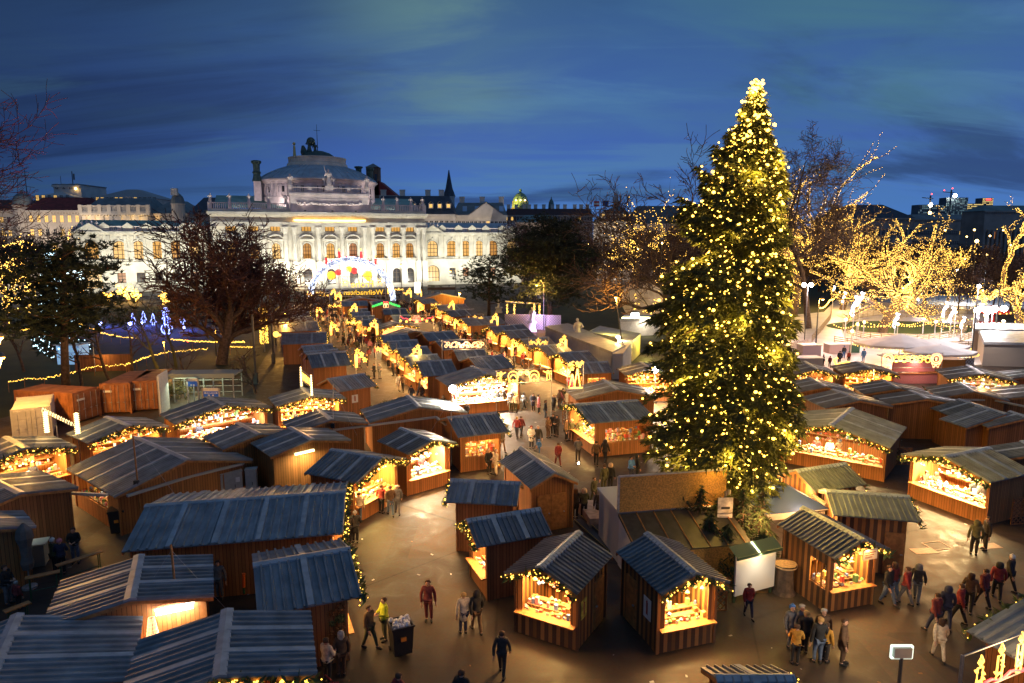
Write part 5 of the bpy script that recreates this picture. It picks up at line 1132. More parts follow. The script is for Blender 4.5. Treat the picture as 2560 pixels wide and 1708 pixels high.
p=at(402,1038); o=empty('screen_panel',p,face_dir(at(402,1038),at(427,1018)),'white upright panel at the end of the containers','panel'); b=MB(); b.box(0,2.6,-.05,.05,0,3.6); b.build('board',WHITE,o); b=MB()
for x in (.1,2.5): b.box(x-.05,x+.05,.06,.14,0,3.5); 
b.build('post',GALV,o)
BLUES=mat('blue sign enamel',(.02,.09,.35),.4,emit=(.02,.09,.35),es=.35)
def sign(label,u0,u1,v0,v1,Y,txt,icons):
    a=atd(u0,v1,Y); c=atd(u1,v0,Y); L=c.x-a.x; h=c.z-a.z; o=empty('exit_sign',((a.x+c.x)/2,Y,0),0,label,'sign'); b=MB(); b.box(-L/2,L/2,-.04,.04,a.z,a.z+h*.62); b.build('sign_panel',BLUES,o); b=MB(); b.box(-L/2,L/2,-.04,.04,a.z+h*.62+.003,c.z); b.build('header_panel',WHITE,o)
    if txt: t=text_mesh(txt,h*.30,'lettering',WHITE,o); t.location=(0,-.06,a.z+h*.42); t.rotation_euler=(PI/2,0,0)
    b=MB(); 
    for s in (-1,1): b.box(s*L*.14-h*.1,s*L*.14+h*.1,-.055,-.045,a.z+h*.08,a.z+h*.25)
    if txt:
        for s in (-1,1): b.box(s*L*.40-h*.08,s*L*.40+h*.08,-.055,-.045,a.z+h*.34,a.z+h*.5)
    b.build('pictogram',WHITE,o); b=MB()
    for s in (-1,1): b.box(s*(L/2+.08)-.06,s*(L/2+.08)+.06,-.06,.06,0,c.z)
    b.build('post',GALV,o); return o
sign('blue and white sign reading ABGANG above the lit stall',510,545,970,992,58,'ABGANG',True)
sign('smaller blue sign on the glass subway shelter',471,492,946,966,62,None,True)
p=at(470,1005); o=empty('subway_shelter',p,R(4),'glass roofed subway entrance with lit white ceiling','shelter'); b=MB(); b.box(-5,4.5,-.1,2.6,2.5,2.65); b.box(-5,4.5,-.15,-.05,2.3,2.75); b.build('roof',mat('pale glass roof',(.35,.40,.36),.3),o); b=MB(); b.box(-4.8,4.3,.2,2.4,2.44,2.48); b.build('ceiling_light',mat('greenish white tube',(.8,.9,.7),.4,emit=(.8,1,.6),es=3.5,sample='NONE'),o); b=MB()
for i in range(6): x=-4.9+i*1.85; b.box(x-.05,x+.05,-.1,0,0,2.5); b.box(x-.05,x+.05,2.4,2.5,0,2.5)
for z in (.4,1.,1.6): b.box(-4.9,4.4,2.42,2.47,z,z+.05)
b.build('frame',GALV,o); lamp('AREA',130,(.85,1,.65),(0,1.2,2.4),o,'lamp_light',2.,8)
# cabinets, bins, bench beside the double hut
for i,(a,b_,lab) in enumerate([((510,1268),(557,1264),'grey utility cabinet leftmost of the three by the hut'),((561,1262),(606,1254),'grey utility cabinet in the middle with paper notice'),((613,1252),(641,1250),'narrow grey utility cabinet at the right of the three')]):
    p=at(*a); q=at(*b_); L=(q-p).length; o=empty('utility_cabinet',p.lerp(q,.5)+Vector((0,.2,0)),face_dir(p,q),lab,'cabinet','grey utility cabinets'); b=MB(); b.box(-L/2,L/2,0,.45,.1,1.8); b.box(-L/2-.03,L/2+.03,-.03,.48,1.803,1.86); b.box(-L/2+.03,L/2-.03,.03,.42,0,.1); b.build('body',GREYP,o); b=MB()
    for s in (-1,1): x0,x1=sorted((s*.01,s*(L/2-.04))); b.box(x0,x1,-.02,0,.16,1.74)
    d=b.build('door',GREYP,o); b=MB(); b.box(.06,.09,-.045,-.02,.9,1.08); b.build('handle',BLACK,d)
    if i<2: b=MB(); b.box(.12,.35,-.03,-.022,1.2,1.5); b.build('notice',WHITE,o)
def bin_(label,p,rz,h=1.15,open_=False,name='waste_bin',w_=.62):
    o=empty(name,p,rz,label,'bin'); b=MB(); a,c=w_/2*.82,w_/2
    for (x0,y0,x1,y1) in ((-1,-1,1,-1),(1,-1,1,1),(1,1,-1,1),(-1,1,-1,-1)): b.face([(a*x0,a*y0,.1),(a*x1,a*y1,.1),(c*x1,c*y1,h),(c*x0,c*y0,h)])
    b.face([(-a,-a,.1),(a,-a,.1),(a,a,.1),(-a,a,.1)]); b.box(-c-.03,c+.03,-c-.03,-c+.03,h-.06,h); b.box(-c-.03,c+.03,c-.03,c+.03,h-.06,h); b.box(-c-.03,-c+.03,-c,c,h-.06,h); b.box(c-.03,c+.03,-c,c,h-.06,h); b.build('body',BLACK,o)
    if open_:
        b=MB()
        for i in range(70): b.ball((rnd.uniform(-c,c)*.8,rnd.uniform(-c,c)*.8,h-.12+rnd.uniform(0,.18)),rnd.uniform(.05,.11),5)
        b.build('rubbish',mat('crumpled cups and paper',(.55,.55,.6),.7,n=.5,ns=9),o)
    else:
        b=MB(); b.box(-c-.03,c+.03,-c-.05,c+.05,h+.004,h+.06); b.build('lid',BLACK,o)
    b=MB()
    for s in (-1,1): b.tube([(s*a-.04,a,.1),(s*a+.04,a,.1)],.1,10)
    b.build('wheel',BLACK,o); b=MB(); b.box(-.1,.1,-c-.02,-a-.005,.7,.85); b.build('sticker',mat('orange sticker',(.8,.25,.03),.5),o); return o
bin_('black wheeled bin behind the bench of the double hut',at(297,1332),R(20),1.3,w_=.75)
bin_('overflowing black bin being wheeled across the square',at(1003,1632),R(25),1.25,True,w_=.82)
p=at(228,1250); q=at(292,1300); o=empty('wall_bench',p.lerp(q,.5),face_dir(p,q),'long wooden counter bench under the lit window','bench'); L=(q-p).length; b=MB(); b.box(-L/2,L/2,-.1,.35,.95,1.02); b.box(-L/2,L/2,.0,.3,.1,.95); b.build('counter_board',PLAIN,o)
# beer garden lower left
for i,(a,b_,lab) in enumerate([((140,1415),(255,1378),'narrow standing table on green legs nearest the double hut'),((62,1446),(150,1428),'narrow standing table in the middle of the beer garden'),((10,1530),(75,1505),'narrow standing table cut by the left edge')]):
    p=at(*a,1.05); q=at(*b_,1.05); L=(q-p).length; o=empty('standing_table',Vector((p.lerp(q,.5).x,p.lerp(q,.5).y,0)),face_dir(p,q),lab,'table','narrow standing tables'); b=MB(); b.box(-L/2,L/2,-.16,.16,1.03,1.07); b.build('table_top',PLAIN,o); gm=mat('green table leg',(.03,.10,.05),.5)
    for s in (-1,1):
        for t in (-1,1): b=MB(); b.tube([(s*(L/2-.15),t*.12,0),(s*(L/2-.15),t*.1,1.03)],.025,5); b.build('leg',gm,o)
    b=MB(); b.tube([(-L/2+.15,0,.4),(L/2-.15,0,.4)],.02,5); b.build('stretcher',gm,o)
p=at(75,1470); o=empty('closed_parasol',p,0,'closed grey parasol standing in the beer garden','parasol'); b=MB(); b.tube([(0,0,0),(0,0,3.)],.03,6); b.lathe([(.3,0),(.3,.1),(.05,.12)],n=10); b.build('pole',GALV,o); b=MB(); b.lathe([(.20,.9),(.27,1.2),(.2,1.5),(.24,2.0),(.36,2.4),(.3,2.75),(.05,3.05)],n=9); b.build('canopy',mat('grey parasol cloth',(.12,.115,.11),.9,n=.2,ns=3),o)
p=at(20,1420); o=empty('bar_counter',p,R(22),'steel topped bar counter with pale light behind it','counter'); b=MB(); b.box(-2,1.6,-.4,.4,0,1.05); b.build('front',mat('grey green counter',(.25,.28,.26),.5),o); b=MB(); b.box(-2.1,1.7,-.45,.45,1.05,1.1); b.build('counter_top',mat('steel counter top',(.6,.62,.6),.3,.5),o); lamp('AREA',60,(.8,1,.85),(-.4,.5,2.3),o,'lamp_light',.3,2.)
for i,(u,v,lab) in enumerate([(549,1478,'round white standing table left of the man with the red sleeve'),(640,1470,'round white standing table right of the man with the red sleeve')]):
    o=empty('round_table',at(u,v),0,lab,'table','round standing tables'); b=MB(); b.lathe([(.01,1.08),(.38,1.08),(.38,1.11),(.01,1.11)],n=20); b.build('table_top',WHITE,o); b=MB(); b.tube([(0,0,0),(0,0,1.08)],.04,8); b.lathe([(.28,0),(.28,.03),(.05,.06)],n=14); b.build('leg',BLACK,o)
# tube floodlights
def tube_lamp(label,a,b_,z,pw,r_=.06,m=TUBEY,c=(1,.85,.4),d=(0,0,-1)):
    p=at(*a,z); q=at(*b_,z); o=empty('tube_lamp',p.lerp(q,.5),face_dir(p,q),label,'lamp'); L=(q-p).length; b=MB(); b.tube([(-L/2,0,0),(L/2,0,0)],r_,8); b.build('tube',m,o); b=MB(); b.box(-L/2-.05,L/2+.05,.05,.12,r_*.8,r_*.8+.05); b.build('housing',WHITE,o); lamp('AREA',pw,c,(0,-.1,-.12),o,'lamp_light',.15,L,rot=(0,0,PI/2)); return o
tube_lamp('yellow fluorescent tube on the gable of the tall closed hut',(738,1137),(785,1126),2.65,60)
tube_lamp('big blazing flood tube over the crooked mast stall',(390,1533),(483,1514),2.6,22,.09,GLOWW,(1,.85,.5))
tube_lamp('greenish yellow tube under the dark gable behind the widest stall',(2030,972),(2060,966),2.65,70)
# masts with guy wires
def mast(label,u,v0,v1,r_=.035,box=True,lean=0,wood=False):
    p=at(u,v0); Y=p.y; t=atd(u+lean,v1,Y); o=empty('mast',p,0,label,'mast','thin masts between the huts'); b=MB(); b.tube([(0,0,0),(t.x-p.x,0,t.z)],[r_,r_*.8],6); b.build('pole',PLAIN if wood else GALV,o)
    b=MB()
    for dx,dy in ((-1.8,-.6),(1.6,.5)): b.tube([((t.x-p.x)*.95,0,t.z*.95),(dx,dy,max(.1,t.z*.35))],.008,3)
    b.build('guy_wire',GALV,o)
    if box: b=MB(); x=(t.x-p.x)*.5; b.box(x-.12,x+.12,-.2,-.04,t.z*.5-.15,t.z*.5+.15); b.build('switch_box',BLACK,o)
    return t
mast('guyed wooden mast before the big double hut',356,1325,1085,.05,lean=-24,wood=True)
mast('crooked wooden mast on the stall with the flood tube',455,1640,1362,.05,lean=-28,wood=True)
mast('thin mast behind the stall with the fluorescent tube',833,1165,960)
mast('thin mast left of the white tented stall',1128,1165,985,box=False)
mast('thin mast at the right dark huts',2185,1010,910)
# white cable ducts
def duct(label,pts,r_=.075):
    P=[at(*p) for p in pts]; o=empty('cable_duct',Vector((P[0].x,P[0].y,0)),0,label,'cable duct','white cable ducts'); b=MB(); base=o.location
    for a,c in zip(P,P[1:]): b.bar(a-base,c-base,.16,.13)
    b.build('duct',mat('cable duct white',(.45,.44,.42),.5),o); 
duct('white cable duct along the back of the double hut',[(318,1240,2.2),(480,1190,2.2),(605,1160,2.2),(612,1152,2.2)]); duct('white cable duct on the closed dark brown hut',[(5,1283,2.3),(172,1233,2.3),(268,1238,2.4)])
duct('white pipe bridging the gap before the wide back wall',[(835,1075,2.5),(1090,1043,2.5),(1115,1062,2.5)]); duct('curved pale pipe beside the police tent',[(2030,1238,2.6),(2060,1258,2.5),(2085,1294,1.6)]); duct('white pipe across the right dark huts',[(2370,1000,2.6),(2480,1000,2.6),(2580,1020,2.6)])
# street lamps
def street_lamp(label,u,v0,ul,vl,e=500,col_=(1,.48,.08),gm=GLOWO,hook=True,group='street lamps',r_=.22,name='street_lamp'):
    r_*=.8
    p=at(u,v0); t=atd(ul,vl,p.y); o=empty(name,p,0,label,'street lamp',group); dx=t.x-p.x; b=MB(); h=t.z
    if hook: pts=[(0,0,0),(0,0,h*.95)]+[(dx/2-dx/2*math.cos(a),0,h*.95+min(1.2,abs(dx)*.8+.3)*math.sin(a)) for a in (R(45),R(90),R(135))]+[(dx,0,h+.3)]
    else: pts=[(0,0,0),(dx,0,h)]
    b.tube(pts,[.10]+[.06]*(len(pts)-1),6); b.build('pole',STEEL,o); b=MB(); b.lathe([(.02,.34),(r_*.6,.3),(r_*1.3,.02)],(dx,0,h),10); b.build('shade',STEEL,o); b=MB(); b.ball((dx,0,h-.02),r_,10,0,.7); b.build('bulb',gm,o)
    lamp('POINT',e*3.2,col_,(dx,-.05,h-.35),o,'lamp_light',.25); return o
street_lamp('hooked sodium lamp nearest the stall row beside the park',690,862,712,784,600)
street_lamp('hooked sodium lamp behind the nearest one',677,815,697,734,500)
street_lamp('small sodium lamp above the red twigs, higher one',672,790,679,689,200,r_=.2); street_lamp('small sodium lamp above the red twigs, lower one',679,792,686,709,200,r_=.2)
street_lamp('tall sodium lamp before the huge dark pine',1359,826,1342,713,900); street_lamp('sodium lamp on a pole before the glass globe',1563,915,1540,743,500,r_=.24,hook=False)
street_lamp('sodium lamp on a dark pole right of the christmas tree',2037,900,2057,748,500); street_lamp('park lamp beside the thin trees',421,945,409,855,160,r_=.15,hook=False)
street_lamp('park lamp at the foot of the big spreading tree',541,890,538,826,120,r_=.12,hook=False); street_lamp('sodium lamp at the left edge, upper one',-70,1105,2,843,900,hook=False); street_lamp('sodium lamp at the left edge, lower one',-70,1150,5,893,700,hook=False)
street_lamp('lamp on the road before the left theatre wing',270,722,269,699,250,(1,.6,.25),GLOW,False,r_=.35); street_lamp('white double lamp on a pole before the theatre columns',1005,756,1003,663,150,(1,.7,.4),GLOW,False,r_=.35)
street_lamp('lantern at the theatre entrance left of the arch',745,726,745,704,150,(1,.6,.2),GLOW,False,r_=.3); street_lamp('lamp hanging before the left columns of the theatre',703,728,703,653,120,(1,.7,.4),GLOW,False,r_=.4)
street_lamp('lamp under a bent arm before the right theatre wing',1140,760,1126,678,250,(1,.55,.12),GLOWO,True,r_=.3); street_lamp('bright yellow lamp at the end of the statue row',1142,785,1149,733,500,(1,.6,.1),GLOWO,False,r_=.32)
for i,(u,v) in enumerate([(2436,575),(2442,603),(2363,576),(2417,592),(2412,648),(2508,576),(2526,613),(2468,637),(2481,647),(1595,623),(1605,624),(1558,611),(1655,608),(1470,612),(2475,590)]):
    Y=150+12*(i%6); p=atd(u,v,Y); o=empty('park_lamp',(p.x,Y,0),0,'small distant park lamp among the dusky trees' ,'street lamp','distant park lamps'); b=MB(); b.tube([(0,0,0),(0,0,p.z)],.07,5); b.build('pole',STEEL,o); b=MB(); b.ball((0,0,p.z),.42 if i==1 else .22,8); b.build('bulb',GLOW,o); 
    if i in (1,4,9,12): lamp('POINT',120,(1,.6,.25),(0,-.4,p.z),o,'lamp_light',.3)
def flood(label,u,v0,ul,vl,e,c=(1,.80,.55),r_=.3):
    p=at(u,v0); t=atd(ul,vl,p.y); o=empty('floodlight',p,0,label,'floodlight','floodlights on masts'); b=MB(); b.tube([(0,0,0),(t.x-p.x,0,t.z)],.05,6); b.build('pole',STEEL,o); b=MB(); b.ball((t.x-p.x,-.1,t.z),r_,10); b.build('bulb',GLOWW,o); b=MB(); b.box(t.x-p.x-.25,t.x-p.x+.25,.15,.3,t.z-.2,t.z+.25); b.build('housing',STEEL,o); lamp('SPOT',e,c,(t.x-p.x,-.5,t.z),o,'lamp_light',.3,rot=aim((0,-.5,-1)),spot=R(150)); return o
flood('dazzling floodlight at the white tented stall',1132,1090,1132,972,3200,r_=.3); flood('dazzling floodlight over the golden lit stall left of the tree',1640,1010,1637,925,2600,r_=.28)
flood('yellow dazzling floodlight over the white cabins',1545,905,1545,843,1500,(1,.8,.3),.22)
p=at(2240,1790); t=atd(2241,1628,p.y); o=empty('floodlight',p,0,'floodlight head seen from behind at the lower right','floodlight','floodlights on masts'); b=MB(); b.tube([(0,0,0),(0,0,t.z-.2)],.06,8); b.build('pole',STEEL,o); b=MB(); b.box(-.28,.28,-.1,.1,t.z-.2,t.z+.15); b.build('housing',GREYP,o); b=MB()
for z in (t.z-.25,t.z+.18): b.box(-.34,.34,-.02,.06,z-.02,z+.02)
for x in (-.34,.34): b.box(x-.02,x+.02,-.02,.06,t.z-.25,t.z+.18)
b.build('glowing_rim',mat('pale glowing rim',(.9,.95,.9),.4,emit=(.8,1,.85),es=1.2,sample='NONE'),o); lamp('SPOT',220,(1,.8,.55),(0,.25,t.z),o,'lamp_light',.2,rot=aim((0,.8,-.8)),spot=R(130))
# the stage cabin below the tree
o=empty('stage_cabin',at(1690,1360),R(11),'chipboard backed stage cabin with black sheeted lean-to roof under the tree','stage'); pO=o.location.copy(); mi=o.matrix_basis.inverted() if False else (Matrix.Translation(pO)@Matrix.Rotation(R(11),4,'Z')).inverted()
def loc(u,v,z): return mi@at(u,v,z)
OSB=mat('chipboard',(.52,.27,.06),.75,n=.35,ns=14)
a=loc(1548,1281,2.6); c=loc(1790,1243,2.6); b=MB(); L=c.x-a.x; b.box(a.x,c.x,a.y-.04,a.y+.04,2.6,4.35); b.build('back_panel',OSB,o); b=MB(); b.bar((a.x-.05,a.y,4.38),(c.x+.05,a.y,4.38),.14,.06); b.bar((a.x-.05,a.y,2.6),(a.x-.05,a.y,4.38),.06,.14); b.build('panel_trim',GALV,o)
y0=a.y-.1; y1=a.y-2.6; zt=2.55; zb=1.75; b=MB(); b.face([(a.x-.1,y0,zt),(c.x,y0,zt),(c.x,y1,zb),(a.x-.1,y1,zb)]); b.face([(a.x-.1,y0,zt-.06),(c.x,y0,zt-.06),(c.x,y1,zb-.06),(a.x-.1,y1,zb-.06)]); b.face([(a.x-.1,y1,zb),(c.x,y1,zb),(c.x,y1,zb-.06),(a.x-.1,y1,zb-.06)]); b.build('sheeted_roof',mat('black roofing sheet',(.05,.045,.035),.5,n=.4,ns=2),o)
b=MB()
for i in range(7): x=a.x-.05+i*L/6.3; b.bar((x,y0,zt+.03),(x,y1,zb+.03),.05,.04)
b.build('batten',PLAIN,o); b=MB(); b.face([(a.x-.05,y0,0),(a.x-.05,y1,0),(a.x-.05,y1,zb-.05),(a.x-.05,y0,zt-.05)]); b.build('side_wall',mat('white side wall',(.6,.6,.64),.6),o); b=MB(); b.face([(a.x,y1+.02,0),(c.x,y1+.02,0),(c.x,y1+.02,zb-.05),(a.x,y1+.02,zb-.05)]); b.build('front_wall',OSB,o); b=MB(); b.box(a.x,c.x,a.y+.05,a.y+3,0,2.6); b.box(a.x-.1,c.x+.1,a.y+.05,a.y+3.1,2.6,2.7); b.build('cabin_body',mat('white cabin tarpaulin',(.5,.5,.52),.6),o)
o=empty('ramp',at(1490,1340),face_dir(at(1455,1305),at(1545,1385)),'dark metal steps with yellow dotted edges beside the stage','steps'); b=MB(); L=(at(1545,1385)-at(1455,1305)).length
for i in range(4): b.box(-L/2,L/2,-.3+i*.42,.12+i*.42,0,.12+.16*i)
b.build('treads',mat('dark tread plate',(.07,.08,.09),.45,.4),o); b=MB()
for i in range(4):
    for k in range(26): b.box(-L/2+k*L/26,-L/2+k*L/26+.05,-.31+i*.42,-.27+i*.42,.12+.16*i,.135+.16*i)
b.build('edge_marking',mat('yellow edge paint',(.7,.5,.05),.5),o)
o=empty('platform',at(1515,1310),R(10),'pale boarded platform behind the metal steps','platform'); b=MB(); b.box(-1.1,1.6,-.6,2.,0,.62); b.build('deck',mat('pale wet boards',(.3,.24,.22),.5,n=.25,ns=3),o)
o=empty('handrail',at(1537,1395),0,'short timber handrail at the steps','handrail'); b=MB(); b.tube([(0,0,0),(0,0,1.)],.04,6); b.build('post',PLAIN,o); b=MB(); b.bar((0,0,1.),(.5,.2,1.25),.06,.08); b.build('rail',PLAIN,o)
# banner, billboard, stump, tent
p=at(1805,1405); t=atd(1812,1243,p.y); b0=atd(1805,1335,p.y).z
o=empty('banner',p,R(2),'tall white banner with a picture at its top beside the tree trunk','banner'); b=MB(); b.tube([(0,0,0),(0,0,t.z+.3)],.05,6); b.build('pole',STEEL,o); h=t.z; zl=atd(1805,1337,p.y).z; b=MB(); b.box(-.36,.36,-.09,-.06,zl,zl+(h-zl)*.58); b.build('text_sheet',mat('white printed sheet',(.72,.70,.64),.6,n=.15,ns=9),o); b=MB(); b.box(-.36,.36,-.09,-.06,zl+(h-zl)*.6,h); b.build('picture_sheet',mat('pale picture sheet',(.55,.52,.42),.6,n=.5,ns=3),o); b=MB(); z0=zl+(h-zl)*.7; b.box(-.2,.22,-.1,-.092,z0,z0+.12); b.build('picture_motif',BLACK,o); b=MB()
for k in range(9): z=zl+.25+k*.1; b.box(-.26,.26-.06*(k%3),-.097,-.092,z,z+.025)
b.build('text_lines',mat('grey print',(.35,.35,.35),.7),o); b=MB(); b.box(-.08,.08,-.097,-.092,zl+.04,zl+.18); b.build('red_mark',mat('red print',(.6,.06,.05),.6),o)
p=at(1834,1510); q=at(1932,1483); L=(q-p).length; o=empty('billboard',p.lerp(q,.5),face_dir(p,q),'blank white billboard under a green ledge','billboard'); b=MB(); b.box(-L/2,L/2,-.04,.04,.35,2.15); b.build('board',mat('blank white board',(.80,.76,.70),.6),o); b=MB(); b.face([(-L/2-.15,-.25,2.2),(L/2+.15,-.25,2.2),(L/2+.15,.3,2.5),(-L/2-.15,.3,2.5)]); b.box(-L/2-.15,L/2+.15,-.28,-.22,2.1,2.22); b.build('ledge_roof',mat('green ledge',(.08,.14,.07),.5),o); b=MB()
for s in (-1,1): b.box(s*(L/2-.08)-.05,s*(L/2-.08)+.05,.06,.14,0,2.3)
b.build('post',mat('green post',(.06,.11,.05),.6),o); b=MB(); b.box(-L/2+.1,L/2-.1,-.2,-.14,2.06,2.1); b.build('strip_light',GLOW,o); lamp('AREA',16,(1,.85,.6),(0,-.6,2.0),o,'lamp_light',.08,L,rot=(R(-25),0,PI/2) if False else aim((0,.6,-1)))
o=empty('tree_stump',at(1959,1480),0,'thick sawn tree stump beside the billboard','tree stump'); b=MB(); rr=random.Random(4)
for k in range(18): pass
b.lathe([(.52,0),(.42,.15),(.38,.8),(.37,1.3)],n=14); b.build('bark',BARK,o); b=MB(); b.face([((.5+.06*math.sin(3*a))*math.cos(a),(.45+.05*math.cos(2*a))*math.sin(a),1.33) for a in [2*PI*i/20 for i in range(20)]]); b.lathe([(.5,1.24),(.52,1.325)],n=14); b.build('sawn_face',mat('fresh sawn wood',(.6,.40,.2),.7,n=.2,ns=9),o)
o=empty('crate',at(1821,1425),R(8),'green box standing among the cut firs','box'); b=MB(); b.box(-.36,.36,-.32,.32,0,1.35); b.build('body',mat('green box paint',(.03,.17,.03),.5),o); b=MB(); b.box(-.39,.39,-.35,.35,1.353,1.42); b.build('lid',mat('green lid paint',(.06,.24,.05),.5),o)
TC=at(1945,1240,2.4); TC.z=0; o=empty('police_tent',TC,R(12),'blue roofed police tent with white valance below the tree','tent'); b=MB(); w_=1.75; ze=2.25; ap=(0,0,3.2)
cs=[(-w_,-w_),(w_,-w_),(w_,w_),(-w_,w_)]
for i in range(4): (xa,ya),(xb,yb)=cs[i],cs[(i+1)%4]; b.face([(xa,ya,ze),(xb,yb,ze),ap])
b.build('canopy',mat('police blue cloth',(.02,.05,.22),.7),o); b=MB()
for i in range(4): (xa,ya),(xb,yb)=cs[i],cs[(i+1)%4]; b.face([(xa,ya,ze-.32),(xb,yb,ze-.32),(xb,yb,ze),(xa,ya,ze)])
b.build('valance',WHITE,o)
for (xa,ya) in cs: b=MB(); b.tube([(xa,ya,0),(xa,ya,ze)],.03,6); b.build('leg',GALV,o)
for (x,y,rz,) in ((1.1,-w_-.02,0),(-w_-.02,-1.1,-PI/2)):
    b=MB(); b.box(-.5,.5,-.012,.012,-.12,.12); s_=b.build('name_panel',BLACK,o); s_.location=(x,y,ze-.16); s_.rotation_euler=(0,0,rz); t=text_mesh('POLIZEI',.19,'lettering',WHITE,s_); t.location=(0,-.025,0); t.rotation_euler=(PI/2,0,0)
lamp('AREA',40,(1,.6,.3),(0,0,2.2),o,'lamp_light',1.)
# lattice screens
def lattice(label,p,rz,w_,h,m=WOODD):
    o=empty('lattice_screen',p,rz,label,'lattice','lattice screens'); b=MB(); b.box(-w_/2,w_/2,-.03,.03,0,.05); b.box(-w_/2,w_/2,-.03,.03,h-.05,h)
    for s in (-1,1): b.box(s*w_/2-.03,s*w_/2+.03,-.03,.03,0,h)
    n=int((w_+h)/.28)
    for i in range(n):
        o_=-h+i*.28
        for f in (0,1):
            x0=max(-w_/2,-w_/2+o_); x1=min(w_/2,-w_/2+o_+h); z0=x0+w_/2-o_; z1=x1+w_/2-o_
            if x1-x0>.1:
                if f: b.bar((-x0,.012,z0),(-x1,.012,z1),.02,.04)
                else: b.bar((x0,-.012,z0),(x1,-.012,z1),.02,.04)
    b.build('lattice',m,o)
lattice('lattice screen beside the striped stall with wooden door',at(1792,1528),R(8),.8,1.5); lattice('lattice screen beside the stall with the glazed corner',at(2183,1430),R(15),1.1,1.4); lattice('lattice screen left of the widest lit stall\'s neighbour',at(2255,1162),R(5),1.3,1.2); lattice('lattice screen at the long glazed stall',at(1425,1060),R(10),1.3,1.9); lattice('lattice screen at the right edge below the blazing stall',at(2555,1310),R(10),1.4,1.5)
# hanging dried flower balls
for k,(u,vs,lab) in enumerate([(833,(1532,1555,1580),'string of dried flower balls nearest the stall wall'),(855,(1520,1545,1565,1590),'outer string of dried flower balls')]):
    p=at(u,1655); o=empty('flower_ball_string',p,0,lab,'hanging decoration','strings of dried flower balls'); top_=atd(u,vs[0]-12,p.y).z; b=MB(); b.tube([(0,0,atd(u,vs[-1],p.y).z),(0,0,top_)],.01,4); b.build('cord',BLACK,o)
    for i,v in enumerate(vs):
        b=MB(); rr=random.Random(i+k*7); z=atd(u,v,p.y).z
        for j in range(120): d=Vector((rr.gauss(0,1),rr.gauss(0,1),rr.gauss(0,1))).normalized(); c_=Vector((0,0,z))+d*.15; q=perp(d,rr)*.05; b.face([c_-q,c_+q,c_+d*.06]); 
        b.ball((0,0,z),.14,8); b.build('flower_ball',[mat('dry orange flowers',(.35,.14,.04),.8,n=.5,ns=12),mat('dry green flowers',(.16,.15,.04),.8,n=.5,ns=12)][i%2],o)
o=empty('notice_board',at(1940,1395),0,'x','sign') if False else None
def poster(label,key,side,u,z,w_,h,m=None):
    x,y,az,L,w,he,hr=HUTS[key]; base=Matrix.Translation((x,y,0))@Matrix.Rotation(R(az),4,'Z'); wy=w-(.32 if w>1.9 else .22)
    s=-1 if side=='a' else 1; p=base@Vector((u,s*(wy+.02),z)); o=empty('poster',p,R(az)+(0 if s<0 else PI),label,'poster'); b=MB(); b.box(-w_/2,w_/2,-.02,0,-h/2,h/2); b.build('sheet',m or WHITE,o); b=MB(); b.box(-w_*.12,w_*.12,-.026,-.022,-h*.3,h*.3); b.octa((0,-.026,h*.34),w_*.1); b.build('printed_figure',mat('red brown print',(.4,.1,.06),.7),o)
poster('white poster with a small red figure on the striped stall','H24','a',.55,1.45,.55,.85); poster('yellow and blue poster on the small grey roofed stall','H23','b',.75,1.5,.5,.75,mat('yellow blue poster',(.7,.5,.08),.6,n=.6,ns=4)); poster('white notice on the wooden gable of the first park row stall','L1','a',-.2,1.6,.6,.7)
x,y,az,L,w,he,hr=HUTS['H25']; base=Matrix.Translation((x,y,0))@Matrix.Rotation(R(az),4,'Z'); o=empty('name_board',base@Vector((L/2+.2,.15,2.75)),R(az)+PI/2,'small white name board hanging at the gable of the striped corner stall','sign'); b=MB(); b.box(-.36,.36,-.02,.02,-.22,.22); b.build('board',mat('cream board',(.8,.7,.5),.6),o); b=MB()
for k in range(3): b.box(-.26,.26-.08*k,-.03,-.022,.08-k*.1,.11-k*.1)
b.build('painted_lines',mat('brown lettering',(.3,.12,.04),.6),o); b=MB()
for s_ in (-1,1): b.tube([(s_*.3,0,.22),(s_*.3,0,.42)],.008,4)
b.build('chain',GALV,o)
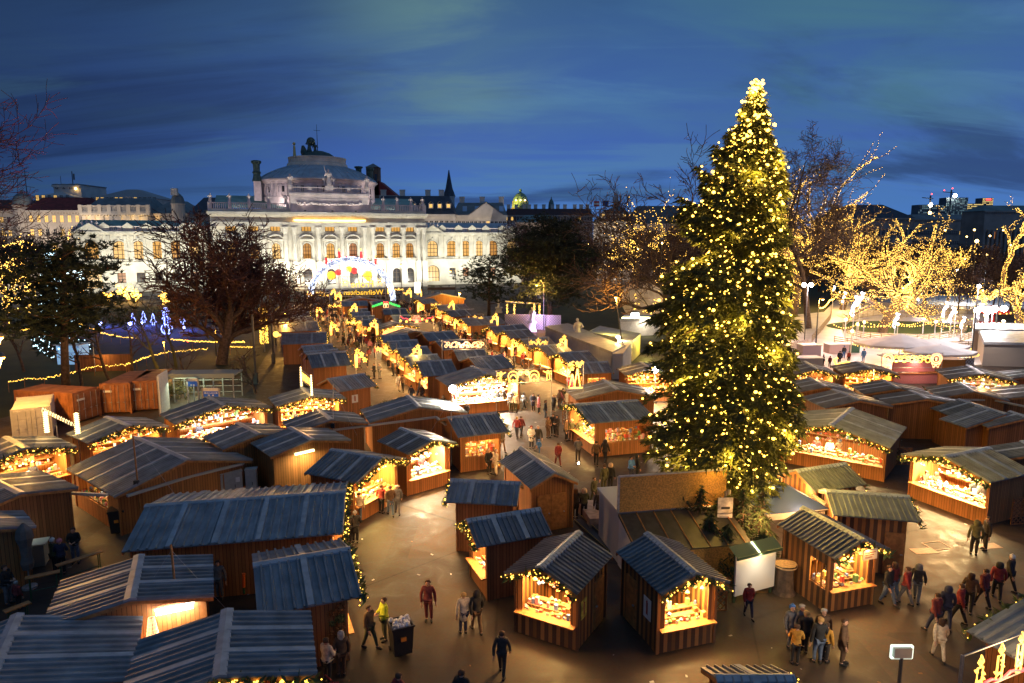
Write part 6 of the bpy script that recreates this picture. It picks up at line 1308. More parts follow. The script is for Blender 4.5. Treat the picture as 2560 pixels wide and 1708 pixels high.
# ---------------------------------------------------------------- light decorations
def star_pts(c,r,n=5,rot=PI/2,k=.42): return [(c[0]+r*(1 if i%2==0 else k)*math.cos(rot+PI*i/n),0,c[1]+r*(1 if i%2==0 else k)*math.sin(rot+PI*i/n)) for i in range(2*n)]
def loop(b,pts,r,closed=True): b.tube(list(pts)+([pts[0],pts[1]] if closed else []),r,5,cap=not closed)
def circ(c,r,n=14,a0=0,a1=2*PI): return [(c[0]+r*math.cos(a0+(a1-a0)*i/n),0,c[1]+r*math.sin(a0+(a1-a0)*i/n)) for i in range(n+1)]
def star_pole(label,u,v0,v1,s=1,rz=0.,h=None,Y=None):
    p=at(u,v0,2.6); o=empty('star_lamp',(p.x,p.y,0),R(20)+rz,label,'light decoration','star shaped light poles'); zt=atd(u,v1,p.y).z; h=zt-2.6; b=MB(); b.tube([(0,0,0),(0,0,2.6)],.05,6); b.build('post',GALV,o); b=MB(); w_=h*.5*s; rr=h*.02
    for dx in (-.06,.06,.16): b.tube([(dx*h*.5,0,2.6),(dx*h*.5,0,2.6+h*.72)],rr,5)
    for k,(ex,ez) in enumerate(((.95,.42),(.62,.78),(.2,1.))): 
        b.tube([(0,0,2.6+h*.3),(w_*ex*.25,0,2.6+h*(.35+ez*.45)),(w_*ex*.7,0,2.6+h*(.3+ez*.6)),(w_*ex,0,2.6+h*ez*.88)],rr*.8,5)
        loop(b,star_pts((w_*ex,2.6+h*ez*.88),h*.14),rr*.9)
    b.build('rope_light',ROPE,o); lamp('POINT',130,GOLD,(w_*.5,-.4,2.6+h*.5),o,'lamp_light',.4)
for (u,v0,v1,s,lab) in [(890,919,872,1,'star light pole nearest the square above the left aisle'),(827,838,804,1,'star light pole halfway up the left aisle, by the park row'),(792,791,764,1,'star light pole near the far end of the left aisle, by the park row'),(942,838,798,-1,'star light pole before the glowing arched gable'),(1050,905,861,-1,'star light pole standing before the first middle row roofs'),(891,786,758,-1,'star light pole beyond the third roof of the middle row'),(852,756,730,-1,'far star light pole at the head of the middle row'),(1045,781,755,1,'far star light pole at the head of the right aisle'),(1134,776,751,-1,'star light pole over the far statue row roofs'),(1243,815,783,-1,'star light pole over the middle of the statue row'),(1414,878,838,-1,'star light pole over the statue row nearest the pale cabins'),(1136,822,797,1,'star light pole between the middle row and the statue row'),(1279,890,848,1,'star light pole at the open side of the statue row'),(1053,742,723,-1,'tiny star light pole at the road, leftmost of the right group'),(1027,744,720,-1,'tiny star light pole right behind the big arch'),(970,735,718,1,'tiny star light pole before the right foot of the arch'),(769,748,727,1,'tiny star light pole left of the big arch'),(838,743,722,-1,'tiny star light pole inside the big arch')]: star_pole(lab,u,v0,v1,s)
def star_row(label,u0,u1,v,vd,Y,n=3,m=ROPE):
    a=atd(u0,v,Y); c=atd(u1,v,Y); L=c.x-a.x; o=empty('star_garland',((a.x+c.x)/2,Y,0),R(0),label,'light decoration','hanging star garlands'); z=a.z; h=(v-vd)/F_PX*Y; b=MB()
    for i in range(n): x=-L/2+L*i/(n-1); loop(b,star_pts((x,z-(.0 if i%2 else h*.5)),h*.7),h*.07); b.octa((x,0,z-(.0 if i%2 else h*.5)),h*.16)
    for s in (-1,1):
        for k in (0,.25): b.tube([(0,0,z-k*h),(s*L*.12,0,z-h*.9-k*h),(s*L*.3,0,z-h*.2-k*h),(s*L*.46,0,z-h*.4-k*h)],h*.07,4)
    b.build('rope_light',m,o); b=MB()
    b.tube([(-L/2-.3,0,z+h),(L/2+.3,0,z+h)],.02,4); 
    for s in (-1,1): b.tube([(s*(L/2+.3),0,0),(s*(L/2+.3),0,z+h)],.035,5)
    b.build('carrier_frame',GALV,o)
for (u0,u1,v,vd,Y,lab) in [(945,985,868,858,80,'star garland at the middle row nearest the square'),(868,900,803,795,96,'star garland at the middle of the left aisle'),(824,850,762,756,122,'star garland at the far end of the left aisle'),(792,810,730,726,150,'star garland left inside the big arch'),(800,820,737,733,146,'second star garland left inside the big arch'),(1172,1203,793,785,106,'star garland over the far statue row'),(1328,1364,852,842,80,'star garland over the near statue row roofs'),(1080,1100,760,755,130,'star garland at the head of the right aisle'),(988,1006,722,718,155,'star garland right of the big arch'),(1010,1024,731,727,152,'second star garland right of the big arch')]: star_row(lab,u0,u1,v,vd,Y)
def panel(label,u0,u1,v0,v1,z,paint,rz=R(20),frame=True):
    """a light panel in a thin steel frame, carried by two posts; bottom edge at height z"""
    a=at(u0,v1,z); o=empty('rope_light_display',(a.x,a.y,0),rz,label,'light decoration','framed rope light panels'); d=Vector((math.cos(rz),math.sin(rz),0)); 
    k=(u1-1280)/F_PX; # width so that the far end meets column u1
    t=atd(u1,v1,a.y); L=(k*(a.y*math.cos(PITCH)+(CAM_H-z)*math.sin(PITCH))-a.x)/(d.x-k*d.y*math.cos(PITCH)); L=abs(L); h=atd(u0,v0,a.y).z-z
    b=MB()
    if frame:
        for p,q in (((0,z),(L,z)),((L,z),(L,z+h)),((L,z+h),(0,z+h)),((0,z+h),(0,z))): b.tube([(p[0],0,p[1]),(q[0],0,q[1])],.025,5)
    for x in (0,L): b.tube([(x,.05,0),(x,.05,z+h)],.03,5)
    b.build('frame',GALV,o); parts={}
    paint(parts,L,h,z)
    for m,bb in parts.values():
        if bb.f: bb.build('rope_light',m,o)
    lamp('POINT',160,(1,.6,.25),(L/2,-.5,z+h/2),o,'lamp_light',.5); return o
def PM(parts,m):
    if m.name not in parts: parts[m.name]=(m,MB())
    return parts[m.name][1]
def spiral(b,c,r,s,rr,turn=1.6,a0=0): b.tube([(c[0]+s*r*(1-.75*i/18)*math.cos(a0+turn*2*PI*i/18),0,c[1]+r*(1-.75*i/18)*math.sin(a0+turn*2*PI*i/18)) for i in range(19)],rr,5)
def angel(b,x,z,h,s,rr):
    loop(b,circ((x,z+h*.85),h*.1,8),rr); loop(b,[(x-h*.1,0,z+h*.72),(x+h*.12,0,z+h*.72),(x+h*.2*s,0,z+h*.1),(x-.08*h*s,0,z)],rr); b.tube([(x,0,z+h*.65),(x-s*h*.25,0,z+h*.8),(x-s*h*.45,0,z+h*.9)],rr,4); loop(b,[(x+s*h*.05,0,z+h*.65),(x+s*h*.3,0,z+h*.9),(x+s*h*.35,0,z+h*.6)],rr)
def p_angels(P,L,h,z):
    b=PM(P,ROPE); rr=.045
    angel(b,L*.08,z+h*.1,h*.8,-1,rr); angel(b,L*.93,z+h*.1,h*.8,1,rr)
    for s,x in ((1,.30),(-1,.68)):
        loop(b,circ((L*x,z+h*.5),h*.38,18,R(-60),R(240)),rr,False); spiral(b,(L*(x+s*.13),z+h*.72),h*.2,s,rr); loop(b,circ((L*x,z+h*.38),h*.22,12,0,PI),rr,False)
        for k in (-1,0,1): loop(b,star_pts((L*x+k*h*.26,z+h*.16),h*.12),rr*.8)
def p_balls(P,L,h,z):
    b=PM(P,ROPEP); rr=.04; loop(b,[(L*i/24,0,z+h*(.62+.2*math.sin(i*1.05))) for i in range(1,24)],rr,False)
    for i,(x,r_) in enumerate(((.09,.16),(.14,.2),(.27,.3),(.38,.14),(.46,.2),(.54,.2),(.62,.14),(.75,.3),(.86,.22),(.92,.16))): loop(b,circ((L*x,z+h*(.5 if r_>.25 else .35+.25*(i%2))),h*r_*.85,14),rr)
    for x in (.2,.33,.42,.58,.69,.82): loop(b,star_pts((L*x,z+h*.3),h*.17),rr)
def p_bells(P,L,h,z):
    b=PM(P,ROPER); rr=.05; loop(b,[(L*i/30,0,z+h*(.35+.55*(abs(i-15)/15)**2+.08*math.sin(i*1.3))) for i in range(1,30)],rr,False)
    for s in (-1,1): loop(b,[(L*.5+s*.05*L,0,z+h*.95),(L*.5+s*.015*L,0,z+h*.75),(L*.5+s*.01*L,0,z+h*.45),(L*.5+s*.1*L,0,z+h*.45),(L*.5+s*.085*L,0,z+h*.75)],rr)
    g=PM(P,ROPE)
    for x,y_ in ((.03,.3),(.2,.2),(.31,.45),(.5,.18),(.66,.5),(.79,.25),(.97,.4)): loop(g,star_pts((L*x,z+h*y_),h*.17),rr)
def p_green(P,L,h,z):
    g=PM(P,ROPEG); rr=.03
    for s in (-1,1):
        for i in range(7): x=L*.5+s*L*(.12+.055*i); zz_=z+h*(.75-.085*i); loop(g,[(x,0,zz_),(x+s*L*.03,0,zz_+h*.16),(x+s*L*.06,0,zz_-h*.02)],rr); loop(g,[(x,0,zz_),(x+s*L*.02,0,zz_-h*.2),(x+s*L*.05,0,zz_-h*.08)],rr)
    b=PM(P,ROPEP)
    for s in (-1,1): loop(b,[(L*.5+s*.04*L,0,z+h*.7),(L*.5+s*.01*L,0,z+h*.5),(L*.5+s*.005*L,0,z+h*.1),(L*.5+s*.1*L,0,z+h*.1),(L*.5+s*.075*L,0,z+h*.5)],rr)
    r_=PM(P,ROPER); 
    for s in (-1,1): loop(r_,circ((L*.5+s*L*.05,z+h*.85),h*.13,10),rr)
def p_trees(P,L,h,z):
    b=PM(P,ROPE); rr=.05
    for x,k in ((.3,.55),(.62,.75)):
        pts=[(L*x,0,z+h*k)]
        for i in range(4): pts+=[(L*x+L*(.06+.045*i),0,z+h*k*(1-.22*(i+1))),(L*x+L*(.03+.045*i),0,z+h*k*(1-.22*(i+1)))]
        loop(b,pts,rr,False); loop(b,[(2*L*x-p[0],0,p[2]) for p in pts],rr,False)
    b.tube([(L*.1,0,z+.1),(L*.95,0,z+.1)],rr,5); r_=PM(P,ROPER); angel(r_,L*.2,z+.1,h*.35,1,rr)
    for x,y_ in ((.15,.9),(.3,.75),(.75,.85),(.6,.95),(.9,.97)): loop(b,star_pts((L*x,z+h*y_),h*.07),rr)
    loop(b,circ((L*.35,z+h*.95),h*.06,10,R(60),R(300)),rr,False)
def p_wreaths(P,L,h,z):
    b=PM(P,ROPEP); rr=.06
    for x in (.1,.9):
        loop(b,circ((L*x,z+h*.6),h*.38,20),rr); loop(b,circ((L*x,z+h*.6),h*.26,16),rr); 
        for s in (-1,1): loop(b,[(L*x,0,z+h*.2),(L*x+s*h*.3,0,z+h*.28),(L*x+s*h*.15,0,z),(L*x+s*h*.05,0,z+h*.12)],rr)
        b.tube([(L*x,0,z+h*.45),(L*x,0,z+h*.7)],.08,6)
    g=PM(P,ROPE)
    for i in range(9): x=.24+.065*i; loop(g,circ((L*x,z+h*(.55+.15*(i%2)-.004*i)),h*(.12 if i%2 else .17),12),rr*.8)
    loop(g,[(L*(.2+.6*i/20),0,z+h*(.78+.08*math.sin(i*1.4))) for i in range(21)],rr*.8,False)
panel('framed light panel with two trumpet angels and scrolls over the square',1241,1379,926,959,3.6,p_angels,R(10)); panel('framed peach light panel of balls and stars over the middle row',1105,1215,850,874,3.9,p_balls,R(2)); panel('framed red bell light panel over the middle row',999,1085,789,808,4.1,p_bells,R(2)); panel('green and red bell light motif near the big arch',930,1000,754,770,4.6,p_green,R(2),False)
panel('light panel of two fir outlines and an angel left of the wide closed hut',1418,1458,905,973,3.2,p_trees,R(5)); panel('peach light panel with two wreaths before the red snack stand',2203,2354,884,920,2.6,p_wreaths,R(2))
def p_candles(P,L,h,z):
    g=PM(P,ROPE); rr=.03; r_=random.Random(2)
    for i in range(4):
        x=L*(.18+.2*i); loop(g,[(x-.12,0,z+h*.2),(x+.12,0,z+h*.2),(x+.12,0,z+h*(.55+.1*i)),(x-.12,0,z+h*(.55+.1*i))],rr); loop(g,[(x,0,z+h*(.58+.1*i)),(x+.12,0,z+h*(.68+.1*i)),(x,0,z+h*(.84+.1*i)),(x-.12,0,z+h*(.68+.1*i))],rr); g.octa((x,0,z+h*(.68+.1*i)),.08); loop(g,circ((x,z+h*.12),.13,10),rr)
        for k in range(3): g.octa((x+r_.uniform(-.2,.2),0,z+h*(.25+.12*k)),.07)
    q=PM(P,ROPER); loop(q,[(L*i/16,0,z+h*(.08+.06*math.sin(i*1.7))) for i in range(1,17)],rr*1.4,False)
a=at(2395,1745,2.6); panel('framed panel of glowing candle shapes in the lower right corner',2398,2640,1640,1745,2.6,p_candles,R(24))
# comet light at the lower left
o=empty('comet_light',at(393,1720),R(-15),'tall glowing cone of rope lights below the flood tube','light decoration'); zt=atd(398,1545,o.location.y).z; b=MB(); 
for i in range(14): a=2*PI*i/14; b.tube([(.10*math.cos(a),.10*math.sin(a),zt),(.28*math.cos(a),.28*math.sin(a),zt-1.3),(.42*math.cos(a),.42*math.sin(a),zt-2.)],.014,4)
for k in range(16): f=k/15; r_=.10+.32*f; b.tube([(r_*math.cos(2*PI*i/16),r_*math.sin(2*PI*i/16),zt-2.*f) for i in range(17)],.009,3)
b.build('outer_cone',ROPEP,o); b=MB(); b.lathe([(.05,zt-.9),(.14,zt-1.4),(.2,zt-2.2),(.22,zt-3.4),(.05,zt-3.5)],n=10); b.build('golden_core',ROPE,o); b=MB(); b.tube([(0,0,0),(0,0,zt)],.04,6); b.build('post',GALV,o); lamp('POINT',45,GOLD,(0,-.5,zt-2),o,'lamp_light',.3)
# glowing towers and letters on the roof of one stall; mirrored because they are seen from behind
x,y,az,L,w,he,hr=HUTS['H15']; base=Matrix.Translation((x,y,0))@Matrix.Rotation(R(az),4,'Z')
for s,lab in ((-1,'glowing light tower at the rear of the bright stall roof'),(1,'glowing light tower over the front of the bright stall')):
    o=empty('light_tower',base@Vector((s*1.9,0,hr)),0,lab,'light decoration'); b=MB(); b.tube([(0,0,-.1),(0,0,.1)],.05,5); b.build('foot',GALV,o); b=MB()
    for k in range(12): b.lathe([(.04,.1+k*.14),(.12-.004*k,.15+k*.14),(.04,.2+k*.14)],n=8)
    b.build('light_rings',mat('white gold light',(.9,.8,.6),.4,emit=(1,.75,.35),es=3,sample='NONE'),o); lamp('POINT',40,GOLD,(0,0,1),o,'lamp_light',.3)
o=empty('glowing_letters',base@Vector((0,0,hr+.5)),0,'row of golden glowing letters seen from behind on the bright stall roof','light sign'); o.rotation_euler=(0,0,R(az)); t=text_mesh('1 NENM',.85,'lettering',ROPE,o,.03); t.location=(0,0,.55); t.rotation_euler=(PI/2,0,PI); b=MB()
for s in (-1,1): b.bar((-1.8,.06,.55+s*.45),(1.8,.06,.55+s*.45),.03,.03)
for s in (-1,1): b.bar((s*1.5,.06,-.4),(s*1.5,.06,1.),.03,.03)
b.build('frame',GALV,o)
for i,(u,v,lab) in enumerate([(118,1082,'white glowing column on the small hut before the whitish container'),(195,1085,'spiral white glowing column beside the red goods stall'),(141,1064,'glowing leaf garland between the two white columns')]):
    p=at(u,v,2.9); o=empty('light_tower',(p.x,p.y,0),0,lab,'light decoration'); b=MB(); b.tube([(0,0,0),(0,0,2.9)],.04,5); b.build('post',GALV,o); b=MB()
    if i<2:
        for k in range(11): b.lathe([(.04,2.9+k*.13),(.17,2.95+k*.13),(.04,3.02+k*.13)],n=8)
    else:
        for k in range(12): loop(b,[(k*.17-.9,0,3.9-k*.09),(k*.17-.8,0,4.15-k*.09),(k*.17-.65,0,3.85-k*.09)],.014)
    b.build('light_rings',MATS['white gold light'],o); lamp('POINT',30,WARM,(0,-.3,3.4),o,'lamp_light',.3)
# big arch with candles, balls and greeting (seen from behind)
A0=at(774,752); A1=at(985,752); ac=A0.lerp(A1,.5); aw=(A1-A0).length/2
o=empty('light_arch',ac,R(4),'huge glittering white light arch before the theatre','light arch'); b=MB(); b.tube([(aw*math.cos(PI*i/36)*.97,0,10.4*math.sin(PI*i/36)) for i in range(37)],.6,8); b.build('arch_tube',mat('silver tinsel',(.35,.38,.45),.5,n=.4,ns=8,emit=(.45,.55,.95),es=.3,sample='NONE'),o); b=MB(); ra=random.Random(5)
for i in range(2600):
    a=PI*ra.random(); t=2*PI*ra.random(); r_=.6+.1*ra.random(); R_=(aw*.97,10.4); n_=Vector((math.cos(a),0,math.sin(a))); c_=Vector((R_[0]*math.cos(a),0,R_[1]*math.sin(a)))+n_*r_*math.cos(t)+Vector((0,1,0))*r_*math.sin(t); b.octa(c_,ra.choice([.05,.07,.1]))
b.build('fairy_lights',BULBW,o)
b=MB(); g=MB()
for a in (125,105,75,53):
    c_=Vector((aw*.97*math.cos(R(a)),0,10.4*math.sin(R(a))+.5)); b.lathe([(.01,0),(.3,0),(.3,1.7),(.01,1.7)],c_,10); g.octa(c_+Vector((0,0,2.3)),.25)
for a in (150,138,115,95,65,42,30): b.octa((aw*1.03*math.cos(R(a)),0,11.1*math.sin(R(a))),.22)
b.build('candle',mat('red candle glow',(.8,.05,.05),.4,emit=(1,.03,.04),es=1.4,sample='NONE'),o); g.build('flame',ROPE,o)
AB=[mat('golden ball glow',(.9,.6,.1),.4,emit=(1,.5,.04),es=1.5,sample='NONE'),mat('pale ball glow',(.9,.9,.8),.4,emit=(1,.92,.75),es=1.,sample='NONE'),mat('red ball glow',(.8,.1,.1),.4,emit=(1,.08,.08),es=.9,sample='NONE')]
for (u,v,r_,m) in [(828,689,1.35,AB[0]),(864,681,1.45,AB[1]),(873,673,.9,AB[0]),(886,677,1.0,AB[2]),(903,678,1.3,AB[1]),(919,688,1.4,AB[0]),(846,681,1.0,AB[2]),(921,698,.6,AB[0])]:
    p=atd(u,v,ac.y); b=MB(); r_*=.75
    for k in range(5): b.tube([(r_*math.cos(2*PI*i/14)*math.cos(PI*k/5),r_*math.cos(2*PI*i/14)*math.sin(PI*k/5),r_*math.sin(2*PI*i/14)) for i in range(15)],.09,4)
    b.ball((0,0,0),r_*.72,8); q=b.build('light_ball',m,o); q.location=Matrix.Rotation(-R(4),4,'Z')@(Vector((p.x,p.y,p.z))-ac)
o2=empty('light_sign',atd(906,712,165),R(10),'mirrored golden greeting FROHE WEIHNACHTEN under the arch','light sign'); GT=mat('golden sign letters',(.9,.6,.1),.4,emit=(1,.55,.03),es=1.5,sample='NONE')
for tx,sz,dx,dz in (('Frohe',2.3,0,.1),('Weihnachten',1.75,.2,-1.9)): t=text_mesh(tx,sz,'lettering',GT,o2,.06); t.location=(dx,0,dz); t.rotation_euler=(PI/2,0,PI)
b=MB()
for x in (-4.1,4.1): loop(b,star_pts((x,.6),1.1,6,0,.5),.07); loop(b,star_pts((x,.6),.55,6,R(30),.5),.07)
b.build('star',GT,o2); b=MB(); b.bar((-5.5,.1,-2.8),(5.5,.1,-2.8),.12,.12); b.bar((-5.5,.1,1.9),(5.5,.1,1.9),.12,.12)
for x in (-5.5,5.5): b.bar((x,.1,-o2.location.z),(x,.1,1.9),.14,.14)
b.build('frame',GALV,o2)
# festoon light on two far huts, light bulbs along the fifth and sixth roofs
o=empty('festoon',at(700,838,3.3),0,'row of golden bulbs along the fifth park row roof','light string'); q=at(800,833,3.3)-o.location; b=MB()
for i in range(10): b.ball(q*(i/9.),.16,6)
b.ball((-.5,0,.1),.4,8); b.build('bulbs',ROPE,o); b=MB(); b.tube([(0,0,.1),tuple(q+Vector((0,0,.1)))],.02,4); b.build('cable',BLACK,o)
b=MB(); o=empty('light_column',at(662,880),0,'white golden glitter column at the head of the park','light decoration'); h=5.
for i in range(500): a=rnd.random()*2*PI; r_=.45+.1*rnd.random(); b.octa((r_*math.cos(a),r_*math.sin(a),1.2+rnd.random()*h),.06)
b.build('fairy_lights',BULB,o); b=MB(); b.tube([(0,0,0),(0,0,6.2)],.06,6); b.lathe([(.42,1.2),(.42,6.2)],n=10); b.build('mesh_frame',GALV,o)
# park light strings, blue figures, rope of lights on the fences
def string(label,pts,n,m,r_=.05,posts=True,name='light_string',z=1.1):
    P=[at(u,v,z) for u,v in pts]; o=empty(name,(P[0].x,P[0].y,0),0,label,'light string','strings of lights on the park fences'); b=MB(); tot=sum((q-p).length for p,q in zip(P,P[1:])); cb=MB(); ps=MB(); base=Vector((P[0].x,P[0].y,0))
    for p,q in zip(P,P[1:]):
        k=max(2,int(n*(q-p).length/tot))
        for i in range(k): c_=p.lerp(q,(i+.5)/k)-base; b.octa(c_+Vector((0,0,rnd.uniform(-.1,.1))),r_*rnd.uniform(.7,1.3))
        cb.tube([tuple(p-base),tuple(q-base)],.015,3); 
        kk=max(1,int((q-p).length/2.5))
        for i in range(kk): c_=p.lerp(q,i/kk)-base; ps.tube([(c_.x,c_.y,0),(c_.x,c_.y,z)],.03,4)
    b.build('bulbs',m,o); cb.build('cable',BLACK,o)
    if posts: ps.build('post',PLAIN,o)
PB=BULB
string('upper string of golden lights crossing the park',[(180,802),(215,815),(255,833),(300,842),(342,846)],130,PB,.07); string('golden lights on the fence right of the blue snowman',[(424,848),(480,853),(545,856)],60,PB,.07); string('golden lights along the middle park path',[(200,925),(235,917),(315,912),(365,893),(420,880),(520,872)],120,PB,.06); string('golden lights at the lower left of the park path',[(20,955),(60,948),(110,946),(190,930)],50,PB,.06); string('golden lights beside the big tree trunk',[(575,855),(612,855)],24,PB,.07); string('golden lights on the second fence by the big trunk',[(575,867),(635,868)],30,PB,.06); string('golden bulbs on a park branch at the left',[(50,826),(90,818)],60,PB,.09,False,z=3.)
for i,(u,v,s,lab) in enumerate([(252,818,1.,'blue spotlight at the left of the blue garden'),(325,818,1.,'blue spotlight in the middle of the blue garden'),(354,817,.8,'smaller blue spotlight in the blue garden'),(461,827,.8,'blue spotlight right of the blue snowman')]):
    o=empty('blue_spotlight',at(u,v),0,lab,'spotlight','blue spotlights in the park'); b=MB(); b.ball((0,0,.6),.3*s,8); b.build('bulb',mat('blue white bulb',(.5,.5,1),.4,emit=(.35,.4,1),es=30,sample='NONE'),o); b=MB(); b.tube([(0,.1,0),(0,.1,.5)],.06,6); b.build('stand',STEEL,o); lamp('POINT',800*s,(.06,.1,1),(0,1.5,1.6),o,'lamp_light',.5)
o=empty('snowman_figure',at(418,836),0,'blue glowing snowman of wire and lights in the park','light figure'); b=MB()
for z,r_ in ((.9,.9),(2.3,.7),(3.4,.45)):
    for k in range(4): b.tube([(r_*math.cos(2*PI*i/12)*math.cos(PI*k/4),r_*math.cos(2*PI*i/12)*math.sin(PI*k/4),z+r_*math.sin(2*PI*i/12)) for i in range(13)],.06,4)
b.lathe([(.6,3.8),(.6,3.9),(.35,3.9),(.35,4.4),(.01,4.4)],n=10); b.build('light_rings',mat('blue rope light',(.5,.6,1),.4,emit=(.3,.38,1),es=3,sample='NONE'),o); lamp('POINT',450,(.1,.15,1),(0,-1,2),o,'lamp_light',.5)
for i,(u,v) in enumerate([(360,808),(384,814),(334,812),(456,812)]):
    o=empty('light_figure',at(u,v),0,'small blue glowing fir outline in the blue garden' ,'light figure','blue fir outlines'); b=MB(); loop(b,[(0,0,2.2),(.3,0,1.4),(.15,0,1.4),(.55,0,.6),(.2,0,.6),(.2,0,.1),(-.2,0,.1),(-.2,0,.6),(-.55,0,.6),(-.15,0,1.4),(-.3,0,1.4)],.07); b.build('rope_light',MATS['blue rope light'],o)
# red park light washing the spreading tree
for (u,v,e) in ((470,860,1400),(610,812,1600),(560,800,800)):
    o=empty('red_spotlight',at(u,v),0,'low red spotlight shining up into the spreading tree','spotlight','red spotlights under the spreading tree'); b=MB(); b.tube([(0,0,0),(0,0,.3)],.08,6); b.build('stand',STEEL,o); b=MB(); b.ball((0,0,.42),.16,8); b.build('bulb',REDL,o); lamp('SPOT',e*9,(1,.06,.03),(0,0,.6),o,'lamp_light',.3,rot=aim((Vector(at(555,912))-at(u,v)).normalized()*.6+Vector((0,0,1))),spot=R(110))
# ---------------------------------------------------------------- statues, white cabins, rink, stands
for i,(u,vb,vt,lab) in enumerate([(1330,828,769,'stone statue on a pedestal nearest the lit trellis'),(1444,884,796,'stone statue on a tall pedestal between the white cabins'),(1247,782,749,'farthest stone statue on its pedestal under the dark pine')]):
    p=at(u,vb); t=atd(u,vt,p.y).z; o=empty('statue',p,0,lab,'statue','stone statues on pedestals'); ph=t*.42; b=MB(); b.box(-.75,.75,-.75,.75,0,.3); b.box(-.6,.6,-.6,.6,.3,ph-.2); b.box(-.75,.75,-.75,.75,ph-.2,ph); b.build('pedestal',PLAST2,o); b=MB(); statue(b,0,0,ph,t-ph,rs); b.build('figure',PLAST2,o)
def cabin(label,pts,h,m,name='white_cabin',group='white cabins behind the statues'):
    P=[at(*p) for p in pts]; c=sum(P,Vector())/len(P); o=empty(name,(c.x,c.y,0),0,label,'cabin',group); b=MB(); n=len(P)
    for i in range(n): p,q=P[i]-c,P[(i+1)%n]-c; b.face([(p.x,p.y,0),(q.x,q.y,0),(q.x,q.y,h),(p.x,p.y,h)])
    b.build('wall',m,o); r=MB(); r.face([(p.x-c.x,p.y-c.y,h+.06) for p in P])
    for i in range(n): p,q=P[i]-c,P[(i+1)%n]-c; r.face([(p.x*1.02,p.y*1.02,h-.2),(q.x*1.02,q.y*1.02,h-.2),(q.x*1.02,q.y*1.02,h+.12),(p.x*1.02,p.y*1.02,h+.12)])
    r.build('roof',mat('pale grey flat roof',(.42,.42,.42),.5,n=.2,ns=1),o); return o
BLUW=mat('bluish white cabin wall',(.46,.48,.54),.6,n=.08,ns=2)
cabin('long bluish white cabin running back from the row end',[(1363,868),(1528,945),(1560,925),(1420,858)],2.9,BLUW); cabin('pale cabin with open porch under the yellow floodlight',[(1530,948),(1556,948),(1578,912),(1545,905)],2.8,PLAST2)
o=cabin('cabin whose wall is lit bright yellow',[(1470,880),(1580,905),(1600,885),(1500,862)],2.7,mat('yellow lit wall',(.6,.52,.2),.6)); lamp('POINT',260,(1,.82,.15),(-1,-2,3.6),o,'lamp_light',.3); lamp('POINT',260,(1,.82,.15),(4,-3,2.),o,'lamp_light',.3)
o=cabin('low stand with a white strip light along its roof edge',[(1550,842),(1645,838),(1650,826),(1560,828)],2.6,WHITE); b=MB(); b.tube([(-3.4,-1.5,2.75),(4,-1.3,2.75)],.12,6); b.build('strip_light',TUBEY,o); lamp('AREA',260,(1,.85,.6),(0,-2,2.8),o,'lamp_light',1,5)
cabin('white trailer roof at the right edge',[(2455,915),(2680,920),(2680,870),(2440,872)],2.9,mat('trailer cream',(.45,.38,.30),.5),'trailer','trailers at the right edge')
o=cabin('long flat stand with a bright strip light at the right edge',[(2430,878),(2680,882),(2680,860),(2430,860)],3.0,PLAST3); b=MB(); b.tube([(1,-.5,3.3),(9,-.3,3.3)],.16,6); b.build('strip_light',TUBEY,o)
# lit trellis arch
p=at(1268,812); o=empty('trellis_arch',p,R(10),'golden lit trellis gate before a white lattice wall','gate'); b=MB()
for x in (0,1.3,5.,6.): b.box(x-.12,x+.12,-.12,.12,0,3.8)
b.bar((-.2,0,4.2),(6.3,0,3.7),.2,.25); b.bar((-.2,1.2,4.2),(6.3,1.2,3.7),.2,.25); b.build('frame',WHITE,o); b=MB()
for px in (0,1.3,5.,6.):
    for k in range(65): b.octa((px+rnd.uniform(-.2,.2),-.15,rnd.uniform(.2,3.8)),.055)
    b.build('fairy_lights',BULB,o); b=MB()
for k in range(170): x=rnd.uniform(-.2,6.2); b.octa((x,-.15+rnd.uniform(0,.3),4.25-.08*x),.07)
b.build('fairy_lights',BULB,o); b=MB(); r=random.Random(4)
for k in range(160): tuft(b,Vector((r.uniform(.2,5.8),r.uniform(0,1),r.uniform(2.9,4.))),.35,r,5)
b.build('ivy',FIR,o); lamp('POINT',120,GOLD,(3,-1,2.5),o,'lamp_light',.5)
def lattice_wall(label,a,b_,h,m,step=.45):
    p=at(*a); q=at(*b_); L=(q-p).length; o=empty('lattice_fence',p,face_dir(p,q),label,'fence','white lattice fences'); b=MB(); b.box(0,L,.03,.06,0,h); b.build('back_panel',m,o); b=MB(); n=int((L+h)/step)
    for i in range(n):
        o_=-h+i*step; x0=max(0,o_); x1=min(L,o_+h)
        if x1-x0>.1: b.bar((x0,0,x0-o_),(x1,0,x1-o_),.03,.07); b.bar((L-x0,-.03,x0-o_),(L-x1,-.03,x1-o_),.03,.07)
    b.build('lattice',WHITE,o); return o
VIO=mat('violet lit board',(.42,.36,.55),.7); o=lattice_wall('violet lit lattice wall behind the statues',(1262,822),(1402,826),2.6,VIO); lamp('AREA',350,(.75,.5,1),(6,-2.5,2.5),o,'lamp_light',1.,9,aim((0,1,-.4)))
o=lattice_wall('white lattice fence at the pink ice plaza',(1955,895),(2020,880),1.8,mat('pink lit board',(.5,.38,.42),.7)); o=lattice_wall('lattice fence between snack stand and trailer',(2390,942),(2432,940),2.1,PLAST3,.4)
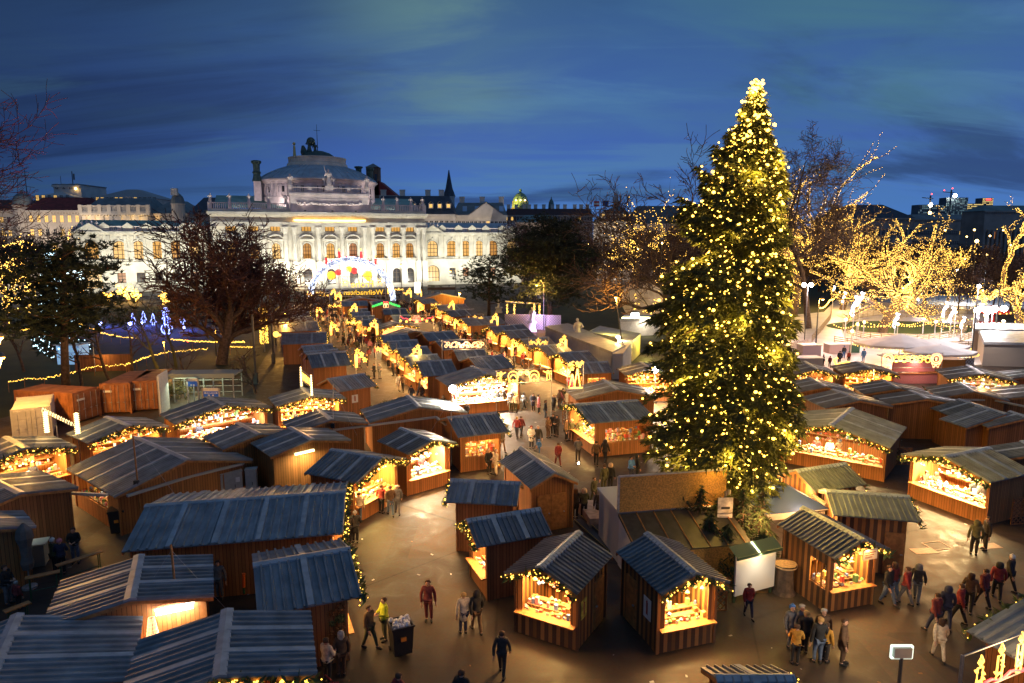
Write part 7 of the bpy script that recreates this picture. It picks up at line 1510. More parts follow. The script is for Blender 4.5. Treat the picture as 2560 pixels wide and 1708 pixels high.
# rink fences with festoon posts
def fence(label,pts,h=1.05,m=mat('rink fence timber',(.42,.32,.2),.7,n=.2,ns=4),rails=4):
    P=[at(*p) for p in pts]; o=empty('rink_fence',(P[0].x,P[0].y,0),0,label,'fence','wooden fences round the ice'); b=MB()
    for p,q in zip(P,P[1:]):
        p=p-o.location;q=q-o.location
        for i in range(rails): z=.15+i*(h-.2)/(rails-1); b.bar((p.x,p.y,z),(q.x,q.y,z),.05,.13)
        n=max(1,int((q-p).length/2))
        for i in range(n): c=p.lerp(q,i/n); pb=MB(); pb.box(c.x-.05,c.x+.05,c.y-.05,c.y+.05,0,h+.05); pb.build('post',m,o)
    b.build('rail',m,o)
def ring(c,a,bb,t0,t1,n=14): return [(c[0]+a*math.cos(t0+(t1-t0)*i/n),c[1]+bb*math.sin(t0+(t1-t0)*i/n)) for i in range(n+1)]
fence('curved fence round the front of the green island',ring((2262,822),156,30,PI*1.02,0.02,16)[::-1] if False else ring((2262,822),156,32,0,PI,16)); fence('curved fence behind the green island',ring((2262,820),150,36,PI,2*PI,14)); fence('long front fence of the ice path',[(2085,858),(2150,868),(2250,872),(2360,872),(2420,872),(2560,868)]); fence('fence of the winding path at the right',[(2400,855),(2450,838),(2440,822),(2400,806),(2370,800)]); fence('fence along the left ice path',[(2030,855),(2050,832),(2075,800),(2080,775)]); fence('fence in front of the white rink',[(2250,795),(2330,787),(2440,785),(2560,790)]); fence('fence on the near edge of the white rink',[(2195,768),(2300,772),(2400,778),(2560,776)])
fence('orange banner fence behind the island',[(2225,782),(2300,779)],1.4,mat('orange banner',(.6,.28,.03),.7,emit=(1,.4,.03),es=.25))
k=0
for (u,v,vt) in [(2140,855,812),(2157,850,807),(2241,855,812),(2305,850,798),(2334,862,806),(2352,842,792),(2383,846,782),(2430,846,780),(2455,865,790),(2435,825,775),(2502,862,805),(2390,740,708),(2410,738,705),(2452,765,728),(2500,775,735),(2110,870,800),(2255,748,722),(2300,750,724),(2337,748,718),(2125,900,830)]:
    p=at(u,v); h=atd(u,vt,p.y).z; o=empty('festoon_post',p,0,'tall white post carrying bulbs round the ice','post','white posts round the ice'); b=MB(); b.tube([(0,0,0),(0,0,h)],.07,6); b.build('pole',WHITE,o); b=MB(); b.ball((0,-.05,h+.1),.22,8); b.build('bulb',GLOW,o); k+=1
def zstring(label,pts,n,m=BULBT,r_=.075,sag=.5):
    P=[atd(u,v,at(u,vg).y) for u,v,vg in pts]; o=empty('light_string',(P[0].x,P[0].y,0),0,label,'light string','bulb strings over the ice'); base=o.location; b=MB(); c_=MB()
    for p,q in zip(P,P[1:]):
        L=(q-p).length; k=max(3,int(n*L)); S_=[p.lerp(q,i/k)-base-Vector((0,0,sag*4*(i/k)*(1-i/k))) for i in range(k+1)]
        for x in S_: b.octa(x,r_*rnd.uniform(.7,1.4))
        c_.tube(S_,.015,3)
    b.build('bulbs',m,o); c_.build('cable',BLACK,o)
zstring('bulb string over the front of the green island',[(2085,812,860),(2140,812,856),(2241,806,855),(2305,803,850),(2352,793,846),(2430,797,848)],2.2); zstring('second bulb string over the island',[(2160,802,850),(2241,812,856),(2334,804,852),(2400,812,850),(2500,808,858),(2560,806,855)],2.2); zstring('bulb string over the white rink',[(2330,735,770),(2452,730,766),(2560,738,770)],1.2,r_=.1); zstring('bulb string along the left ice path',[(2050,770,820),(2075,750,800),(2100,730,780)],2.2,r_=.12)
# dazzling seahorse-like white light figures on posts and floodlight clusters
SW=mat('white blue light figure',(.9,.9,1),.4,emit=(.85,.8,1),es=4,sample='NONE')
for i,(u,v,vt,s,lab) in enumerate([(2235,850,796,1.,'curled white light figure on the green island'),(2360,800,767,1.2,'curled white light figure left of the rink'),(2375,830,782,1.1,'curled white light figure on the winding path'),(2445,815,772,1.2,'curled white light figure before the rink'),(2465,838,780,1.,'curled white light figure beside the white lamp cylinder'),(2402,850,802,.8,'slim curled white light figure over the ice path'),(2295,780,735,1.,'slim white light figure behind the island'),(2130,845,758,1.4,'large white light figure at the red ride'),(2145,830,745,1.2,'upper white light figure at the red ride'),(2105,805,740,.9,'small white light figure behind the lit plane tree'),(2080,780,722,.7,'faint blue white figure in the branches')]):
    p=at(u,v); z=atd(u,vt,p.y).z; o=empty('light_figure',p,0,lab,'light figure','curled white light figures on posts'); b=MB(); b.tube([(0,0,0),(0,0,z)],.06,5); b.build('post',WHITE,o); b=MB(); k_=1.3*s
    b.tube([(0,0,z+k_*.6),(.3*k_,0,z+k_*.45),(.2*k_,0,z+.1*k_),(-.15*k_,0,z-.4*k_),(-.3*k_,0,z-.9*k_),(-.1*k_,0,z-1.15*k_),(.05*k_,0,z-1.*k_)],[.12*s,.28*s,.24*s,.16*s,.1*s,.07*s,.05*s],7); b.build('light_body',SW,o); lamp('POINT',260*s,(.95,.85,1),(0,-.6,z),o,'lamp_light',.4)
o=empty('lamp_cylinder',at(2484,868),0,'white glowing lamp cylinder on the right lawn','lamp'); b=MB(); b.lathe([(.01,.1),(.75,.1),(.8,3.4),(.01,3.4)],n=16); b.build('glowing_shade',mat('pale green glow',(.8,.9,.85),.4,emit=(.75,1,.85),es=4,sample='NONE'),o); b=MB(); b.lathe([(.85,0),(.85,.1),(.01,.1)],n=16); b.build('foot',STEEL,o); b=MB(); b.tube([(0,0,3.4),(0,0,9)],.08,6); b.build('mast',STEEL,o); lamp('POINT',500,(.85,1,.9),(0,-2,2),o,'lamp_light',.6)
p=at(2484,868); z=atd(2484,778,p.y).z; o=empty('floodlight',p+Vector((.4,1.5,0)),0,'pair of dazzling rink floodlights above the lamp cylinder','floodlight','floodlights on masts'); b=MB(); b.tube([(0,0,0),(0,0,z)],.08,6); b.build('pole',STEEL,o); b=MB()
for x in (-2.2,-1,.3,1.6): b.ball((x,0,z+.2*(x>0)),.45,8)
b.build('bulb',GLOWW,o); b=MB(); b.bar((-2.6,.2,z),(2.,.2,z),.1,.1); b.build('crossbar',STEEL,o); lamp('SPOT',5000,(.9,.9,1),(0,-.5,z),o,'lamp_light',.5,rot=aim((0,.6,-1)),spot=R(160)); lamp('SPOT',3000,(1,.85,.85),(0,-.5,z),o,'lamp_light',.5,rot=aim((-.5,-1,-1)),spot=R(160))
p=at(2385,760); lamp_o=empty('floodlight',p,0,'cold white floodlight mast at the back of the rink','floodlight','floodlights on masts'); b=MB(); b.tube([(0,0,0),(0,0,8)],.08,6); b.build('pole',STEEL,lamp_o); b=MB(); b.ball((0,-.1,8),.35,8); b.build('bulb',GLOWW,lamp_o); lamp('SPOT',6000,(.72,.82,1),(0,-.6,8),lamp_o,'lamp_light',.5,rot=aim((.5,.1,-1)),spot=R(165)); 
p=at(2010,868); z=9.; o=empty('floodlight',p,0,'pinkish floodlight mast over the ice plaza','floodlight','floodlights on masts'); b=MB(); b.tube([(0,0,0),(0,0,z)],.08,6); b.build('pole',STEEL,o); b=MB()
for x in (-.6,.4): b.ball((x,-.1,z),.3,8)
b.build('bulb',GLOWW,o); lamp('SPOT',5000,(1,.66,.62),(0,-.5,z),o,'lamp_light',.5,rot=aim((.5,-.2,-1)),spot=R(165))
# red ride behind the island, snack stand, parasols
o=empty('carousel_top',at(2480,812),0,'red round ride behind the right lawn','ride'); b=MB(); b.lathe([(2.2,0),(2.2,.4),(.3,.4),(.3,2.2),(2.6,2.2),(2.4,2.7),(.1,3.6)],n=14); b.build('canopy',mat('ride red',(.6,.05,.04),.5),o); b=MB()
for i in range(14): b.ball((2.6*math.cos(i*.45),2.6*math.sin(i*.45),2.3),.14,6)
b.build('bulbs',ROPE,o)
def big_parasol(label,u,v,w_,zt,ze,m):
    p=at(u,v); o=empty('large_parasol',p,R(8),label,'parasol','large white parasols at the snack stand'); b=MB(); n=8
    for i in range(n):
        t0,t1=2*PI*(i+.5)/n,2*PI*(i+1.5)/n; P=[(w_*math.cos(t)*1.0,w_*.72*math.sin(t),ze) for t in (t0,t1)]; md=((P[0][0]+P[1][0])*.26,(P[0][1]+P[1][1])*.26,ze+(zt-ze)*.42)
        q0=(P[0][0]*.5,P[0][1]*.5,ze+(zt-ze)*.44); q1=(P[1][0]*.5,P[1][1]*.5,ze+(zt-ze)*.44); b.face([P[0],P[1],q1,q0]); b.face([q0,q1,(0,0,zt)]); b.face([P[0],P[1],(P[1][0],P[1][1],ze-.25),(P[0][0],P[0][1],ze-.25)])
    b.build('canopy',m,o); b=MB(); b.tube([(0,0,0),(0,0,zt)],.06,6); b.build('pole',STEEL,o); b=MB()
    for i in range(50): t=2*PI*i/50; b.octa((w_*math.cos(t),w_*.72*math.sin(t),ze-.28),.07)
    b.build('edge_lights',BULB,o); return o
PW=mat('white parasol cloth',(.66,.62,.62),.8,n=.1,ns=.6)
o=big_parasol('largest white parasol with glowing edge',2245,915,5.6,4.0,2.9,PW); lamp('POINT',500,(1,.55,.3),(0,-.8,2.2),o,'lamp_light',.5); big_parasol('second white parasol between the two others',2330,918,4.3,3.6,2.7,PW); big_parasol('nearest white parasol over the orange stand',2345,935,4.2,3.5,2.7,PW)
p=at(2312,958); o=empty('snack_stand',p,R(2),'orange snack stand with red spotted front','stand'); b=MB(); b.box(1.3,4.3,0,3,0,2.55); b.build('side_wall',mat('orange board',(.50,.22,.04),.6),o); b=MB(); b.box(-3.6,1.2,-.2,.0,0,1.05); b.box(-3.6,1.2,.1,.3,1.25,2.3); b.build('spotted_front',mat('red spotted cloth',(.55,.05,.06),.7,n=.5,ns=30,c2=(.6,.4,.38)),o); b=MB(); b.box(-3.7,1.3,-.35,.1,1.08,1.16); b.build('counter',PLAIN,o); b=MB(); b.box(-3.8,1.29,-.3,3,2.6,2.68); b.build('roof',GREYR,o); lamp('AREA',90,(1,.6,.5),(-1.2,-.8,2.5),o,'lamp_light',.5,4)
for i,(u,v,h,w_,m,lab) in enumerate([(2020,905,2.2,1.2,'pinkish cubicle','pale pink ticket booth at the ice plaza'),(2090,882,1.2,1.4,'pinkish cubicle','low pink cabinet beside the light figure'),(2125,880,1.1,.9,'green cubicle','green cabinet beside the fence'),(1985,930,1.7,3.,'grey cubicle','grey flat roofed kiosk right of the christmas tree')]):
    o=empty('booth',at(u,v),R(4),lab,'booth'); b=MB(); b.box(-w_,w_,-.8,.8,0,h); b.build('body',mat(m,{'p':(.6,.46,.52),'g':(.06,.16,.10)}[m[0]] if m!='grey cubicle' else (.3,.29,.3),.6),o); b=MB(); b.box(-w_-.1,w_+.1,-.9,.9,h+.003,h+.1); b.build('roof',WHITE,o)
o=empty('reindeer_light',at(2115,935),0,'golden glowing deer shaped light at the ice plaza','light figure'); b=MB(); b.tube([(-1.2,0,1.),(0,0,1.35),(1.1,0,1.0),(1.6,0,.3)],.2,6); b.tube([(-1.2,0,1.),(-1.5,0,1.7),(-1.1,0,1.9)],.12,6)
for x in (-1.1,-.7,.6,1.): b.tube([(x,0,1.1),(x-.1,0,0)],.06,5)
b.build('light_body',ROPE,o)
# glass globe left of the tree
o=empty('glass_globe',at(1605,806),0,'large milky glass globe lit from inside','globe'); b=MB(); b.lathe([(3.9*math.sin(PI*i/16)+.001,4.2-3.9*math.cos(PI*i/16)) for i in range(17)],n=26); b.build('globe',mat('milky lit globe',(.35,.3,.22),.25,n=.5,ns=.5,emit=(1,.6,.25),es=.22,sample='NONE'),o,True); b=MB(); b.lathe([(2.5,0),(2.4,.7),(1.5,.9)],n=18); b.build('base',PLAST3,o); b=MB()
for i in range(30): b.octa((rnd.uniform(-2.2,2.2),-3.6,rnd.uniform(2,6)),.12)
b.build('fairy_lights',BULB,o)
o=empty('lit_column',at(1586,832),0,'white glowing advertising column beside the globe','column'); b=MB(); b.lathe([(.01,0),(.7,0),(.7,3.4),(.01,3.4)],n=12); b.build('lit_panel',mat('white lit panel',(.9,.9,.9),.4,emit=(.9,1,1),es=4,sample='NONE'),o); b=MB(); b.lathe([(.8,3.4),(.8,3.6),(.01,3.6)],n=12); b.build('cap',STEEL,o)
for i,(u,v,z,w_) in enumerate([(172,1012-220,0,0)]): pass
p=atd(160,690,150); o=empty('lit_screen',(p.x,150,0),R(10),'white blue glowing screen behind the left pine','screen'); b=MB(); b.box(-4.6,4.2,-.15,.15,p.z-.9,p.z+1.1); b.build('screen',mat('bright screen',(.8,.9,1),.4,emit=(.7,.95,1),es=6,sample='NONE'),o); b=MB()
for x in (-3,3): b.box(x-.15,x+.15,.16,.4,0,p.z+1)
b.build('post',STEEL,o)
o=empty('fence_panel',at(262,928),R(8),'dark timber yard fence with a lamp in the park','fence'); b=MB(); b.box(-3.2,3.2,-.05,.05,0,2.); b.build('boards',WOODD,o); b=MB(); b.tube([(-.9,-.3,0),(-.9,-.3,3.4),(-1.7,-.3,3.4)],.05,5); b.build('lamp_arm',GALV,o); lamp('POINT',60,(1,.5,.12),(0,-1,1.8),o,'lamp_light',.3)
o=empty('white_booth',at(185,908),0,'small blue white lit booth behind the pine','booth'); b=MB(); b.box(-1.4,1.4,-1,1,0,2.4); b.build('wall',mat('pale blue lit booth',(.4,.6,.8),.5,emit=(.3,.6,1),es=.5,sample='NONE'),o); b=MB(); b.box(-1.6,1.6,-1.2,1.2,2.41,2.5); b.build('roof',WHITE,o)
# little hut at the road end and cars
p1=at(1097,735,4.); p2=at(897,745,3.6)
HUTS['RE1']=(p1.x,p1.y+1.5,-70.,4.,5.2,2.9,4.); stall('RE1','large orange gabled hut at the road end, right of the arch',wall='L',rm=ROOFW,group=G1); HUTS['RE2']=(p2.x,p2.y+1.5,-70.,4.,4.8,2.7,3.6); stall('RE2','large dark gabled hut at the road end, right under the arch',wall='L',rm=ROOFW,group=G1)
o=None
def car(label,u,v,rz,colr):
    o=empty('parked_car',at(u,v),rz,label,'car','white cars on the ring road'); b=MB(); P=[(-2.15,.45),(-2.2,.85),(-1.5,.95),(-.95,1.42),(.75,1.45),(1.45,.98),(2.1,.88),(2.2,.5)]
    for s in (-1,1): b.face([(x,s*.85,z) for x,z in P])
    for (x0,z0),(x1,z1) in zip(P,P[1:]+P[:1]): b.face([(x0,-.85,z0),(x1,-.85,z1),(x1,.85,z1),(x0,.85,z0)])
    b.build('body',colr,o); b=MB()
    for s in (-1,1): b.face([(-1.3,s*.86,.98),(-.9,s*.86,1.34),(.7,s*.86,1.36),(1.2,s*.86,.98)])
    b.build('window',WIND,o)
    for x in (-1.35,1.35):
        for s in (-1,1): b=MB(); b.tube([(x,s*.7,.33),(x,s*.9,.33)],.33,12); b.build('wheel',BLACK,o)
car('white car on the ring road seen through the left of the arch',812,738,TH,WHITE); car('pale car on the ring road behind the mirrored greeting',862,737,TH,WHITE)
o=empty('poster_column',at(1044,738),0,'white lit poster box before the theatre steps','poster box'); b=MB(); b.box(-.8,.8,-.2,.2,.6,3.6); b.build('lit_panel',mat('poster glow',(.9,.9,.8),.4,emit=(1,.95,.75),es=2.5,sample='NONE'),o); b=MB(); b.box(-.2,.2,-.1,.1,0,.6); b.build('foot',STEEL,o)
p=at(1069,762); o=empty('sign_frame',p,R(5),'dark low frame on posts at the road, right of the arch','frame'); b=MB()
for x in (.2,3.3,6.4): b.tube([(x,0,0),(x,0,3.6)],.07,5)
b.build('post',STEEL,o); b=MB(); b.box(0,6.6,-.1,.1,3.5,4.1); b.build('beam',mat('dark brown beam',(.06,.035,.03),.7),o)
for i,(u,v,lab) in enumerate([(1057,752,'tall slim post of the road lamp right of the arch'),(640,960,'dark tram style post at the head of the park row'),(684,908,'dark lamp post before the first park row roof')]):
    p=at(u,v); o=empty('post',p,0,lab,'post','dark posts'); b=MB(); b.tube([(0,0,0),(0,0,[11,7.5,6.][i])],.11,6); b.build('pole',STEEL,o); b=MB(); b.box(-.2,.2,-.15,.15,0,1.2); b.build('base_cabinet',STEEL,o)
for i in range(2):
    o=empty('shrub',at(1082+i*22,735),0,'clipped potted shrub at the right theatre door','shrub','potted shrubs at the theatre door'); b=MB(); r=random.Random(i)
    for k in range(60): tuft(b,Vector((r.uniform(-.5,.5),r.uniform(-.5,.5),r.uniform(.8,2.3))),.3,r,5)
    b.build('foliage',FIR,o); b=MB(); b.lathe([(.3,0),(.45,.8),(.01,.8)],n=10); b.build('pot',PLAST3,o)
o=empty('hedge',at(425,1000),0,'orange lit leafy bush at the subway shelter','bush'); b=MB(); r=random.Random(8)
for k in range(260): tuft(b,Vector((r.gauss(0,1.1),r.gauss(0,.6),abs(r.gauss(.9,.5)))),.4,r,5)
b.build('foliage',mat('autumn leaves',(.10,.075,.025),.8,n=.5,ns=5),o)
for i,(u,v,rz,lab) in enumerate([(2342,1365,.2,'rectangular manhole outline on the square'),(2310,1378,.1,'reddish cover plate left of the manhole outline'),(2470,1366,.15,'brown cover plate at the right of the square')]):
    o=empty('manhole_cover',at(u,v),rz,lab,'manhole cover'); b=MB()
    if i==0:
        for (x0,x1,y0,y1) in ((-.55,.55,-.45,-.4),(-.55,.55,.4,.45),(-.55,-.5,-.4,.4),(.5,.55,-.4,.4)): b.box(x0,x1,y0,y1,.004,.02)
    else: b.box(-.6,.6,-.3,.3,.004,.016)
    b.build('cover',mat('cover plate',(.32,.19,.12),.6,n=.2,ns=6),o)

p=at(2425,925); z=10.; o=empty('floodlight',p,0,'added white floodlight mast between the parasols and the trailer','floodlight','floodlights on masts'); b=MB(); b.tube([(0,0,0),(0,0,z)],.08,6); b.build('pole',STEEL,o); b=MB(); b.ball((0,-.1,z),.2,8); b.build('bulb',GLOWW,o); lamp('SPOT',3200,(1,.85,.8),(0,-.4,z),o,'lamp_light',.5,rot=aim((-.5,.1,-1)),spot=R(165))  # extra mast, added to light the parasol tops
# ---------------------------------------------------------------- people
def skin_mesh(name,verts,edges,radii,sub=1,mats=()):
    me=bpy.data.meshes.new(name+'_cage'); me.from_pydata(verts,edges,[]); o=bpy.data.objects.new(name+'_cage',me); col.objects.link(o)
    o.modifiers.new('s','SKIN'); 
    if sub: m=o.modifiers.new('u','SUBSURF'); m.levels=sub; m.render_levels=sub
    sv=me.skin_vertices[0].data
    for i,r_ in enumerate(radii): sv[i].radius=(r_,r_) if not isinstance(r_,tuple) else r_; sv[i].use_root=(i==0)
    dg=bpy.context.evaluated_depsgraph_get(); dg.update(); out=bpy.data.meshes.new_from_object(o.evaluated_get(dg)); out.name=name; bpy.data.objects.remove(o); bpy.data.meshes.remove(me)
    out.materials.clear(); out.polygons.foreach_set('use_smooth',[True]*len(out.polygons)); return out
SKINM=mat('skin',(.50,.28,.19),.6)
def pose(kind):
    """joints in metres, facing -y; 1.72 m tall"""
    J={'pel':(0,0,.95),'wai':(0,0,1.12),'che':(0,.0,1.32),'nb':(0,.01,1.47),'nt':(0,0,1.53),'hd':(0,-.02,1.63),'tp':(0,-.01,1.70)}
    a={'stand':((.05,-.02),(-.05,.02),(.10,.0,.78),(.05,-.10,.80)),'walk':((.0,-.28),(.0,.26),(.06,.22,.86),(.06,-.2,.86)),'hold':((.04,0),(-.03,.03),(-.12,-.26,1.12),(-.10,-.28,1.12)),'phone':((.03,-.02),(-.02,.0),(.06,-.02,.80),(-.06,-.28,1.42))}[kind]
    for s,n,(dx,dy) in ((1,'l',a[0]),(-1,'r',a[1])):
        J['hip'+n]=(s*.09,0,.90); J['kne'+n]=(s*.10+dx*.5*s,dy*.5-.03,.49); J['ank'+n]=(s*.10+dx*s*.6,dy,.09); J['toe'+n]=(s*.12+dx*s*.6,dy-.15,.04)
    for s,n,h in ((1,'l',a[2]),(-1,'r',a[3])):
        J['sh'+n]=(s*.19,0,1.43); hx=s*(.20+h[0]); el=(s*.27,(h[1])*.35+.05,1.16 if h[2]<1.3 else 1.2); J['el'+n]=el; J['wr'+n]=(hx,h[1],h[2]+.0)
    return J
def person_set(kind,coat_len):
    J=pose(kind); V=[];E=[];Rr=[];ix={}
    def v(n,r_,p=None): ix[n]=len(V); V.append(p or J[n]); Rr.append(r_)
    def e(a,b): E.append((ix[a],ix[b]))
    v('pel',(.15,.11)); v('wai',(.13,.095)); v('che',(.15,.105)); v('nb',.065); v('nt',.055); v('hd',(.078,.095)); v('tp',.055)
    for a,b in (('pel','wai'),('wai','che'),('che','nb'),('nb','nt'),('nt','hd'),('hd','tp')): e(a,b)
    V.append((0,-.115,1.615)); Rr.append(.016); E.append((ix['hd'],len(V)-1))   # nose
    for s in (-1,1): V.append((s*.085,0,1.62)); Rr.append(.02); E.append((ix['hd'],len(V)-1))  # ears
    for n in 'lr':
        v('hip'+n,.085); v('kne'+n,.058); v('ank'+n,.042); v('toe'+n,.035); e('pel','hip'+n); e('hip'+n,'kne'+n); e('kne'+n,'ank'+n); e('ank'+n,'toe'+n)
        v('sh'+n,.06); v('el'+n,.042); v('wr'+n,.03); e('che','sh'+n); e('sh'+n,'el'+n); e('el'+n,'wr'+n)
        w_=Vector(J['wr'+n]); d=(w_-Vector(J['el'+n])).normalized(); sd=Vector((0,1,0)); sd=(sd-d*sd.dot(d)).normalized(); v('pa'+n,(.036,.02),tuple(w_+d*.07)); e('wr'+n,'pa'+n)
        nn=d.cross(sd)
        for k,(o_,l_) in enumerate(((-.03,.07),(-.01,.085),(.011,.08),(.03,.06))):
            b=w_+d*.10+sd*o_; m_=b+d*l_*.55+nn*.008; t=b+d*l_*.9+nn*.03
            for q,(pt,rd) in enumerate(((b,.0095),(m_,.0085),(t,.007))): V.append(tuple(pt)); Rr.append(rd); E.append((ix['pa'+n] if q==0 else len(V)-2,len(V)-1))
        b=w_+d*.04-sd*.035; t=b+d*.05-sd*.025
        for q,(pt,rd) in enumerate(((b,.012),(t,.009))): V.append(tuple(pt)); Rr.append(rd); E.append((ix['wr'+n] if q==0 else len(V)-2,len(V)-1))
    body=skin_mesh('person_body_'+kind,V,E,Rr,1)
    body.materials.append(SKINM)
    # coat: torso with sleeves, hem below the hips
    zc=.95-coat_len; Vc=[(0,.0,1.10),(0,0,1.32),(0,.01,1.47),(0,.01,1.52),(0,0,.95),(0,0,zc)]; Ec=[(0,1),(1,2),(2,3),(0,4),(4,5)]; Rc=[(.185,.15),(.205,.155),(.10,.10),(.085,.085),(.195,.165),(.20+.04*coat_len,.185+.04*coat_len)]
    for s,n in ((1,'l'),(-1,'r')):
        b=len(Vc); Vc+= [J['sh'+n],J['el'+n],tuple(Vector(J['el'+n]).lerp(Vector(J['wr'+n]),.95))]; Ec+=[(1,b),(b,b+1),(b+1,b+2)]; Rc+=[.088,.07,.052]
    coat=skin_mesh('coat_'+kind,Vc,Ec,Rc,1)
    Vt=[(0,0,.93)];Et=[];Rt=[(.165,.13)]
    for n in 'lr': b=len(Vt); Vt+=[J['hip'+n],J['kne'+n],(J['ank'+n][0],J['ank'+n][1],.1)]; Et+=[(0,b),(b,b+1),(b+1,b+2)]; Rt+=[.105,.08,.06]
    tro=skin_mesh('trousers_'+kind,Vt,Et,Rt,1)
    Vs=[];Es=[];Rs_=[]
    shoes=MB()
    for n in 'lr':
        a=J['ank'+n]; t=J['toe'+n]; shoes.tube([(a[0],a[1]+.06,.05),(a[0],a[1],.06),(t[0],t[1]+.02,.05),(t[0],t[1]-.04,.035)],[.04,.055,.05,.03],7)
    me=bpy.data.meshes.new('shoes'); me.from_pydata(shoes.v,[],shoes.f)
    return body,coat,tro,me
def hair_mesh(kind):
    b=MB(); r=.115; n=10
    if kind=='hood': prof=[(.13,-.14),(.15,-.08),(.15,.02),(.12,.09),(.06,.125),(.001,.135)]
    elif kind=='hat': prof=[(.122,-.01),(.124,.03),(.115,.08),(.07,.125),(.03,.14),(.035,.165),(.001,.18)]
    elif kind=='long': prof=[(.10,-.2),(.125,-.1),(.125,0),(.118,.06),(.07,.11),(.001,.12)]
    else: prof=[(.112,-.02),(.116,.03),(.108,.07),(.06,.105),(.001,.112)]
    base=len(b.v); b.lathe(prof,(0,0,0),n)
    # keep the face free: move the front vertices of the lower rings back
    b.v=[(x,(max(y,-.02) if z<.035 and y<0 else y)+.012,z+1.635) for x,y,z in b.v]
    me=bpy.data.meshes.new('hair_'+kind); me.from_pydata(b.v,[],b.f); me.polygons.foreach_set('use_smooth',[True]*len(b.f)); return me
PSET={}
for kd in ('stand','walk','hold','phone'):
    for cl in (.12,.42): PSET[(kd,cl)]=person_set(kd,cl)
HAIR={k:hair_mesh(k) for k in ('hood','hat','long','short')}
face_m=MB()
for s in (-1,1): face_m.ball((s*.034,-.098,1.645),.011,6)
face_m.bar((-.026,-.101,1.585),(.026,-.101,1.585),.012,.010)
FACE=bpy.data.meshes.new('face_features'); FACE.from_pydata(face_m.v,[],face_m.f); FACE.materials.append(mat('dark eyes and lips',(.10,.04,.035),.5))
CL={n:mat('cloth '+n,c,.85,n=.2,ns=9) for n,c in dict(black=(.018,.018,.02),navy=(.03,.035,.07),brown=(.10,.055,.03),olive=(.075,.075,.035),red=(.26,.03,.028),cream=(.62,.52,.38),white=(.72,.70,.66),blue=(.05,.16,.45),jeans=(.10,.14,.22),grey=(.14,.14,.15),yellow=(.45,.22,.03),hivis=(.55,.60,.03),pink=(.55,.2,.25),dark=(.035,.028,.028),blond=(.42,.26,.09),hairbrown=(.07,.035,.02),greyhair=(.35,.33,.31),maroon=(.16,.03,.03),fur=(.45,.33,.22)).items()}
def put(src_name,me,parent,m):
    o=bpy.data.objects.new(src_name,me); col.objects.link(o); o.parent=parent
    if not me.materials: me.materials.append(None)
    o.material_slots[0].link='OBJECT'; o.material_slots[0].material=CL[m] if isinstance(m,str) else m; return o
def person(p,rz,kind='stand',coat='black',legs='dark',hair='short',hairc='hairbrown',long=False,s=1.,label=None,group=None,detail=True):
    bd,ct,tr,sh=PSET[(kind,.42 if long else .12)]
    o=bpy.data.objects.new('person',bd); col.objects.link(o); o.location=p; o.rotation_euler=(0,0,rz); o.scale=(s,s,s); tag(o,label,'person',group)
    put('coat',ct,o,coat); put('trousers',tr,o,legs); put('hat' if hair=='hat' else ('hood' if hair=='hood' else 'hair'),HAIR[hair],o,hairc)
    if detail: put('shoes',sh,o,'black'); f=bpy.data.objects.new('face',FACE); col.objects.link(f); f.parent=o
    return o
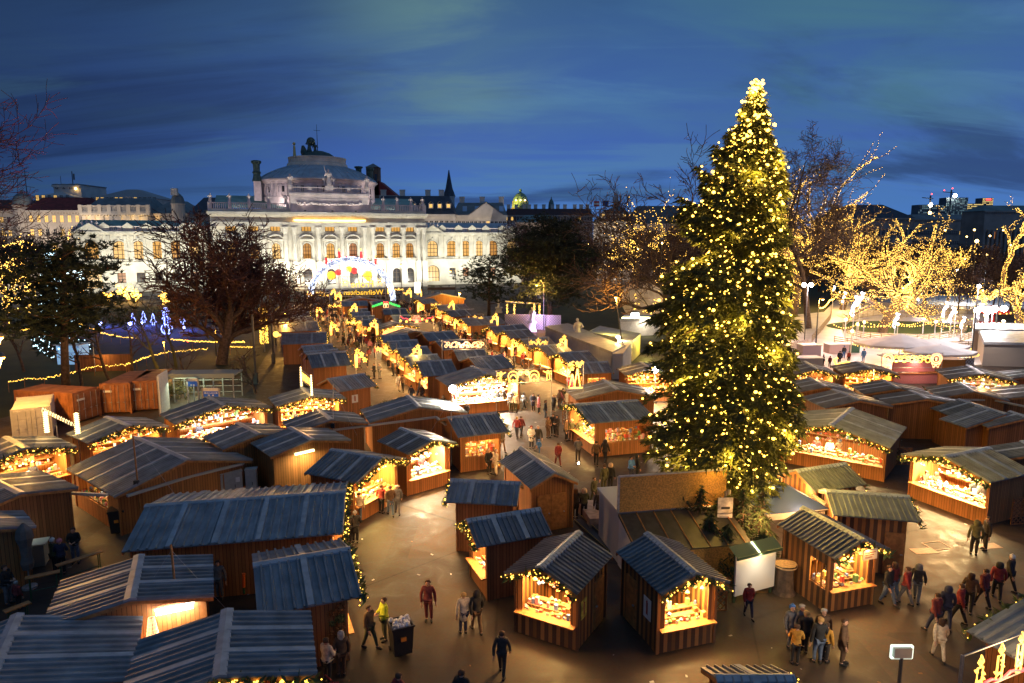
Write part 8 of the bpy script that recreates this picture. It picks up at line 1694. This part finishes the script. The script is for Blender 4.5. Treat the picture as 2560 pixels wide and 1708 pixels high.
P_=[ # u,v of the feet, heading (deg, 0 = faces camera), pose, coat, legs, hair, hair colour, long coat, scale, label
(601,1467,0,'hold','navy','jeans','short','hairbrown',0,1.03,'man in dark jacket with white shirt standing between the huts'),
(820,1712,150,'hold','cream','black','short','hairbrown',0,1.02,'person in cream jacket at the stall of dried flower balls'),
(856,1690,200,'stand','brown','brown','long','greyhair',0,1.,'person in brown coat beside the cream jacket'),
(873,1360,190,'stand','dark','black','short','hairbrown',0,1.,'person in brown jacket left of the long coat at the long hut'),
(890,1357,180,'hold','black','black','short','greyhair',1,1.,'person in long dark coat at the long hut'),
(899,1306,170,'stand','cream','jeans','short','hairbrown',0,1.,'person in pale jacket and jeans at the yellow food stall'),
(884,1282,100,'hold','olive','dark','hood','olive',0,1.,'person in green hooded jacket leaning at the food counter'),
(955,1284,160,'stand','red','black','short','hairbrown',0,1.,'person in red jacket crossing before the food stall'),
(977,1290,200,'walk','brown','jeans','short','hairbrown',0,1.02,'person in brown jacket beside the red jacket'),
(994,1286,190,'walk','grey','grey','short','greyhair',0,1.,'faint grey figure right of the brown jacket'),
(1222,1186,40,'stand','black','black','hood','fur',0,1.,'person in black with fur hood left of the two door hut'),
(1240,1188,-60,'hold','cream','cream','hat','cream',0,1.,'pale clad person beside the fur hood at the two door hut'),
(1328,1122,10,'hold','white','black','hat','maroon',1,1.,'person in long white coat and red hat'),
(1345,1122,-10,'stand','black','navy','short','greyhair',0,1.02,'man in black suit beside the long white coat'),
(1347,1135,180,'stand','blue','blue','hat','blue',0,.62,'child in bright blue in front of the black suit'),
(1439,1296,180,'stand','black','black','long','hairbrown',1,1.,'person in long black coat at the corner of the two door hut'),
(1460,1298,170,'hold','olive','black','hood','fur',0,1.03,'person in olive parka with fur hood behind the stage'),
(1497,1300,185,'stand','dark','black','hood','fur',1,1.,'person in dark long coat with fur hood right of the olive parka'),
(1510,1229,200,'stand','olive','olive','short','hairbrown',0,1.,'person in green jacket in the middle of the square'),
(1526,1225,150,'stand','black','black','hood','fur',0,1.,'person in black jacket with fur hood beside the green jacket'),
(1577,1203,40,'hold','blue','navy','hat','black',0,.95,'person in blue jacket bending behind the stage wall'),
(1592,1200,100,'stand','black','black','hood','black',0,1.,'dark hooded person behind the stage wall'),
(1211,1025,20,'stand','navy','black','short','hairbrown',0,1.,'leftmost of the dark people before the white tented stall'),
(1227,1023,170,'stand','dark','black','hood','dark',0,.9,'short dark person before the white tented stall'),
(1245,1023,180,'stand','black','black','long','hairbrown',1,1.,'black clad person before the white tented stall, third from left'),
(1259,1024,190,'stand','black','black','hood','black',1,1.02,'black clad person before the white tented stall, fourth from left'),
(1278,1032,180,'stand','grey','olive','short','hairbrown',0,1.,'grey clad person right of the black group'),
(1289,1033,170,'stand','cream','olive','short','blond',0,1.02,'person in cream jacket right of the black group'),
(1214,1030,180,'stand','blue','blue','hat','blue',0,.55,'small child in pale blue before the tented stall'),
(1292,1096,160,'walk','red','dark','short','blond',0,1.,'person with red jacket walking across the middle'),
(1303,1092,150,'walk','maroon','black','short','hairbrown',0,.97,'person with pinkish backpack beside the red jacket'),
(1370,1095,40,'hold','brown','brown','long','hairbrown',1,1.,'person in long brown coat in the group before the glazed stall'),
(1382,1089,-20,'stand','black','black','short','hairbrown',0,1.02,'man in black in the group before the glazed stall'),
(1392,1092,-40,'hold','dark','dark','hood','dark',1,1.,'dark hooded person in the group before the glazed stall'),
(1415,1103,60,'stand','brown','black','short','hairbrown',0,1.,'person in brown jacket at the glazed stall counter'),
(1429,1103,180,'stand','olive','brown','hat','cream',0,1.,'person with pale cap at the glazed stall counter'),
(1448,1104,200,'stand','olive','jeans','short','hairbrown',0,1.,'person in olive jacket right of the pale cap'),
(1359,914,180,'stand','red','red','long','hairbrown',1,1.,'person in long red coat at the statue row stalls'),
(1370,914,190,'stand','black','black','short','hairbrown',0,1.,'person in black beside the long red coat'),
(983,940,-60,'hold','black','black','short','hairbrown',0,1.,'left one of two people facing each other in the aisle'),
(995,940,60,'hold','black','black','short','hairbrown',0,1.05,'right one of two people facing each other in the aisle'),
(936,947,-50,'hold','black','black','short','hairbrown',0,1.,'person in black drinking at the left of the aisle'),
(949,947,50,'hold','grey','grey','long','greyhair',0,.98,'grey haired person facing the one in black'),
(998,978,180,'walk','white','cream','short','blond',1,1.,'pale clad person walking away up the aisle'),
(1008,980,170,'walk','brown','black','short','hairbrown',0,1.03,'person in brown walking beside the pale clad one'),
(1975,1621,10,'stand','grey','grey','hat','blue',0,1.02,'person in grey with blue hat in the front group'),
(1999,1622,20,'stand','grey','dark','short','greyhair',0,1.04,'man in grey jacket with white scarf in the front group'),
(1987,1662,160,'hold','yellow','black','short','hairbrown',0,.92,'youth in yellow jacket in the front group'),
(2009,1634,180,'stand','black','black','short','blond',0,1.,'blond person in black coat in the front group'),
(2044,1658,180,'stand','black','jeans','short','blond',0,1.05,'person in black padded jacket and jeans in the front group'),
(2053,1634,0,'stand','brown','brown','short','greyhair',1,1.04,'white haired person behind the padded jacket'),
(2062,1655,120,'stand','yellow','dark','short','hairbrown',0,.9,'half hidden person in yellow behind the jeans'),
(2104,1662,60,'stand','brown','brown','short','hairbrown',1,1.05,'tall person in long brown coat at the right of the front group'),
(2217,1512,30,'walk','black','jeans','short','hairbrown',0,1.02,'person in black jacket and pale jeans beside the lattice'),
(2230,1500,200,'walk','maroon','jeans','long','hairbrown',0,1.,'person in dark red beside the black jacket and pale jeans'),
(2262,1513,220,'walk','red','grey','short','hairbrown',0,1.,'person in red jacket in the crowd at the right'),
(2290,1505,140,'walk','dark','grey','hood','grey',0,1.,'dark hooded passer-by behind the red jacket'),
(2435,1388,150,'stand','olive','black','hood','olive',0,1.04,'dark green clad person standing at the right of the square'),
(2462,1375,-100,'stand','dark','dark','short','hairbrown',0,1.,'blurred dark person facing the green clad one'),
(2335,1585,200,'walk','maroon','navy','short','hairbrown',0,1.,'dark red clad passer-by left in the blurred crowd'),
(2362,1570,160,'walk','navy','navy','hood','navy',0,1.03,'navy clad passer-by in the blurred crowd'),
(2395,1560,220,'walk','red','black','short','hairbrown',0,1.,'red clad passer-by in the middle of the blurred crowd'),
(2420,1530,140,'walk','brown','black','long','hairbrown',0,1.,'brown clad passer-by in the blurred crowd'),
(2455,1520,200,'walk','maroon','dark','short','hairbrown',0,1.02,'maroon clad passer-by towards the right edge'),
(2490,1500,150,'walk','red','black','hood','dark',0,1.,'passer-by in red with dark hood near the right edge'),
(2520,1480,210,'walk','dark','black','hat','white',0,1.,'dark passer-by with white hat at the right edge'),
(2345,1650,170,'walk','cream','cream','long','hairbrown',0,.95,'pale clad passer-by before the floodlight head'),
(2071,1160,180,'stand','white','dark','short','hairbrown',0,1.,'person in white shirt at the widest lit stall'),
(2094,1158,190,'hold','brown','brown','hood','dark',0,1.,'dark clad person beside the white shirt'),
(2428,1275,190,'stand','black','black','short','hairbrown',0,1.05,'left buyer at the blazing stall by the right edge'),
(2452,1281,170,'stand','dark','black','long','hairbrown',0,1.02,'right buyer at the blazing stall by the right edge'),
(2310,1245,200,'walk','brown','brown','short','hairbrown',0,1.,'faint walker at the left end of the blazing counter'),
(2335,1250,160,'walk','brown','brown','long','hairbrown',0,1.,'second faint walker at the blazing counter'),
(1071,1552,0,'stand','maroon','maroon','short','hairbrown',0,1.02,'lone dark red figure in the empty middle of the square'),
(1160,1584,200,'stand','cream','navy','short','blond',1,1.,'person in long cream coat beside the black jacket'),
(1192,1581,200,'walk','black','brown','hood','black',0,1.02,'person in black jacket beside the long cream coat'),
(925,1620,60,'walk','brown','olive','short','hairbrown',0,1.,'faint dark figure left of the overflowing bin'),
(962,1600,-60,'hold','hivis','olive','short','hairbrown',0,1.02,'cleaner in yellow safety jacket pushing the black bin'),
(1155,1800,160,'walk','black','black','short','hairbrown',0,1.02,'person in black cut off by the bottom edge'),
(1000,1806,140,'walk','maroon','black','short','hairbrown',0,1.,'faint reddish person cut off by the bottom edge'),
(1255,1690,170,'walk','dark','dark','short','hairbrown',0,1.,'faint dark walker in the lower middle of the square'),
(140,1434,150,'hold','olive','dark','hat','white',0,1.,'person with white hat at the green legged table'),
(157,1436,200,'hold','navy','black','hat','pink',0,1.,'person with pink hat at the green legged table'),
(190,1408,20,'hold','black','jeans','short','hairbrown',0,1.03,'person in black across the green legged table'),
(22,1512,90,'hold','black','grey','short','hairbrown',0,1.03,'person in black at the left edge table'),
(48,1525,160,'stand','maroon','black','short','greyhair',0,.75,'grey haired small figure behind the left edge table'),
(550,1496,0,'stand','grey','grey','short','hairbrown',0,1.,'grey faint figure at the round white table'),
(1870,1543,0,'walk','red','navy','short','hairbrown',0,.85,'child in red under the billboard'),
(2098,912,180,'stand','navy','black','short','hairbrown',0,1.,'skater in navy at the ice plaza'),(2109,896,180,'stand','navy','blue','hat','blue',0,.95,'skater with blue hat behind the navy one'),(2121,906,180,'stand','red','dark','short','hairbrown',0,.8,'child in red at the ice plaza'),(2158,906,180,'stand','blue','blue','short','hairbrown',0,1.,'skater in blue right of the golden deer'),(2058,915,90,'stand','navy','dark','hat','navy',0,.8,'dark child left on the ice plaza'),(2074,917,180,'stand','maroon','dark','hat','red',0,.75,'child with red hat left on the ice plaza'),
(1905,1350,30,'stand','navy','navy','short','hairbrown',0,1.02,'officer in navy left under the blue tent'),(1968,1318,-20,'stand','brown','dark','short','hairbrown',0,1.,'person in brown under the blue tent'),
(1340,1175,60,'walk','grey','black','hood','grey',0,1.,'grey walker below the two door hut'),(1395,1165,200,'walk','red','maroon','short','hairbrown',0,.95,'reddish walker in the middle of the square'),(1490,1165,170,'walk','brown','black','short','hairbrown',0,1.02,'brown walker left of the tree'),(1512,1160,150,'walk','dark','black','hood','dark',0,1.,'dark walker beside the brown walker'),(1445,1155,180,'hold','grey','dark','short','hairbrown',0,1.,'person holding up a shining phone'),
(1255,1130,30,'walk','dark','brown','short','hairbrown',0,1.,'dark walker beside the lit glass pane stall'),(1540,1290,120,'walk','maroon','grey','long','hairbrown',0,1.,'walker in patterned red before the stage wall'),(1485,1260,40,'walk','olive','olive','short','hairbrown',0,.95,'faint olive walker in the middle'),
]
for (u,v,hd,kd,c,l_,h,hc,lg,s,lab) in P_: person(at(u,v),R(hd),kd,c,l_,h,hc,bool(lg),s,lab)
o=empty('red_tube',at(611,1465,.75),R(5),'red orange roll held at the side of the man between the huts','roll'); b=MB(); b.tube([(0,-.1,.0),(0.02,-.08,.62)],.07,8); b.build('roll',mat('red orange roll',(.75,.12,.02),.5),o); b=MB(); b.tube([(0,-.1,-.3),(0,-.1,-.01)],.05,8); b.build('green_end',mat('green bottle glass',(.02,.12,.04),.3),o)
o=empty('shoulder_bag',at(826,1711,1.02),R(10),'red shoulder bag on the cream jacket','bag'); b=MB(); b.box(-.02,.3,-.3,-.22,-.05,.22); b.build('pouch',CL['red'],o); b=MB(); b.bar((.14,-.24,.2),(-.14,-.2,.5),.03,.04); b.build('strap',CL['red'],o)
o=empty('phone',at(1445,1155,1.25)+Vector((0,-.3,0)),0,'dazzling phone light in the middle of the square','phone'); b=MB(); b.box(-.04,.04,-.01,.01,-.07,.07); b.build('phone_body',BLACK,o); b=MB(); b.ball((0,-.03,.03),.06,8); b.build('light',GLOWW,o)
# crowd in the aisles
rc=random.Random(23); CO=['black','dark','navy','brown','olive','grey','maroon','red','black','dark','cream','brown','pink']
def lane(pa,pb,w_,n,label,group):
    a=at(*pa); c=at(*pb); d=(c-a); sd=Vector((-d.y,d.x,0)).normalized()
    for i in range(n):
        f=rc.random(); p=a+d*f+sd*rc.uniform(-w_,w_)
        person(p,rc.random()*6.28,rc.choice(['walk','walk','stand','hold']),rc.choice(CO),rc.choice(['dark','black','jeans','grey','brown']),rc.choice(['short','hat','hood','long','short']),rc.choice(['hairbrown','hairbrown','dark','black','blond','greyhair']),rc.random()<.4,rc.uniform(.9,1.06),label,group,False)
lane((940,930),(790,762),2.6,66,'passer-by in the crowded left aisle beside the park row','crowd in the left aisle')
lane((1330,960),(1020,765),2.6,66,'passer-by in the crowded right aisle beside the statue row','crowd in the right aisle')
lane((820,760),(1000,748),2.2,10,'passer-by in the crowd at the road end of the market','crowd at the road end')
lane((980,985),(1180,1060),1.8,7,'blurred passer-by on the open square below the aisles','passers-by on the open square'); lane((1300,1040),(1400,1010),2.5,9,'blurred passer-by before the white tented stall','passers-by before the white stall')

rs2=random.Random(6)
for p,rz,lab in SELLERS: person(p,rz,'hold',rs2.choice(['red','white','grey','navy','olive']),'dark',rs2.choice(['short','hat','long']),rs2.choice(['hairbrown','blond','greyhair']),False,1.,' '.join(('seller in the '+lab).replace(' the ',' ').split()[:15]),'sellers inside the stalls',False)

# the farther crowd that fills the aisles as one mass
cb=MB(); cmats=[CL[k] for k in ('black','dark','navy','brown','olive','grey','maroon','cream','hairbrown','blond')]+[SKINM]; cache={}
def parts(kd,cl):
    if (kd,cl) not in cache:
        bd,ct,tr,sh=PSET[(kd,cl)]; cache[(kd,cl)]=[([tuple(v.co) for v in me.vertices],[tuple(p.vertices) for p in me.polygons]) for me in (ct,tr,HAIR['short'],bd)]
    return cache[(kd,cl)]
for (pa,pb,w_,n) in (((905,880),(790,762),2.7,110),((1240,880),(1020,765),2.7,110),((820,760),(1000,748),2.4,40)):
    a=at(*pa); c=at(*pb); d=(c-a); sd=Vector((-d.y,d.x,0)).normalized()
    for i in range(n):
        p=a+d*rc.random()+sd*rc.uniform(-w_,w_); t=rc.random()*6.28; cs_,sn=math.cos(t),math.sin(t); s_=rc.uniform(.9,1.06); cm=rc.randrange(8)
        for k,(vs,fs) in enumerate(parts(rc.choice(['walk','stand','hold']),rc.choice([.12,.42]))):
            b0=len(cb.v); cb.v.extend([(p.x+s_*(x*cs_-y*sn),p.y+s_*(x*sn+y*cs_),s_*z) for x,y,z in vs]); cb.f.extend([tuple(q+b0 for q in f) for f in fs]); cb.m.extend([[cm,rc.choice([0,1,5]) if k==1 else 1,8+(i%5==0),10][k]]*len(fs))
tag(cb.build('crowd',cmats,None,True),'dense crowd of passers-by filling the far ends of the two aisles','crowd',None,'stuff')
